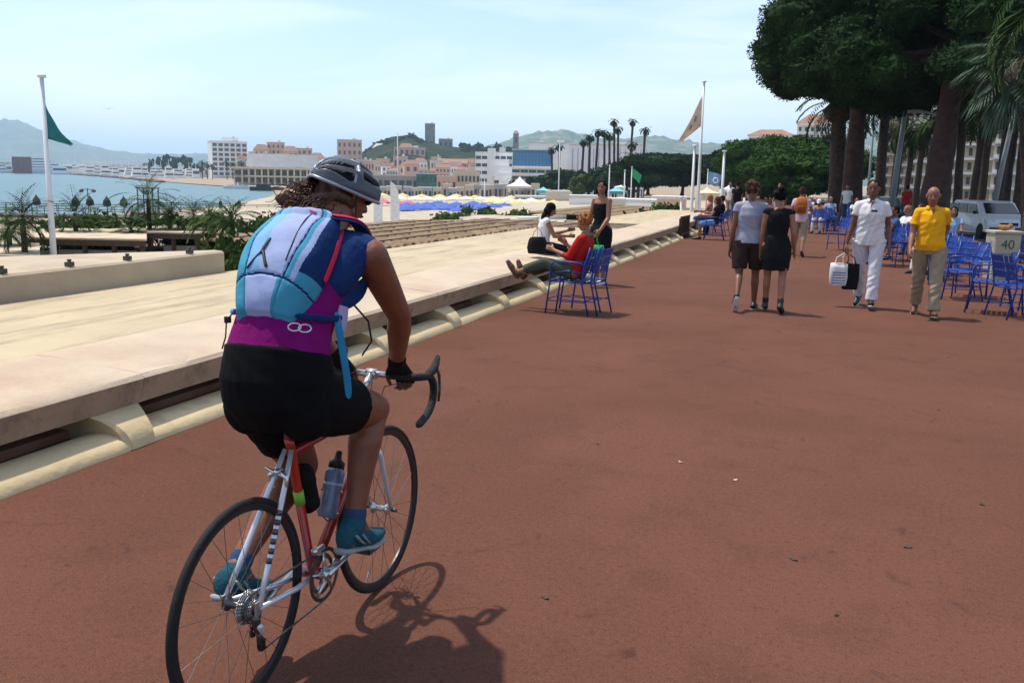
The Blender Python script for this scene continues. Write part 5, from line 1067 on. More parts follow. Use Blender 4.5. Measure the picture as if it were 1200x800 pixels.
def hair_cap(J, par, mat, style='short', voxel=.009):
    H = J['H']; k = H/1.7; R = J['Rh']; h = J['head']; f = lambda x, y, z: h+R@Vector((x*k, y*k, z*k)); m = MB()
    if style == 'short': m.ell(f(0, -.020, .040), (.080*k, .090*k, .080*k), R, 10); m.ell(f(0, -.045, .0), (.070*k, .058*k, .062*k), R, 8)
    elif style == 'bald': m.limb(f(-.076, -.02, .0), f(-.04, -.082, .0), .022*k, .03*k); m.limb(f(.076, -.02, .0), f(.04, -.082, .0), .022*k, .03*k); m.limb(f(-.04, -.082, .0), f(.04, -.082, .0), .03*k, .03*k)
    elif style == 'curly':
        random.seed(3)
        for i in range(46):
            d = Vector((random.gauss(0, 1), random.gauss(-.35, .8), random.gauss(.5, .8))).normalized(); m.ell(f(d.x*.085, -.015+d.y*.098, .03+d.z*.088), (.022*k,)*3, R, 5)
    elif style in ('bun', 'tied'):
        random.seed(5)
        for i in range(34):
            d = Vector((random.gauss(0, 1), random.gauss(-.5, .8), random.gauss(.35, .7))).normalized(); m.ell(f(d.x*.080, -.02+d.y*.092, .025+d.z*.082), (.020*k,)*3, R, 5)
        m.ell(f(0, -.020, .038), (.081*k, .092*k, .083*k), R, 10); m.ell(f(0, -.045, .0), (.072*k, .06*k, .062*k), R, 8); m.ell(f(0.01, -.095, .095), (.050*k, .044*k, .046*k), R, 8)
        if style == 'tied': m.limb(f(0, -.11, .03), f(.01, -.12, -.07), .028*k, .012*k)
    elif style == 'long':
        m.ell(f(0, -.020, .038), (.083*k, .094*k, .085*k), R, 10); m.ell(f(0, -.055, -.04), (.082*k, .062*k, .09*k), R, 8); m.ell(f(0, -.065, -.14), (.078*k, .045*k, .10*k), R, 8)
        for s in (-1, 1): m.limb(f(s*.072, -.01, .02), f(s*.075, .0, -.10), .022*k, .020*k)
    elif style == 'cap': m.ell(f(0, -.012, .050), (.084*k, .098*k, .070*k), R, 10); m.loft([(f(0, .05, .03), R@Vector((1, 0, 0)), R@Vector((0, 0, 1)), .07*k, .012*k), (f(0, .15, .02), R@Vector((1, 0, 0)), R@Vector((0, 0, 1)), .045*k, .006*k)], n=12)
    return m.organic('hair' if style != 'cap' else 'cap', mat, par, voxel, 1, disp=(lambda co: .003*np.sin(90*co[:, 0]+60*co[:, 2])) if style != 'cap' else None)
white_s = C_('shirt_white', (.66, .63, .65)); yellow_s = C_('shirt_yellow', (.78, .36, .012)); khaki_t = C_('trouser_khaki', (.30, .235, .16)); white_t = C_('trouser_white', (.62, .60, .66)); grey_s = C_('shirt_grey', (.30, .31, .38)); brown_s = C_('shorts_brown', (.035, .02, .018)); black_d = C_('dress_black', (.010, .010, .012)); blackl = M('black_leather', (.012, .011, .011), .45); red_s = C_('shirt_red', (.42, .02, .015)); olive_t = C_('trouser_olive', (.06, .07, .05)); pink_s = C_('shirt_pink', (.60, .42, .50)); sole_w = M('sole_white', (.6, .6, .58), .7); orange_b = C_('bag_orange', (.42, .13, .03)); brown_l = M('brown_leather', (.09, .04, .02), .55); white_c = C_('cloth_plain_white', (.68, .66, .66)); blue_c = C_('jean_blue', (.05, .09, .22))
WALKG = 'people walking on the promenade'
# ---- man in grey T-shirt and brown shorts, seen from behind
def person(label, loc, rz, group=None): return thing('person', label, 'person', loc, rz, group)
def gpt(x, y, z=0.0):
    p = G(x, y, z); return Vector((p.x, p.y, 0))
t = person('man seen from behind in grey T-shirt and brown shorts, left of the woman in black', gpt(873, 362), math.radians(4), WALKG)
J = skeleton(1.74, dict(hipL=-12, kneeL=34, footL=-48, hipR=6, kneeR=2, footR=2, shL=-6, shR=6, elL=10, elR=14, shabL=9, shabR=6, head_pitch=2, head_yaw=10))
body(J, t, skinm['brown']); shirt(J, t, grey_s, sleeve=.30, hem=-.01, loose=1.16); legwear(J, t, brown_s, .86, 1.22, name='shorts', flare=1.12); shoes(J, t, blackl, sole_w); hair_cap(J, t, hairm['brown'], 'curly')
# ---- woman in black sleeveless dress
t = person('woman seen from behind in a short black dress beside the man in grey', gpt(905, 366), math.radians(1), WALKG)
J = skeleton(1.62, dict(hipL=8, kneeL=2, footL=4, hipR=-6, kneeR=14, footR=-16, shL=3, shR=-4, elL=12, elR=28, shabL=7, shabR=10, head_pitch=10, head_yaw=-14))
body(J, t, skinm['mid'], fem=True); shirt(J, t, black_d, sleeve=0, hem=.04, loose=1.04, fem=True, name='dress_top', neck=.6); skirt(J, t, black_d, .80, name='dress_skirt', flare=1.04, loose=1.06, top=.085); shoes(J, t, blackl, None, high=.18); hair_cap(J, t, hairm['dark'], 'bun')
# ---- man in white walking towards us with two bags
t = person('dark haired man all in white walking towards the camera carrying two bags', gpt(1012, 360), math.radians(172), WALKG)
J = skeleton(1.76, dict(hipL=15, kneeL=4, footL=12, hipR=-12, kneeR=14, footR=-22, shL=-14, shR=2, elL=32, elR=8, shabL=12, shabR=13, head_yaw=4, head_pitch=4, twist=3))
body(J, t, skinm['brown'], grip=(False, True)); face_parts(J, t, skinm['brown'], hairm['dark']); shw_ = shirt(J, t, white_s, sleeve=.52, hem=-.045, loose=1.2, amp=.006); legwear(J, t, white_t, 2, 1.16, amp=.006, flare=1.12); shoes(J, t, blackl, sole_w); hair_cap(J, t, hairm['dark'], 'short')
Jw, Tw = J, t
m = MB(); sg = J['chest']+Vector((-.07, .122, .045)); m.limb(sg, sg+Vector((.055, .0, .0)), .016, .016, 8); m.build('pocket_sunglasses', blackl, t)
def open_collar(J, par, shirt_o, mat, skin, vlen=.11, buttons=0):
    from mathutils.bvhtree import BVHTree
    k = J['H']/1.7; Rt = J['Rt']; n0 = J['neck0']; rs = []; m = MB()
    for i in range(23):
        a = math.radians(112+i*(316/22)); ca, sa = math.cos(a), math.sin(a); f = lambda r, z: n0+Rt@Vector((r*ca*k, r*sa*.95*k, z*k)); rs.append([f(.060, .034), f(.066, .036), f(.094, -.004-.018*max(0, sa)**2), f(.088, -.010-.018*max(0, sa)**2)])
    m.rings(rs); m.build('collar', mat, par, True)
    b = BVHTree.FromPolygons([v.co.copy() for v in shirt_o.data.vertices], [tuple(p.vertices) for p in shirt_o.data.polygons])
    def on(x, z):
        h = b.ray_cast(Vector((x, 1.0, z)), Vector((0, -1, 0))); return (h[0]+Vector((0, .0035, 0))) if h[0] else Vector((x, n0.y+.07, z))
    m = MB(); N_ = 6; vv = []
    for i in range(N_+1):
        t_ = i/N_; w = .034*(1-t_)*k+.001; z = n0.z+.012-vlen*t_
        for q in (-1, 0, 1): vv.append(on(q*w, min(z, n0.z+.010)))
    m.add(vv, [(i*3+q, i*3+q+1, i*3+q+4, i*3+q+3) for i in range(N_) for q in (0, 1)]); m.build('neck_opening', skin, par, True)
    for i in range(buttons):
        p = on(0, n0.z-vlen-.03-.085*i); m = MB(); m.ell(p, (.006, .003, .006), n=5); m.build('button', blackl if mat is not white_s else M('button_grey', (.25, .25, .25), .5), par, True)
def world_of(t, p): return t.matrix_basis@Vector(p)
open_collar(Jw, Tw, shw_, white_s, skinm['brown'], .10, 4)
bpy.context.view_layer.update()
def bag(label, hand, w, h, d, mats, loc_off, rz, name='shopping_bag', stripes=0):
    # open topped bag with loop handles that meet the hand
    o = thing(name, label, 'bag', (hand.x+loc_off[0], hand.y+loc_off[1], hand.z-h-.17), rz); m = MB(); rs = []
    for z, f, g_ in ((0, .82, 1.0), (.02, .9, 1.06), (h*.4, 1.0, 1.15), (h*.8, .98, .9), (h, .96, .6)): rs.append([(x_*w/2*f, y_*d/2*g_, z+.006*math.sin(x_*3+z*9)) for x_, y_ in ((-1, -1), (-.5, -1.08), (0, -1.1), (.5, -1.08), (1, -1), (1, 1), (.5, 1.1), (0, 1.1), (-.5, 1.1), (-1, 1))])
    m.rings(rs); b_ = m.build('bag_body', mats[0], o, True)
    if stripes:
        for i in range(stripes): m = MB(); m.box((0, -d/2*1.2, h*(.12+.6*i/stripes)), (w*.78, .008, h*.035)); m.build('printed_stripe', mats[1], o)
    for s in (-1, 1):
        m = MB(); top_ = Vector((-loc_off[0]*math.cos(rz)-loc_off[1]*math.sin(rz), loc_off[0]*math.sin(rz)-loc_off[1]*math.cos(rz), h+.155)); m.tube([Vector((-w*.25, s*d*.3, h-.01)), Vector((-w*.17, s*d*.2, h+.08)), top_, Vector((w*.17, s*d*.2, h+.08)), Vector((w*.25, s*d*.3, h-.01))], .005, 6); m.build('handle', mats[-1], o)
    return o
hw_ = world_of(Tw, Jw['wriR']+Jw['R2R']@Vector((-.02, 0, -.10)))
stripe_m = C_('stripe_blue', (.10, .14, .30))
bag('white paper bag with blue stripes hanging from the hand of the man in white', hw_, .23, .31, .10, [white_c, stripe_m, white_c], (-.075, -.01), math.radians(8), stripes=5)
bag('black shopping bag carried close to the leg of the man in white', hw_, .22, .36, .09, [C_('bag_black', (.012, .012, .014)), blackl], (.085, .03), math.radians(-10))
# ---- man in yellow polo
t = person('balding man in yellow polo shirt and khaki trousers walking towards the camera', gpt(1082, 371), math.radians(176), WALKG)
J = skeleton(1.70, dict(hipL=14, kneeL=3, footL=10, hipR=-14, kneeR=16, footR=-24, shL=-40, shR=14, elL=48, elR=30, shabL=8, shabR=12, elinL=45, head_yaw=2, head_pitch=8, lean=1, side=2))
body(J, t, skinm['tan'], bulk=1.05, belly=.015); face_parts(J, t, skinm['tan'], hairm['grey']); shy_ = shirt(J, t, yellow_s, sleeve=.62, hem=-.02, loose=1.17, belly=.02); legwear(J, t, khaki_t, 2, 1.18, amp=.008, flare=1.15); shoes(J, t, brown_l, M('sole_tan', (.3, .24, .16), .8)); hair_cap(J, t, hairm['grey'], 'bald')
open_collar(J, t, shy_, yellow_s, skinm['tan'], .09, 0)
# ---- person in pink with orange backpack, farther away
t = person('person seen from behind in a pale pink shirt with an orange backpack, farther along', gpt(935, 300), math.radians(-3), WALKG)
J = skeleton(1.62, dict(hipL=12, kneeL=4, hipR=-12, kneeR=22, footR=-25, shL=-8, shR=25, elL=20, elR=70, shabL=10, shabR=18))
body(J, t, skinm['mid'], voxel=.014, fem=True); shirt(J, t, pink_s, .5, -.03, 1.15, .013); legwear(J, t, khaki_t, 1.3, 1.1, .013); shoes(J, t, brown_l); hair_cap(J, t, hairm['brown'], 'tied', .012)
Jb = J; ob = thing('backpack', 'orange backpack on the far walker in pale pink', 'backpack', t.location+Vector((0, -.21, J['chest'].z-.16)), 0); m = MB()
m.loft([(Vector((0, 0, z)), Vector((1, 0, 0)), Vector((0, 1, 0)), a, b_) for z, a, b_ in ((-.02, .09, .05), (0, .125, .085), (.2, .14, .10), (.33, .11, .08), (.37, .05, .04))], n=16, sq=.7); m.build('pack', orange_b, ob, True)
m = MB(); m.loft([(Vector((0, -.085, z)), Vector((1, 0, 0)), Vector((0, 1, 0)), a, b_) for z, a, b_ in ((.02, .06, .02), (.05, .09, .035), (.14, .09, .035), (.17, .06, .02))], n=12, sq=.7); m.build('pocket', C_('bag_rust', (.22, .06, .02)), ob, True)
# ---- chairs: blue metal armchair with slatted seat and back
blue = M('chair_blue', (.006, .048, .30), .42, var=.12, scale=8, spec=.45, dirt=((.03, .10, .30), 12, .62, .72)); blue_t = M('chair_blue_tube', (.005, .040, .26), .38, var=.1)
def make_chair(label, loc, rz, group):
    # +Y is the way the sitter faces
    t = thing('chair', label, 'chair', loc, rz, group); w, d, hs = .235, .23, .43
    for s in (-1, 1):
        m = MB(); m.tube([(s*w, d+.05, 0), (s*w, d, hs-.05), (s*w, d-.01, hs+.19), (s*(w+.012), d-.05, hs+.232), (s*(w+.018), -.02, hs+.245), (s*(w+.01), -.18, hs+.235), (s*w, -.245, hs+.20)], .0115, 8); m.build('arm_leg', blue_t, t, True)
        m = MB(); m.tube([(s*(w-.01), -.30, 0), (s*(w-.01), -.20, hs-.02), (s*(w-.008), -.235, hs+.22), (s*(w-.02), -.30, hs+.43)], .0115, 8); m.build('leg', blue_t, t, True)
        m = MB(); m.tube([(s*w, d-.035, hs+.09), (s*w, -.02, hs+.13), (s*w, -.20, hs+.10)], .008, 6); m.build('arm_loop', blue_t, t, True)
        m = MB(); m.tube([(s*w, d+.028, .17), (s*(w-.01), -.255, .17)], .007, 6); m.build('stretcher', blue_t, t, True)
    m = MB(); m.tube([(-w, d+.026, .19), (w, d+.026, .19)], .007, 6); m.build('crossbar', blue_t, t, True); m = MB(); m.tube([(-w, -.25, .19), (w, -.25, .19)], .007, 6); m.build('crossbar', blue_t, t, True)
    m = MB(); m.tube([(-w, d, hs-.02), (w, d, hs-.02)], .010, 6); m.tube([(-w, -.2, hs-.03), (w, -.2, hs-.03)], .010, 6); m.tube([(-w+.005, -.2, hs-.02), (-w+.005, d, hs-.01)], .009, 6); m.tube([(w-.005, -.2, hs-.02), (w-.005, d, hs-.01)], .009, 6); m.build('seat_frame', blue_t, t, True)
    for i in range(7):
        y = -.175+i*.066; m = MB(); m.box((0, y, hs+.004+.010*math.cos((i-4)*.7)), (w*1.92, .052, .004)); m.build('seat_slat', blue, t)
    Rb = Matrix.Rotation(math.radians(17), 3, 'X')
    for j, z in enumerate((.15, .25, .35)):
        for i in range(5):
            x = (i-2)*.086; m = MB(); m.box((x, -.213-(z-.1)*.30-.012*(1-abs(i-2)/2), hs+z), (.074, .004, .086), R=Rb); m.build('back_slat', blue, t)
    m = MB()
    for z in (.10, .20, .30, .40): m.tube([(-w+.015, -.205-(z-.1)*.30, hs+z), (0, -.225-(z-.1)*.30, hs+z), (w-.015, -.205-(z-.1)*.30, hs+z)], .006, 6)
    m.build('back_rail', blue_t, t, True); return t
CG = 'blue armchairs on the promenade'
# occupied chair by the wall and the one behind it: sitters face the sea (-X)
c0 = gpt(667, 369); chair0 = make_chair('blue metal armchair by the wall under the person in red', (c0.x-.02, c0.y+.22, 0), math.radians(84), CG)
ch = lambda x, y, deg, lab, g=CG, z=0: dup(chair0, (gpt(x, y).x, gpt(x, y).y, z), math.radians(deg), lab, g)
chair1 = dup(chair0, (c0.x+.09, c0.y+.34, 0), math.radians(80), 'empty blue armchair directly behind the one of the person in red')
near = [(1158, 366, 80, 'nearest blue armchair at the right, its back to the yellow shirt man'), (1190, 372, -62, 'blue armchair at the right edge facing the nearest one'), (1122, 350, 96, 'blue armchair turned sideways just right of the yellow shirt man'), (1136, 347, 170, 'blue armchair with slatted back, left of the beige box, second in depth'), (1112, 334, 150, 'blue armchair behind the sideways one, left of the beige box'), (1206, 346, 20, 'blue armchair at the right edge beside the beige box'), (1205, 362, 110, 'blue armchair half outside the right edge'), (1100, 327, 185, 'blue armchair behind the yellow shirt man, farthest of the near group'), (1212, 328, 200, 'blue armchair right of the beige box, behind')]
for x, y, d_, l_b in near: ch(x, y, d_, l_b)
for x, y, d_, l_b in ((985, 293, 150, 'lone blue armchair left of the man in white, facing away'), (958, 274, 170, 'blue armchair left in the far row under the pines'), (970, 271, 200, 'second blue armchair of the far row under the pines'), (1040, 312, 160, 'blue armchair right behind the man in white'), (1055, 306, 190, 'blue armchair between the man in white and the yellow shirt man'), (1072, 300, 170, 'blue armchair behind the yellow shirt man shoulder'), (1092, 322, 140, 'blue armchair hidden behind the yellow shirt man legs'), (946, 268, 120, 'farthest blue armchair under the spreading pines'), (1000, 275, 185, 'blue armchair behind the man in white head'), (1110, 308, 175, 'blue armchair between the yellow shirt man and the van')): ch(x, y, d_, l_b)
for x, y, d_, l_b in ((836, 281, 95, 'blue armchair at the far wall end, occupied, nearest'), (842, 276, 80, 'blue armchair at the far wall end behind the nearest'), (828, 272, 100, 'blue armchair at the far wall end, farthest of three')): ch(x, y, d_, l_b)
# ---- seated people
def seated(label, loc, rz, H, top_m, leg_m, skin, hair, style, P=None, shoe=blackl, vox=.012, fem=False, sleeve=.4, leg_len=2, group='people sitting on the blue chairs', hip=.50, **kw):
    t = person(label, loc, rz, group); d = dict(hip_z=hip, hipL=86, hipR=84, kneeL=84, kneeR=78, ab=5, lean=-8, shL=25, shR=22, elL=60, elR=55, head_pitch=8, toe_out=6); d.update(P or {})
    J = skeleton(H, d); body(J, t, skin, vox, fem=fem); shirt(J, t, top_m, sleeve, -.02, 1.1, vox, fem=fem); 
    if leg_len: legwear(J, t, leg_m, leg_len, 1.1, vox)
    shoes(J, t, shoe, None, vox); hair_cap(J, t, hair, style, vox); return t, J
# person in red, feet up on the bench wall
cl = chair0.location; cr0 = Vector((cl.x+.04, cl.y, 0))
tr = person('person in red top in the blue armchair with feet up on the wall', cr0, math.radians(84), 'people sitting on the blue chairs')
J = skeleton(1.66, dict(hip_z=.53, hipL=104, hipR=98, kneeL=34, kneeR=28, footL=58, footR=70, ab=4, lean=-14, shL=16, shR=10, elL=80, elR=105, shabL=6, shabR=6, head_pitch=22, toe_out=10))
body(J, tr, skinm['mid'], .009, fem=True, feet=True); shirt(J, tr, red_s, 1.35, -.01, 1.12, .009, fem=True); legwear(J, tr, olive_t, 1.75, 1.12, .009); hair_cap(J, tr, hairm['ginger'], 'curly', .008); shoes(J, tr, brown_l)
m = MB(); n0 = J['neck0']; m.tube([n0+Vector((.062*math.cos(a), .058*math.sin(a), -.004+.01*math.sin(a*3))) for a in [i*PI/8 for i in range(16)]], .024, 8, closed=True); m.limb(n0+Vector((.02, .07, 0)), n0+Vector((.03, .11, -.14)), .024, .016); m.build('scarf', C_('scarf_green', (.12, .16, .07)), tr, True)
# woman in white top, sitting sideways on the bench wall
yw = 14.9
t = person('dark haired woman in white tank top and black trousers sitting on the bench wall', (wx(yw)-.62, yw, 0), math.radians(-65), 'people at the bench wall')
J = skeleton(1.62, dict(hip_z=.56, hipL=84, hipR=80, kneeL=70, kneeR=74, lean=8, shL=42, shR=34, elL=72, elR=66, ab=6, head_pitch=22, shabL=4, shabR=4))
body(J, t, skinm['mid'], .009, fem=True); shirt(J, t, white_c, 0, -.01, 1.05, .009, fem=True, name='tank_top'); legwear(J, t, C_('trouser_black', (.012, .012, .014)), 1.9, 1.1, .009, fem=True); shoes(J, t, blackl); hair_cap(J, t, hairm['dark'], 'long', .009); face_parts(J, t, skinm['mid'], hairm['dark'])
# standing woman with the green bag
sp_ = gpt(702, 333); sp_.x = max(sp_.x, wx(sp_.y)+.35)
t = person('woman in a dark strapless top standing by the wall behind the person in red', sp_, math.radians(150), 'people at the bench wall')
J = skeleton(1.70, dict(hipL=4, hipR=-3, kneeL=4, kneeR=2, shL=12, shR=6, elL=34, elR=20, shabL=10, shabR=12, head_yaw=-30, head_pitch=6)); Js, Ts = J, t
body(J, t, skinm['mid'], .010, fem=True); k = 1; m = MB(); Rt = J['Rt']; p = J['pelvis']; X0, Y0 = Vector((1, 0, 0)), Vector((0, 1, 0))
m.loft([(p+Vector((0, 0, -.02)), X0, Y0, .178, .125), (J['waist'], X0, Y0, .128, .102), (J['chest'], X0, Y0, .157, .122), (J['chest']+Vector((0, 0, .07)), X0, Y0, .157, .11)], n=24); m.organic('strapless_top', black_d, t, .010, 2, disp=wrinkle(.004))
skirt(J, t, black_d, .95, .010, loose=1.16, top=.05); shoes(J, t, white_c); hair_cap(J, t, hairm['dark'], 'long', .010); face_parts(J, t, skinm['mid'], hairm['dark'])
bpy.context.view_layer.update()
hg = world_of(Ts, Js['wriL']+Js['R2L']@Vector((0, 0, -.09))); bag('bright green soft handbag held by the standing woman', hg, .34, .30, .14, [C_('bag_green', (.03, .34, .09)), C_('bag_green', (.03, .34, .09))], (-.05, -.05), math.radians(30), name='handbag')
bk_ = bag('dark handbag resting on the wall beside the woman in white', Vector((wx(14.2)-.5, 14.25, .46+.30+.17)), .36, .26, .16, [C_('bag_black', (.012, .012, .014)), blackl], (0, 0), math.radians(80), name='handbag')
# crowd seated in the shade
seated('seated person in a white top and white skirt at the middle of the shaded group', gpt(1056, 304), math.radians(120), 1.62, white_c, white_c, skinm['mid'], hairm['ginger'], 'short', fem=True, leg_len=1.1)
seated('seated person in a navy top with bare legs, right behind the man in white', gpt(1041, 310), math.radians(100), 1.65, blue_c, blue_c, skinm['brown'], hairm['dark'], 'short', leg_len=.8)
seated('seated person in an orange top, farther back in the shaded group', gpt(1073, 298), math.radians(150), 1.62, orange_b, blue_c, skinm['mid'], hairm['brown'], 'long', fem=True)
seated('seated person in blue behind the yellow shirt man', gpt(1093, 320), math.radians(140), 1.66, blue_c, white_c, skinm['tan'], hairm['grey'], 'short')
seated('stooping person in a peach top and white cap in the far row', gpt(959, 273), math.radians(170), 1.6, C_('top_peach', (.55, .30, .2)), white_c, skinm['mid'], white_c, 'cap', P=dict(lean=28))
seated('seated person in pale blue in the far row under the pines', gpt(971, 270), math.radians(190), 1.6, C_('top_sky', (.25, .35, .5)), blue_c, skinm['mid'], hairm['grey'], 'short')
seated('seated person with white hair in the farthest chair', gpt(947, 267), math.radians(120), 1.6, white_c, khaki_t, skinm['fair'], white_c, 'short')
seated('seated person in white behind the head of the man in white', gpt(1001, 274), math.radians(180), 1.62, white_c, blue_c, skinm['mid'], hairm['dark'], 'short')
seated('seated person in light blue shorts at the far end of the wall', gpt(836, 281)+Vector((0, 0, 0)), math.radians(95), 1.66, black_d, C_('shorts_sky', (.16, .30, .62)), skinm['mid'], hairm['brown'], 'long', fem=True, leg_len=1.0)
seated('seated person in dark clothes at the far wall end behind blue shorts', gpt(842, 276), math.radians(80), 1.66, black_d, black_d, skinm['tan'], hairm['dark'], 'short')
seated('seated person with bare arms under the cream sunshade', gpt(828, 272), math.radians(100), 1.66, C_('top_rose', (.4, .16, .14)), blue_c, skinm['mid'], hairm['ginger'], 'long', fem=True)
seated('seated man in a white shirt at the right edge behind the beige box', gpt(1214, 328), math.radians(200), 1.74, white_c, blue_c, skinm['tan'], hairm['dark'], 'short')
seated('seated person at the far right between the beige box and the van', gpt(1112, 307), math.radians(175), 1.62, C_('top_sky', (.25, .35, .5)), khaki_t, skinm['mid'], hairm['dark'], 'long', fem=True)
# walkers farther off
for i, (x, y, H_, rz, tm, lm_, lab) in enumerate(((862, 262, 1.72, 10, black_d, blue_c, 'far walker in black near the wall end'), (854, 256, 1.7, 170, white_c, khaki_t, 'far walker in a white top, leftmost on the promenade'), (911, 262, 1.7, 175, blue_c, white_c, 'far walker in blue between the couple and the backpacker'), (990, 262, 1.7, 170, white_c, blue_c, 'far walker in white by the left pine trunk'), (1060, 262, 1.7, 0, red_s, blue_c, 'far walker in red between the great pine trunks'), (878, 254, 1.7, 0, C_('top_sky', (.25, .35, .5)), black_d, 'far walker in pale blue ahead of the couple'))):
    t = person(lab, gpt(x, y), math.radians(rz), 'walkers far along the promenade'); J = skeleton(H_, dict(hipL=12, kneeL=4, hipR=-12, kneeR=18, footR=-20, shL=-12, shR=12, elL=15, elR=18)); body(J, t, skinm['mid'], .02); shirt(J, t, tm, .5, -.03, 1.12, .02); legwear(J, t, lm_, 2, 1.1, .02); shoes(J, t, blackl, None, .02); hair_cap(J, t, hairm['dark'], 'short', .02)
# ---- beige number box
bx = gpt(1171, 326); beige = M('box_beige', (.42, .37, .26), .7, var=.08, scale=5, dirt=((.28, .23, .15), 6, .58, .72))
t = thing('locker_box', 'beige box with the number 40 among the blue chairs', 'locker', bx, math.radians(12)); wbx, hbx = .46, .89
m = MB(); m.prism([(-wbx/2+.02, -wbx/2), (wbx/2-.02, -wbx/2), (wbx/2, -wbx/2+.02), (wbx/2, wbx/2), (-wbx/2, wbx/2), (-wbx/2, -wbx/2+.02)], 0, hbx-.05); m.build('body', beige, t)
m = MB(); m.box((0, 0, hbx-.02), (wbx+.05, wbx+.05, .05)); m.build('lid', beige, t, bevel=.008)
m = MB(); m.box((0, -wbx/2-.004, hbx*.53), (wbx*.86, .008, .014)); m.build('seam', M('seam_dark', (.1, .085, .06), .8), t)
add_text('40', .24, 'number', M('number_green', (.02, .10, .07), .6), t, (0, -wbx/2-.004, hbx*.72), (PI/2, 0, 0))
for s in (-1, 1): m = MB(); m.box((s*wbx*.36, -wbx*.36, -.0), (.05, .05, .03)); m.build('foot', blackl, t)
m = MB(); m.ell((0, 0, .055), (.11, .08, .055), n=8); m.ell((.09, 0, .085), (.05, .045, .05), n=8); m.ell((-.08, .01, .07), (.045, .05, .045), n=8); tag(m.organic('soft_bag', C_('bag_tan', (.30, .15, .07)), voxel=.008, loc=bx+Vector((0, 0, hbx+.005)), disp=wrinkle(.004, 40)), 'small crumpled tan bag lying on top of the beige box', 'bag')
# ---- white van on the road
def van(loc, rz, label):
    t = thing('parked_van', label, 'van', loc, rz); paint = M('van_white', (.72, .73, .74), .3, var=.03, coat=.5); blk = M('rubber_black', (.015, .015, .015), .8); gl = M('van_glass', (.02, .025, .03), .08, spec=.9)
    # front faces -Y; outline in the YZ plane
    prof = [(-2.0, .30), (-2.03, .62), (-1.98, .82), (-1.45, 1.00), (-.78, 1.50), (-.55, 1.56), (1.7, 1.56), (1.95, 1.40), (2.02, .85), (2.0, .30)]
    m = MB(); rs = []
    for x_, sx in ((-.84, .94), (-.80, .985), (-.70, 1.0), (.70, 1.0), (.80, .985), (.84, .94)):
        rs.append([(x_*(1 if z < 1.0 else .90), y*sx, .30+(z-.30)*sx) for y, z in prof])
    m.rings(rs); m.build('van_body', paint, t, bevel=.03)
    m = MB(); m.add([(-.68, -1.40, 1.05), (.68, -1.40, 1.05), (.60, -.84, 1.47), (-.60, -.84, 1.47)], [(0, 1, 2, 3)]); o = m.build('windscreen', gl, t); s = o.modifiers.new('s', 'SOLIDIFY'); s.thickness = .03; s.offset = 0
    for s_ in (-1, 1):
        for a, b_ in ((-.95, .1), (.2, 1.0), (1.1, 1.75)): m = MB(); m.add([(s_*.795, a, 1.02), (s_*.795, b_, 1.02), (s_*.77, b_-.03, 1.42), (s_*.77, a+(.35 if a < -.5 else .03), 1.42)], [(0, 1, 2, 3)]); o = m.build('side_window', gl, t); q = o.modifiers.new('s', 'SOLIDIFY'); q.thickness = .03; q.offset = 0
        m = MB(); m.ell((s_*.62, -1.93, .74), (.16, .08, .09), n=8); m.build('headlight', M('headlight_glass', (.6, .62, .62), .15, spec=.8), t, True)
        m = MB(); m.ell((s_*.97, -1.0, 1.08), (.10, .05, .075), n=8); m.build('wing_mirror', blk, t, True)
        for y in (-1.3, 1.25):
            R_ = Matrix.Rotation(PI/2, 3, 'Y'); m = MB(); m.lathe([(.18, -.10), (.29, -.10), (.32, -.07), (.32, .07), (.29, .10), (.18, .10)], (s_*.76, y, .32), 24, R=R_); w_ = m.build('wheel', blk, t, True); m = MB(); m.lathe([(.02, -.085), (.19, -.075), (.20, .0), (.19, .075), (.02, .085)], (s_*.76, y, .32), 16, R=R_); m.build('rim', lampg, w_, True)
    m = MB(); m.box((0, -2.03, .44), (1.5, .10, .16)); m.build('bumper', M('bumper_grey', (.10, .10, .105), .6), t, bevel=.02)
    m = MB(); m.box((0, -2.00, .64), (.75, .06, .12)); m.build('grille', blk, t); m = MB(); m.box((0, -2.085, .47), (.46, .02, .10)); m.build('number_plate', metal_w, t)
    return t
pv_ = at(1161, 40, -.45); van(pv_, math.radians(16), 'white van facing the promenade, parked behind the beige box')
pv2 = at(1030, 48, -.45); v2 = van(pv2, math.radians(25), 'dark grey car partly hidden behind the man in white')
for c in v2.children:
    if c.name.startswith('van_body'): c.data.materials[0] = M('car_dark', (.03, .035, .04), .3, coat=.5)
v2.name = 'parked_car'; v2['category'] = 'car'
# ================================================================== the road bicycle (origin under the rear axle) and its rider
BX, BY = -1.70, 2.30
red_f = M('frame_red', (.36, .014, .008), .28, var=.06, coat=.6); silver = M('frame_silver', (.58, .60, .64), .30, metal=.35, var=.06, coat=.3); alu = M('polished_alloy', (.62, .62, .62), .28, metal=.9, var=.08); steel = M('dark_steel', (.10, .10, .105), .38, metal=.85, var=.25, scale=60); tape = M('bar_tape', (.012, .012, .013), .75, var=.3, scale=60, bump=.6, bscale=120); tyre = M('tyre_rubber', (.010, .010, .011), .8, var=.3, scale=30, bump=.3, bscale=200); rimm = M('rim_black', (.028, .028, .030), .35, metal=.4); saddm = M('saddle_black', (.012, .012, .012), .5)
bike = thing('bicycle', 'red and silver road bicycle with black drop handlebars, ridden by the woman in the helmet', 'bicycle', (BX, BY, 0))
AX_R, AX_F, BB, WR = Vector((0, 0, .345)), Vector((0, .95, .345)), Vector((0, .42, .285)), .345
RX = Matrix.Rotation(PI/2, 3, 'Y')
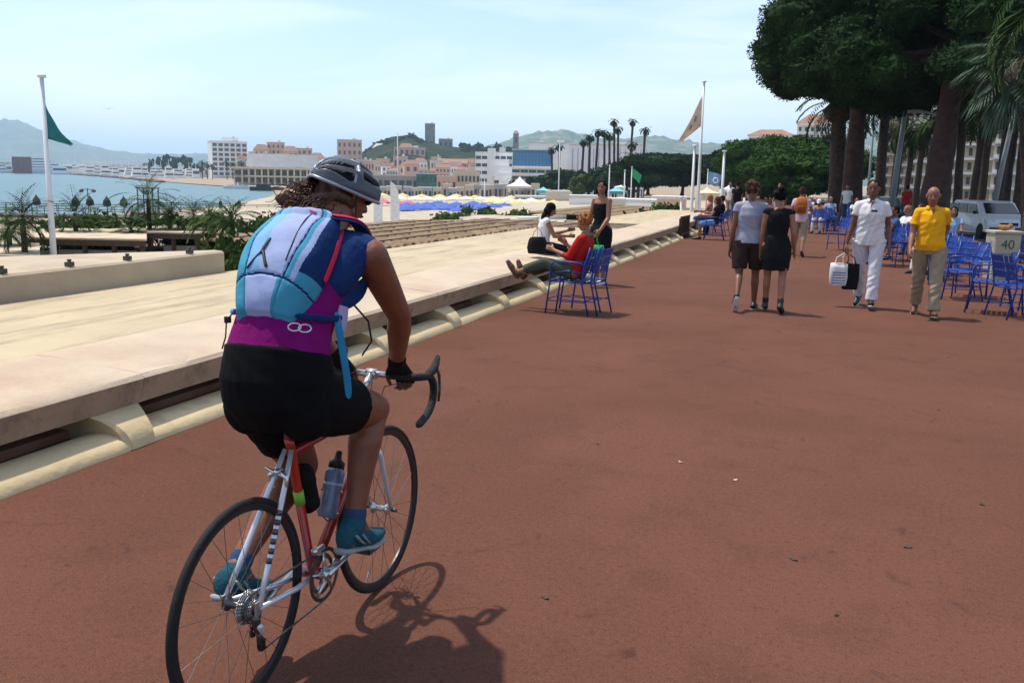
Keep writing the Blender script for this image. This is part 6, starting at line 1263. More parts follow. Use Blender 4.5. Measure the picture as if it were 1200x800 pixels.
def wheel(c, rear):
    m = MB(); n = 72; R1, r1 = WR-.0125, .0125
    rs = []
    for i in range(n):
        a = 2*PI*i/n; rs.append([c+Vector((r_*math.sin(b_), 0, 0))+Vector((0, math.cos(a), math.sin(a)))*(R1+r_*math.cos(b_)) for r_, b_ in [(r1, 2*PI*j/12) for j in range(12)]])
    m.rings(rs, closed=True)
    rim_ = MB(); rs = []
    for i in range(n):
        a = 2*PI*i/n; rs.append([c+Vector((x, 0, 0))+Vector((0, math.cos(a), math.sin(a)))*(R1-.006-d) for x, d in ((-.0095, 0), (.0095, 0), (.0095, .012), (.004, .024), (-.004, .024), (-.0095, .012))])
    rim_.rings(rs, closed=True); w = rim_.build('wheel', rimm, bike, True); e = w.modifiers.new('e', 'EDGE_SPLIT')
    m.build('tyre', tyre, w, True)
    m = MB(); hw = .062 if rear else .046; m.lathe([(.006, -hw), (.010, -hw+.01), (.024, -hw+.012), (.024, -hw+.016), (.014, -hw+.02), (.012, 0), (.014, hw-.02), (.024, hw-.016), (.024, hw-.012), (.010, hw-.01), (.006, hw)], c, 18, R=RX); m.build('hub', alu if not rear else steel, w, True)
    m = MB()
    for i in range(28):
        sd_ = 1 if i % 2 else -1; a = 2*PI*i/28; b_ = a+(.55 if (i//2) % 2 else -.55)
        p = c+Vector((sd_*(hw-.016), .022*math.cos(b_), .022*math.sin(b_))); q = c+Vector((sd_*.002, (R1-.028)*math.cos(a), (R1-.028)*math.sin(a))); m.tube([p, q], .0011, 5)
    m.build('spokes', M('spoke_steel', (.16, .16, .16), .35, metal=.7), w)
    m = MB(); a = -2.0; m.tube([c+Vector((0, (R1-.03)*math.cos(a), (R1-.03)*math.sin(a))), c+Vector((0, (R1-.075)*math.cos(a), (R1-.075)*math.sin(a)))], .003, 6); m.build('valve', alu, w)
    return w
wheel(AX_R, True); wheel(AX_F, False)
SC_, HT, HB = Vector((0, .300, .790)), Vector((0, .815, .815)), Vector((0, .850, .680))
def part(fn, name, mat, par=None, smooth=True):
    m = MB(); fn(m); return m.build(name, mat, par or bike, smooth)
def fr(m):
    m.tube([BB+Vector((0, -.005, -.01)), BB, SC_, SC_+Vector((0, -.012, .035))], [.019, .0165, .0165, .0175], 14); m.tube([SC_+Vector((0, 0, -.025)), HT+Vector((0, 0, -.035))], .0145, 14); m.tube([BB, HB+Vector((0, -.004, .02))], .0185, 14); m.tube([HB, HT], .020, 14)
    m.tube([BB+Vector((-.036, 0, 0)), BB+Vector((.036, 0, 0))], .021, 16)
part(fr, 'frame', red_f)
for s in (-1, 1):
    part(lambda m: m.tube([SC_+Vector((s*.012, -.012, -.01)), Vector((s*.026, .225, .68)), Vector((s*.050, .09, .475)), Vector((s*.066, .005, .352))], [.0085, .0095, .0105, .0085], 10), 'seat_stay', silver)
    part(lambda m: m.tube([BB+Vector((s*.022, -.015, 0)), Vector((s*.040, .25, .30)), Vector((s*.064, .01, .345))], [.011, .010, .008], 10), 'chain_stay', silver)
    part(lambda m: m.tube([Vector((s*.020, .857, .655)), Vector((s*.040, .872, .60)), Vector((s*.046, .915, .46)), Vector((s*.048, .95, .348))], [.013, .0135, .011, .008], 10), 'fork_blade', [silver])
    part(lambda m: m.box((s*.064, .0, .348), (.006, .030, .045)), 'dropout', alu, smooth=False)
    part(lambda m: m.tube([Vector((s*.052, .95, .345)), Vector((s*.075, .95, .345))], .008, 8), 'quick_release', steel)
# dark lettering blocks on the stays
for k_ in range(6):
    p = Vector((.052, .085, .468)).lerp(Vector((.031, .205, .65)), k_/7); part(lambda m: m.tube([p+Vector((.002, -.007, -.003)), p+Vector((.002, -.001, .014))], .0096, 8), 'stay_lettering', steel)
part(lambda m: (m.limb(Vector((-.03, .857, .652)), Vector((.03, .857, .652)), .017, .017)), 'fork_crown', red_f)
part(lambda m: m.tube([SC_+Vector((0, -.006, .02)), Vector((0, .262, .915))], .0135, 12), 'seatpost', alu)
part(lambda m: m.tube([Vector((0, .300, .585)), Vector((0, .3385, .620))] if 0 else [BB.lerp(SC_, .56), BB.lerp(SC_, .66)], .0185, 14), 'reflective_band', M('band_green', (.20, .50, .04), .5))
def sad(m): m.loft([(Vector((0, y, z)), Vector((1, 0, 0)), Vector((0, 0, 1)), w, h) for y, z, w, h in ((.125, .935, .04, .012), (.14, .937, .068, .022), (.20, .935, .070, .024), (.26, .930, .045, .022), (.34, .926, .022, .018), (.40, .922, .017, .013), (.412, .92, .008, .006))], n=18)
part(sad, 'saddle', saddm)
for s in (-1, 1): part(lambda m: m.tube([Vector((s*.02, .16, .915)), Vector((s*.022, .22, .905)), Vector((s*.022, .30, .905)), Vector((s*.012, .37, .915))], .0035, 6), 'saddle_rail', alu)
# steering: stem, bar with tape, hoods, levers
BC = Vector((0, .885, .926))
part(lambda m: (m.tube([HT, HT+Vector((0, -.012, .075))], .017, 12), m.tube([HT+Vector((0, -.010, .060)), BC], .0155, 12), m.tube([BC+Vector((-.022, 0, 0)), BC+Vector((.022, 0, 0))], .0205, 14)), 'stem', alu)
part(lambda m: m.tube([BC+Vector((-.09, 0, 0)), BC+Vector((.09, 0, 0))], .0132, 12), 'handlebar', alu)
for s in (-1, 1):
    P_ = [BC+Vector((s*.068, 0, 0)), BC+Vector((s*.15, .0, 0)), BC+Vector((s*.190, .010, .0)), BC+Vector((s*.207, .040, -.002)), BC+Vector((s*.210, .085, -.010)), BC+Vector((s*.211, .118, -.040)), BC+Vector((s*.212, .122, -.085)), BC+Vector((s*.213, .098, -.130)), BC+Vector((s*.214, .050, -.160)), BC+Vector((s*.215, -.015, -.178))]
    # smooth the polyline
    Q = []
    for i in range(len(P_)-1):
        p0, p1, p2, p3 = P_[max(i-1, 0)], P_[i], P_[i+1], P_[min(i+2, len(P_)-1)]
        for j in range(5): t_c = j/5; Q.append(.5*((2*p1)+(p2-p0)*t_c+(2*p0-5*p1+4*p2-p3)*t_c**2+(3*p1-p0-3*p2+p3)*t_c**3))
    Q.append(P_[-1]); dropbar = part(lambda m: m.tube(Q, .0158, 12), 'bar_grip', tape)
    part(lambda m: m.limb(P_[-1]+Vector((0, -.002, 0)), P_[-1]+Vector((0, -.010, -.002)), .0165, .012, 10), 'bar_end_plug', saddm, dropbar)
    hood = part(lambda m: m.loft([(BC+Vector((s*.210, y, z)), Vector((1, 0, 0)), Vector((0, .3, 1)).normalized(), w, h) for y, z, w, h in ((.065, -.002, .015, .015), (.09, .004, .018, .020), (.125, .012, .018, .022), (.150, .030, .016, .020), (.165, .052, .012, .012), (.168, .060, .005, .005))], n=14), 'brake_hood', tape)
    part(lambda m: m.tube([BC+Vector((s*.212, .150, .018)), BC+Vector((s*.216, .168, -.02)), BC+Vector((s*.220, .165, -.075)), BC+Vector((s*.222, .150, -.125))], [.009, .008, .0075, .006], 8, flat=.6), 'brake_lever', steel, hood)
part(lambda m: (m.tube([BC+Vector((-.19, .10, .0)), BC+Vector((-.12, .10, -.02)), BC+Vector((-.03, .06, -.05)), Vector((0, .83, .79)), Vector((.012, .74, .800))], .0025, 6)), 'brake_cable', tape)
part(lambda m: (m.tube([BC+Vector((.19, .11, .0)), BC+Vector((.12, .12, -.04)), BC+Vector((.03, .05, -.06)), Vector((.006, .87, .73))], .0025, 6)), 'brake_cable', tape)
# drivetrain on the right side
def ring(m, c, R, th, x, teeth=0, n=44, ri=None):
    ri = ri or R-.012; o_, i_ = [], []
    for k_ in range(n*2):
        a = PI*k_/n; rr = R+(.003 if k_ % 2 else 0); o_.append((rr, a)); i_.append((ri, a))
    f = lambda r, a, xx: c+Vector((xx, r*math.cos(a), r*math.sin(a))); N_ = n*2
    vs = [f(*q, x-th/2) for q in o_]+[f(*q, x+th/2) for q in o_]+[f(*q, x+th/2) for q in i_]+[f(*q, x-th/2) for q in i_]
    m.add(vs, [(a*N_+k_, a*N_+(k_+1) % N_, ((a+1) % 4)*N_+(k_+1) % N_, ((a+1) % 4)*N_+k_) for a in range(4) for k_ in range(N_)])
part(lambda m: ring(m, BB, .096, .003, .050), 'chainring', steel, smooth=False); part(lambda m: ring(m, BB, .072, .003, .042, ri=.058), 'chainring', steel, smooth=False)
def spider(m):
    for k_ in range(5): a = .3+2*PI*k_/5; m.tube([BB+Vector((.052, .015*math.cos(a), .015*math.sin(a))), BB+Vector((.050, .086*math.cos(a), .086*math.sin(a)))], [.013, .008], 8, flat=.5)
    m.tube([BB+Vector((.03, 0, 0)), BB+Vector((.068, 0, 0))], .018, 14)
part(spider, 'spider', alu)
PR, PL = Vector((.115, .585, .335)), Vector((-.115, .255, .235))
for s, P_ in ((1, PR), (-1, PL)):
    b0 = BB+Vector((s*.066, 0, 0)); b1 = Vector((s*.082, P_.y, P_.z)); c_ = part(lambda m: m.tube([b0, b0.lerp(b1, .5)+Vector((s*.004, 0, 0)), b1], [.0155, .011, .0125], 10, flat=.7), 'crank_arm', alu)
    part(lambda m: (m.box(P_+Vector((s*.015, 0, 0)), (.075, .012, .014)), m.box(P_+Vector((s*.015, .036, 0)), (.070, .008, .020)), m.box(P_+Vector((s*.015, -.036, 0)), (.070, .008, .020)), m.box(P_+Vector((s*.05, 0, 0)), (.006, .08, .018)), m.box(P_+Vector((s*-.018, 0, 0)), (.006, .08, .018))), 'pedal', steel, c_, False)
def cass(m):
    for k_ in range(8): ring(m, AX_R, .024+.0042*k_, .0018, .050-.0042*k_, n=16+k_*2, ri=.014)
part(cass, 'cassette', alu, smooth=False)
JW1, JW2 = Vector((.036, .012, .262)), Vector((.036, .052, .195))
def chain(m):
    t1 = BB+Vector((.050, .0, .097)); a = AX_R+Vector((.036, 0, .042)); pts = [a+Vector((0, -.042*math.sin(k_*.5), -.042+.042*math.cos(k_*.5))) for k_ in range(5, -1, -1)]+[t1]
    pts += [BB+Vector((.050, .097*math.sin(k_), .097*math.cos(k_))) for k_ in (.4, .8, 1.2, 1.6, 2.0, 2.4, 2.8, 3.1)]; pts += [JW2+Vector((0, .0, -.022)), JW2+Vector((0, -.02, 0)), JW1+Vector((0, .018, 0)), JW1+Vector((0, -.0, .022)), AX_R+Vector((.036, -.035, -.03))]
    m.tube(pts, .0042, 6, flat=.8)
part(chain, 'chain', steel)
def rd(m):
    for c_ in (JW1, JW2): ring(m, c_, .020, .004, .036-c_.x, n=10, ri=.006)
    m.extr([JW1+Vector((.010, .014, .012)), JW1+Vector((.010, -.014, .010)), JW2+Vector((.010, -.016, -.01)), JW2+Vector((.010, .010, -.016))], (0, 0, 0), (.003, 0, 0)); m.limb(Vector((.058, -.008, .315)), Vector((.055, .010, .268)), .016, .013, 8); m.limb(Vector((.064, .0, .33)), Vector((.060, -.008, .312)), .010, .012, 8)
part(rd, 'rear_derailleur', steel); part(lambda m: m.limb(Vector((.070, -.002, .288)), Vector((.070, .012, .262)), .011, .008, 8), 'derailleur_plate', silver)
part(lambda m: (m.limb(Vector((.048, .395, .375)), Vector((.050, .36, .395)), .010, .014, 8), m.box((.050, .385, .392), (.012, .07, .016))), 'front_derailleur', alu)
for c_, tiltd in ((Vector((0, .225, .705)), 1), (Vector((0, .905, .700)), -1)):
    part(lambda m: (m.tube([c_+Vector((-.012, 0, .018)), c_+Vector((-.034, 0, .0)), c_+Vector((-.032, 0, -.030)), c_+Vector((-.018, 0, -.042))], [.008, .008, .007, .006], 8), m.tube([c_+Vector((.012, -.004, .018)), c_+Vector((.034, -.004, .0)), c_+Vector((.032, -.004, -.030)), c_+Vector((.018, -.004, -.042))], [.008, .008, .007, .006], 8), m.tube([c_+Vector((.03, -.006, .0)), c_+Vector((-.045, -.008, .028))], .005, 6), m.limb(c_+Vector((0, -.01, .018)), c_+Vector((0, .02, .018)), .010, .008)), 'brake_caliper', alu)
# bottle in its cage and a black tool pouch on the seat tube
bd = Vector((0, .10, .225)).normalized(); b0 = Vector((0, .525, .455))
bt = thing('water_bottle', 'translucent grey and blue water bottle with black cap in the bicycle frame', 'bottle', (BX, BY, 0)); u_, v_ = Vector((1, 0, 0)), bd.cross(Vector((1, 0, 0)))
m = MB(); m.loft([(b0+bd*z, u_, v_, r, r) for z, r in ((0, .030), (.008, .036), (.075, .0365), (.09, .032), (.105, .0365), (.165, .0365), (.185, .028))], n=20); m.build('flask', M('bottle_plastic', (.16, .20, .30), .25, var=.2, scale=20, spec=.6), bt, True)
m = MB(); m.loft([(b0+bd*z, u_, v_, r, r) for z, r in ((.182, .030), (.205, .030), (.215, .016), (.232, .012), (.240, .013), (.248, .010))], n=16); m.build('cap', saddm, bt, True)
m = MB(); m.loft([(b0+bd*z, u_, v_, r, r) for z, r in ((.118, .0372), (.128, .0372))], n=20); m.build('band', M('bottle_band', (.40, .50, .70), .4), bt, True)
for z in (.02, .10): part(lambda m: m.tube([b0+bd*z+u_*.041*math.cos(a)+v_*.041*math.sin(a) for a in [i*PI/7-.2 for i in range(9)]]+[BB.lerp(HB, .30+z*1.2)], .0028, 6), 'bottle_cage', alu)
sd2 = (SC_-BB).normalized(); m = MB(); c_ = BB.lerp(SC_, .50)+Vector((0, .048, .016)); m.limb(c_, c_+sd2*.12, .040, .036, 14); tag(m.organic('tool_pouch', C_('pouch_black', (.010, .010, .011)), voxel=.005, loc=(BX, BY, 0), disp=wrinkle(.002, 60)), 'small black tool pouch strapped to the seat tube of the bicycle', 'pouch')

# ------------------------------------------------------------------ rider
skin_r = M('skin_rider', (.18, .058, .027), .46, var=.12, scale=14, bump=.15, bscale=60, spec=.4)
rd_ = thing('person', 'woman in grey helmet, magenta top and black shorts riding the red bicycle', 'person', (BX, BY, 0))
X = Vector((1, 0, 0)); J = {'H': 1.68}; k = 1.68/1.7
def RV(s, d): return Vector((s*d[0], d[1], d[2]))
J['head'] = Vector((.0, .690, 1.630)); J['Rh'] = rot('Z', -26)@rot('X', -20)
TOR = [((0, .27, .88), .150, .125, (0, 0, 1)), ((0, .245, .965), .176, .160, (0, 0, 1)), ((0, .235, 1.045), .178, .156, (0, .05, 1)), ((0, .245, 1.125), .168, .142, (0, .3, 1)), ((0, .280, 1.205), .150, .128, (0, .5, 1)), ((0, .345, 1.290), .152, .124, (0, .75, 1)), ((0, .420, 1.365), .176, .125, (0, .85, 1)), ((0, .485, 1.425), .165, .108, (0, .9, 1)), ((0, .535, 1.470), .100, .080, (0, .9, 1))]
def tsec(i0, i1, o=0.0, ox=None):
    r = []
    for c_, rx, ry, t_c in TOR[i0:i1]:
        tn = Vector(t_c).normalized(); r.append((Vector(c_), X, tn.cross(X).normalized(), rx+(ox if ox is not None else o), ry+o))
    return r
J['shoR'], J['elbR'], J['wriR'] = Vector((.195, .515, 1.425)), Vector((.215, .700, 1.195)), Vector((.130, .845, .985)); J['shoL'], J['elbL'], J['wriL'] = Vector((-.195, .515, 1.425)), Vector((-.225, .700, 1.195)), Vector((-.130, .845, .985))
J['hipR'], J['kneeR'], J['ankleR'] = Vector((.095, .29, .955)), Vector((.115, .675, .845)), Vector((.125, .510, .470)); J['hipL'], J['kneeL'], J['ankleL'] = Vector((-.095, .29, .955)), Vector((-.115, .545, .640)), Vector((-.125, .155, .395))
J['heelR'], J['ballR'], J['toeR'] = Vector((.125, .455, .408)), Vector((.128, .590, .372)), Vector((.130, .680, .362)); J['heelL'], J['ballL'], J['toeL'] = Vector((-.125, .092, .345)), Vector((-.128, .235, .280)), Vector((-.130, .320, .262))
m = MB(); m.loft(tsec(0, 9), n=26); m.limb(Vector((0, .515, 1.455)), Vector((.0, .635, 1.575)), .062, .056)
head_shapes(m, J); dH = Vector((0, .75, -.66)).normalized()
for s, q in ((1, 'R'), (-1, 'L')):
    S, E_, Wr = J['sho'+q], J['elb'+q], J['wri'+q]; m.limb(Vector((s*.05, .50, 1.45)), S, .058, .060); m.limb(S, S.lerp(E_, .5), .063, .054, 16); m.limb(S.lerp(E_, .45), E_, .055, .043, 16); m.limb(E_, E_.lerp(Wr, .3), .043, .046, 16); m.limb(E_.lerp(Wr, .25), Wr, .046, .028, 16)
    y_ = Vector((-s, 0, 0)); z_ = -dH; x_ = y_.cross(z_); Rm = Matrix((x_, y_, z_)).transposed(); J['R2'+q] = Rm; hand_shapes(m, Wr, Rm, 1.72, s, 70)
    h, kn, an = J['hip'+q], J['knee'+q], J['ankle'+q]; m.limb(h, h.lerp(kn, .5), .104, .090, 18); m.limb(h.lerp(kn, .45), kn, .096, .064, 18); m.limb(kn, kn+Vector((0, .012, -.03)), .060, .050); d_ = (an-kn).normalized(); b_ = Vector((0, -.022, 0)); m.limb(kn, kn.lerp(an, .30)+b_, .058, .063, 16); m.limb(kn.lerp(an, .28)+b_, kn.lerp(an, .62)+b_*.6, .063, .047, 16); m.limb(kn.lerp(an, .6)+b_*.6, an, .047, .034, 16)
    m.limb(an, J['heel'+q], .036, .034); m.limb(an, J['ball'+q], .036, .030); m.limb(J['ball'+q], J['toe'+q], .032, .022)
rider_body = m.organic('body', skin_r, rd_, .0065, 4)
face_parts(J, rd_, skin_r, hairm['dark'])
# shorts
m = MB(); ts = tsec(0, 4, .012, .014); ts.append((Vector((0, .248, 1.132)), X, Vector((0, .96, -.28)), .172, .149)); m.loft(ts, n=28)
for s, q in ((1, 'R'), (-1, 'L')):
    h, kn = J['hip'+q], J['knee'+q]; d_ = (kn-h).normalized(); u = (X-d_*X.dot(d_)).normalized(); w = d_.cross(u); e_ = h.lerp(kn, .56)
    m.limb(h, h.lerp(e_, .6), .117, .112, 18); m.loft([(h-d_*.03, u, w, .095, .095), (h+d_*.02, u, w, .116, .116), (h.lerp(e_, .5), u, w, .111, .111), (e_, u, w, .103, .103)], n=24); m.ell(h+Vector((s*.004, -.05, -.012)), (.096, .108, .108))
shorts = m.organic('shorts', C_('lycra_black', (.005, .005, .006), bump=.2), rd_, .0065, 2, disp=wrinkle(.0016, 34))
# top: magenta sleeveless jersey
mag = C_('jersey_magenta', (.175, .004, .115), bump=.3, bscale=30)
m = MB(); ts = tsec(3, 8, .013, .015); ts[0] = (ts[0][0], ts[0][1], ts[0][2], .174, .149); ts.insert(0, (Vector((0, .240, 1.085)), X, Vector((0, 1, 0)), .184, .160)); m.loft(ts, n=28)
for s in (-1, 1): m.limb(Vector((s*.04, .49, 1.44)), Vector((s*.145, .50, 1.435)), .062, .066)
top_o = m.organic('jersey', mag, rd_, .0065, 3, disp=wrinkle(.003, 30, 1))
# cap sleeves in navy
navy = C_('navy_fabric', (.010, .030, .110), bump=.3, bscale=40)
for s, q in ((-1, 'L'), (1, 'R')):
    m = MB(); S, E_ = J['sho'+q], J['elb'+q]; d_ = (E_-S).normalized(); m.limb(Vector((s*.09, .495, 1.455)), S+Vector((-s*.03, -.0, .012)), .064, .067, 16); m.limb(Vector((s*.135, .47, 1.43)), Vector((s*.120, .375, 1.345)), .080, .070, 16); cap_r = m.organic('cap_sleeve', navy, rd_, .0065, 2)
# gloves: fingerless, palm and wrist
glv = C_('glove_black', (.011, .011, .012), bump=.4, bscale=60)
for s, q in ((1, 'R'), (-1, 'L')):
    Wr, Rm = J['wri'+q], J['R2'+q]; g = lambda x, y, z: Wr+Rm@Vector((x, y, z)); Y_, X_ = Rm@Vector((0, 1, 0)), Rm@Vector((1, 0, 0)); da = (J['wri'+q]-J['elb'+q]).normalized(); m = MB()
    m.limb(Wr-da*.028, Wr+da*.005, .036, .036); m.loft([(g(0, 0, .015), Y_, X_, .034, .026), (g(0, .002, -.03), Y_, X_, .041, .024), (g(0, .003, -.088), Y_, X_, .046, .020), (g(0, .003, -.100), Y_, X_, .040, .015)], n=16)
    for y, L_ in ((.031, .070), (.011, .078), (-.010, .073), (-.030, .058)):
        a_ = math.radians(70*.45); p = g(0, y, -.09); q2 = p+Rm@(Vector((-s*math.sin(a_), y*.25, -math.cos(a_)))*L_*.42); m.limb(p, q2, .0125, .0115, 8)
    p0 = g(-s*.004, .028, -.025); m.limb(p0, p0+Rm@Vector((-s*.012, .020, -.024)), .019, .015); m.organic('glove', glv, rd_, .0045, 2)
# shoes: teal trainers with pale panels and light soles
teal_s = C_('shoe_teal', (.018, .075, .105), bump=.4, bscale=50); pale_p = M('shoe_panel', (.22, .29, .26), .7, var=.2, scale=60); solem = M('shoe_sole', (.26, .27, .28), .7, var=.1, scale=30)
for s, q in ((1, 'R'), (-1, 'L')):
    he, ba, to, an = J['heel'+q], J['ball'+q], J['toe'+q], J['ankle'+q]; d_ = (to-he).normalized(); sd_ = d_.cross(Vector((0, 0, 1))).normalized(); n_v = sd_.cross(d_); m = MB()
    m.loft([(he-d_*.040+n_v*.012, sd_, n_v, .018, .020), (he-d_*.028+n_v*.016, sd_, n_v, .034, .044), (he+d_*.02+n_v*.02, sd_, n_v, .039, .052), (he.lerp(ba, .5)+n_v*.012, sd_, n_v, .040, .044), (ba+n_v*.004, sd_, n_v, .048, .034), (ba.lerp(to, .6), sd_, n_v, .044, .026), (to+d_*.018, sd_, n_v, .026, .017), (to+d_*.026, sd_, n_v, .012, .010)], n=20)
    m.limb(an.lerp(he, .45), an+Vector((0, 0, -.012)), .044, .043, 14); sh = m.organic('shoe', teal_s, rd_, .0045, 2)
    m = MB(); so_ = [(he-d_*.046, .020), (he-d_*.03, .036), (he+d_*.02, .040), (he.lerp(ba, .55), .037), (ba, .050), (to, .038), (to+d_*.024, .018)]
    m.loft([(c_-n_v*.030, sd_, n_v, w, .011) for c_, w in so_], n=18, sq=.8); m.build('sole', solem, sh, True)
    for off in (-1, 1):
        m = MB()
        for a0, a1, z0, z1 in ((-.01, .05, .028, -.010), (.035, .085, .026, -.012)): m.tube([he+d_*a0+sd_*off*.0405+n_v*z0, he+d_*(a0+a1)/2+sd_*off*.0425+n_v*.005, he+d_*a1+sd_*off*.0440+n_v*z1], .008, 8, flat=.5)
        m.build('side_panel', pale_p, sh, True)
    m = MB()
    for i in range(4): c_ = he.lerp(ba, .50+.13*i)+n_v*(.056-.006*i); m.tube([c_-sd_*.022, c_+n_v*.004, c_+sd_*.022], .0035, 6)
    m.build('laces', pale_p, sh, True)
    m = MB(); m.limb(an+Vector((0, 0, -.01)), an.lerp(J['knee'+q], .07), .040, .041, 14); m.organic('sock', C_('sock_blue', (.03, .06, .14)), rd_, .005, 1)
# helmet
R = J['Rh']; hc = J['head']; hf = lambda x, y, z: hc+R@Vector((x, y, z)); nt_, npsi = 90, 110; ax, ay, az = .098, .142, .104; vv = []; dep = []
def sstep(e0, e1, x): t_c = min(1, max(0, (x-e0)/(e1-e0))); return t_c*t_c*(3-2*t_c)
vents = [(-82, 11, .07, .43), (-53, 12, .06, .46), (-22, 12, .07, .46), (12, 12, .07, .46), (44, 12, .06, .46), (74, 11, .07, .43), (-62, 9, .52, .82), (-32, 10, .50, .88), (0, 9, .52, .90), (32, 10, .50, .88), (62, 9, .52, .82)]
for i in range(nt_+1):
    t_c = i/nt_; th = PI*(.02+.965*t_c); r_ = math.sin(th)**.88; y = -math.cos(th)*ay
    for j in range(npsi+1):
        psi = -104+208*j/npsi; d_ = 0
        for c_, w, t0, t1 in vents:
            bend = c_*(.35+.65*min(1, math.sin(th)*1.1)); f = (1-sstep(.62, 1.0, abs(psi-bend)/(w*(.55+.5*math.sin(th)))))*sstep(t0-.015, t0+.02, t_c)*(1-sstep(t1-.02, t1+.02, t_c)); d_ = max(d_, f)
        ribs = .0035*math.cos(math.radians(psi)*11)*(1-d_); p_ = math.radians(psi); q_ = 1-.26*d_+ribs*3
        tail = 1+.08*max(0, .3-t_c)
        vv.append(hf(ax*r_*math.sin(p_)*q_, (y-.006)*tail, .022+az*r_*math.cos(p_)*q_-(.02*max(0, .35-t_c)))); dep.append(d_)
fs, mi = [], []
for i in range(nt_):
    for j in range(npsi):
        a_ = i*(npsi+1)+j; fs.append((a_, a_+1, a_+npsi+2, a_+npsi+1)); dd = (dep[a_]+dep[a_+1]+dep[a_+npsi+2]+dep[a_+npsi+1])/4; mi.append(1 if dd > .55 else (2 if dd > .06 and i < nt_*.5 else 0))
m = MB(); m.v = [tuple(p) for p in vv]; m.f = fs; m.m = mi
hel = m.build('helmet', [M('helmet_grey', (.045, .050, .065), .36, var=.2, scale=10, coat=.4), M('helmet_vent', (.006, .006, .007), .9), M('helmet_silver', (.30, .30, .33), .35, metal=.3, var=.1)], rd_, True); s_ = hel.modifiers.new('s', 'SOLIDIFY'); s_.thickness = .012; s_.offset = -1
rim_pts = []
for i in range(0, nt_+1, 3): rim_pts.append(Vector(vv[i*(npsi+1)]))
for i in range(nt_, -1, -3): rim_pts.append(Vector(vv[i*(npsi+1)+npsi]))
m = MB(); m.tube(rim_pts, .0065, 8, closed=True); m.build('helmet_rim', M('helmet_silver', (.3, .3, .33)), hel, True)
for s in (-1, 1): m = MB(); m.tube([hf(s*.092, -.01, -.010), hf(s*.080, .012, -.055), hf(s*.045, .045, -.098), hf(0, .052, -.108)], .0045, 6, flat=.4); m.build('helmet_strap', tape, hel, True)
# sunglasses
m = MB()
for s in (-1, 1): m.ell(hf(s*.033, .086, .006), (.030, .010, .019), R@rot('Z', -s*14), 10); m.tube([hf(s*.062, .076, .010), hf(s*.082, .03, .008), hf(s*.084, -.005, .004)], .003, 6)
m.limb(hf(-.01, .094, .012), hf(.01, .094, .012), .004, .004); m.build('sunglasses', M('lens_dark', (.008, .008, .010), .12, spec=.8), rd_, True)
# hair: mass under the helmet, curls to the left and a gathered tail
hb = M('hair_auburn', (.070, .026, .012), .5, var=.6, scale=60, bump=.4, bscale=120)
m = MB(); m.ell(hf(0, -.035, -.02), (.084, .072, .085), R, 12); m.ell(hf(-.01, -.06, -.075), (.070, .055, .060), R, 10); m.limb(hf(.055, -.02, -.03), hf(.060, -.01, -.10), .024, .015); m.limb(hf(-.06, -.05, -.05), hf(-.155, -.135, -.075), .045, .030, 12); m.limb(hf(0, -.05, -.06), hf(.012, -.035, -.145), .066, .050, 14); m.limb(hf(.045, -.02, -.07), hf(.050, -.01, -.13), .035, .026, 12)
hair_o = m.organic('hair', hb, rd_, .006, 2, disp=lambda co: .004*np.sin(110*co[:, 0]+60*co[:, 2])+.004*np.sin(95*co[:, 2]+50*co[:, 1]))
random.seed(12); m = MB()
for i in range(230):
    if i < 120: st = hf(random.uniform(-.11, -.02), random.uniform(-.12, -.05), random.uniform(-.08, .0)); dr = R@Vector((random.uniform(-1.2, -.25), random.uniform(-.9, -.2), random.uniform(-.55, .25)))
    else: st = hf(random.uniform(-.08, .07), random.uniform(-.11, -.03), random.uniform(-.10, -.02)); dr = R@Vector((random.uniform(-.5, .25), random.uniform(-.8, .0), random.uniform(-1.0, -.2)))
    dr.normalize(); L_ = random.uniform(.05, .13); u = dr.cross(Vector((0, 0, 1))).normalized(); w = dr.cross(u); ph = random.uniform(0, 6); cr2 = random.uniform(.004, .009); nn = 12
    m.tube([st+dr*L_*j/nn+(u*math.cos(ph+j*1.1)+w*math.sin(ph+j*1.1))*cr2+Vector((0, 0, -.03*(j/nn)**2)) for j in range(nn+1)], [.0030*(1-.6*j/nn) for j in range(nn+1)], 4)
m.build('curls', hb, hair_o, True)
# backpack
pk = thing('backpack', 'lilac and turquoise cycling backpack worn by the woman on the bicycle', 'backpack', (BX, BY, 0))
P0, P1 = Vector((0, .178, 1.212)), Vector((0, .455, 1.575)); axd = (P1-P0).normalized(); nrm = Vector((0, -axd.z, axd.y)); Lp = (P1-P0).length; NS, NA = 130, 180
lil, tea, nav, lb = C_('pack_lilac', (.31, .37, .59), bump=.16, bscale=30), C_('pack_turquoise', (.055, .27, .40), bump=.2, bscale=30), navy, C_('pack_lightblue', (.20, .38, .60), bump=.16, bscale=30)
vv, fs, mi = [], [], []
def wprof(s): return (.098+.066*math.sin(min(1, s*1.25)*PI*.5)**.8-.058*max(0, s-.5)**1.3*2.2)*(1 if s < .93 else 1-.45*((s-.93)/.07)**2)
def tprof(s): return (.060+.075*math.sin(min(1.0, s*1.12)*PI)**.75)*(1 if s > .06 else .55+.45*s/.06)*(1 if s < .94 else 1-.6*((s-.94)/.06)**2)
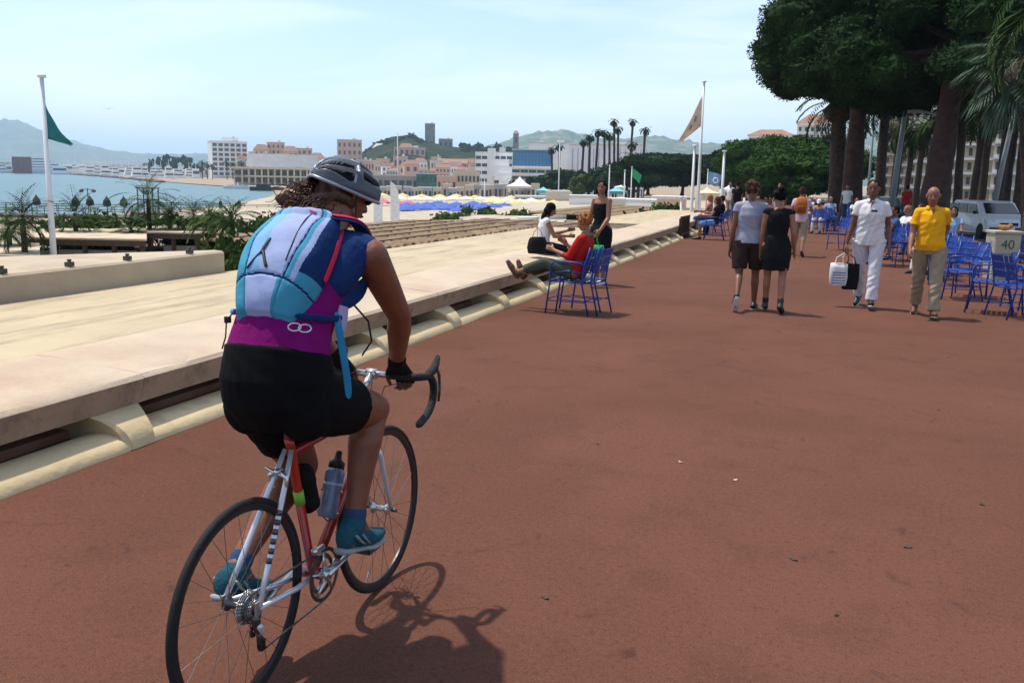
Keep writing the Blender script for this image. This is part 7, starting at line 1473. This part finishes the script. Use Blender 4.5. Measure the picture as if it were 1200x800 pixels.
for i in range(NS+1):
    s = i/NS; W_, T_ = wprof(s), tprof(s); base = P0+axd*Lp*s-nrm*.012
    for j in range(NA+1):
        a_ = PI*j/NA; cx_, sx_ = math.cos(a_), math.sin(a_); x = W_*math.copysign(abs(cx_)**.80, cx_); h = T_*sx_**.62
        u = x/W_; seam = 0
        g1_ = abs(abs(u)-(.44+.22*s)); seam = max(seam, math.exp(-(g1_/.025)**2)); g2_ = abs(s-(.30-.06*u*u)); seam = max(seam, math.exp(-(g2_/.012)**2))
        h += .004*math.sin(23*s+5*u)*math.sin(7*u+3)*sx_-.0055*seam*sx_
        vv.append(base+X*x+nrm*h)
for i in range(NS):
    s = (i+.5)/NS
    for j in range(NA):
        a_ = PI*(j+.5)/NA; u = math.copysign(abs(math.cos(a_))**.80, math.cos(a_)); n1 = NA+1; fs.append((i*n1+j, i*n1+j+1, (i+1)*n1+j+1, (i+1)*n1+j)); e1 = .44+.22*s; sb = .30-.06*u*u
        if abs(s-sb) < .008: c_ = 2
        elif s < sb: c_ = 0 if abs(u+.05) < .42 else 1
        elif abs(abs(u)-e1) < .018: c_ = 2
        elif abs(u) < e1: c_ = 3 if (u < -.16-.25*(s-.5)) else 0
        elif e1+.13 < u < e1+.24: c_ = 0
        elif u > e1+.24 and s > .35: c_ = 2
        else: c_ = 1
        if s > .965: c_ = 2
        mi.append(c_)
n1 = NA+1; fs += [tuple(range(0, n1)), tuple(NS*n1+j for j in range(NA, -1, -1))]; mi += [2, 2]
for i in range(NS): fs.append((i*n1, (i+1)*n1, (i+1)*n1+NA, i*n1+NA)); mi.append(2)
m = MB(); m.v = [tuple(p) for p in vv]; m.f = fs; m.m = mi; pack = m.build('pack', [lil, tea, nav, lb, C_('stripe_coral', (.62, .03, .085))], pk, True)
def on_pack(s, u, lift=.004):
    W_, T_ = wprof(s), tprof(s); cx_ = math.copysign(abs(u)**(1/.80), u); sx_ = math.sqrt(max(0, 1-cx_*cx_)); return P0+axd*Lp*s-nrm*.012+X*W_*u+nrm*(T_*sx_**.62+lift)
blk = M('logo_black', (.008, .008, .012), .5)
for a_, b_ in (((.33, -.46), (.47, -.16)), ((.47, -.16), (.34, .06)), ((.45, -.19), (.58, -.13))):
    m = MB(); m.tube([on_pack(a_[0]+(b_[0]-a_[0])*q/8, a_[1]+(b_[1]-a_[1])*q/8, .002) for q in range(9)], .0055, 8, flat=.5); m.build('emblem_stroke', blk, pk, True)
m = MB(); m.tube([on_pack(.93-.002*q, .30+.02*q, .003) for q in range(10)], .004, 6); m.build('zip_puller', M('zip_pink', (.5, .05, .14), .6), pk, True)
m = MB(); m.tube([on_pack(.90-.055*q, .36+.01*q, .001) for q in range(10)], .0022, 6); m.build('zip', tape, pk, True)
STRIPE_AT = None
def ribbon(name, pts, w, th, mat, par, nrms=None):
    m = MB(); rs = []; pts = [Vector(p) for p in pts]; n_p = len(pts)
    for i, p in enumerate(pts):
        t_c = (pts[min(i+1, n_p-1)]-pts[max(i-1, 0)]).normalized(); n_c = Vector(nrms[i]).normalized(); s_c = t_c.cross(n_c).normalized(); n_c = s_c.cross(t_c)
        rs.append([p+s_c*w*a+n_c*th*b for a, b in ((-.5, -.5), (-.5, .5), (-.17, .8), (.17, .8), (.5, .5), (.5, -.5))])
    m.rings(rs); o = m.build(name, mat, par, True); e = o.modifiers.new('u', 'SUBSURF'); e.levels = 2; e.render_levels = 2; return o
for s in (-1, 1):
    pts = [(s*.085, .405, 1.560), (s*.125, .470, 1.552), (s*.138, .540, 1.532), (s*.142, .590, 1.470), (s*.150, .600, 1.395), (s*.168, .540, 1.325), (s*.170, .450, 1.300), (s*.150, .350, 1.275)]
    ns = [(0, -.5, 1), (s*.15, -.1, 1), (s*.25, .3, 1), (s*.3, .8, .6), (s*.5, 1, -.1), (s*1, .5, 0), (s*1, 0, .1), (s*1, -.3, 0)]
    st_ = ribbon('shoulder_strap', pts, .078, .014, navy, pk, ns)
    ribbon('strap_stripe', [(p[0]+s*.022, p[1]+.0, p[2]+.006) for p in pts[:5]], .022, .006, C_('stripe_coral', (.62, .03, .085)), st_, ns[:5])
ribbon('hip_belt', [(.110, .165, 1.262), (.160, .215, 1.250), (.182, .290, 1.238), (.168, .370, 1.232)], .022, .006, navy, pk, [(.6, -1, 0), (.9, -.5, 0), (1, 0, 0), (1, .6, 0)])
ribbon('hip_belt', [(-.110, .165, 1.262), (-.160, .215, 1.250), (-.182, .290, 1.238), (-.168, .370, 1.232)], .022, .008, lb, pk, [(-.6, -1, 0), (-.9, -.5, 0), (-1, 0, 0), (-1, .6, 0)])
ribbon('hanging_strap', [(.166, .330, 1.262), (.186, .318, 1.190), (.206, .310, 1.100), (.214, .318, 1.030), (.214, .322, .965)], .026, .0035, C_('webbing_blue', (.03, .20, .36)), pk, [(.8, -.7, 0)]*5)
ribbon('side_panel', [(.158, .40, 1.30), (.166, .375, 1.24), (.172, .35, 1.18)], .055, .006, C_('panel_lilac', (.40, .30, .52)), pk, [(1, -.2, 0)]*3)
m = MB(); m.tube([(.160, .45, 1.27), (.215, .46, 1.21), (.222, .47, 1.14), (.190, .46, 1.09)], .0035, 6); m.build('elastic_cord', tape, pk, True)
m = MB(); m.tube([(-.150, .215, 1.250), (-.166, .200, 1.215), (-.160, .185, 1.17), (-.172, .180, 1.13)], .0032, 6); m.box((-.163, .203, 1.225), (.022, .012, .020)); m.organic('cord_lock', tape, pk, .0025, 1)
# small outlined emblem on the jersey back, laid on the cloth
from mathutils.bvhtree import BVHTree
bpy.context.view_layer.update()
bv = BVHTree.FromPolygons([v.co.copy() for v in top_o.data.vertices], [tuple(p.vertices) for p in top_o.data.polygons]); off_ = Vector((BX, BY, 0))
def lay(px_, py_):
    d_ = ray(px_, py_).normalized(); h = bv.ray_cast(EYE-off_, d_); return (h[0]+h[1]*.0015) if h[0] else None
for s in (-1, 1):
    pts = [lay(351+s*6+7.5*math.cos(a), 384+s*.8+4.6*math.sin(a)) for a in [i*2*PI/14 for i in range(14)]]; pts = [p for p in pts if p]
    if len(pts) > 8: m = MB(); m.tube(pts, .0024, 6, closed=True); m.build('jersey_emblem', white_c, rd_, True)

def surf(o):
    return BVHTree.FromPolygons([v.co.copy() for v in o.data.vertices], [tuple(p.vertices) for p in o.data.polygons])
bs = [surf(cap_r), surf(pack), bv]
pts, ns = [], []
for i in range(12):
    u = i/11; d_ = ray(405-26*u+3*math.sin(u*PI), 247+84*u).normalized(); best = None
    for b_ in bs:
        h = b_.ray_cast(EYE-off_, d_)
        if h[0] and (best is None or h[3] < best[3]): best = h
    if best: pts.append(best[0]+best[1]*.003); ns.append(best[1])
ribbon('coral_stripe', pts, .026, .004, C_('stripe_coral', (.62, .03, .085)), pk, ns)
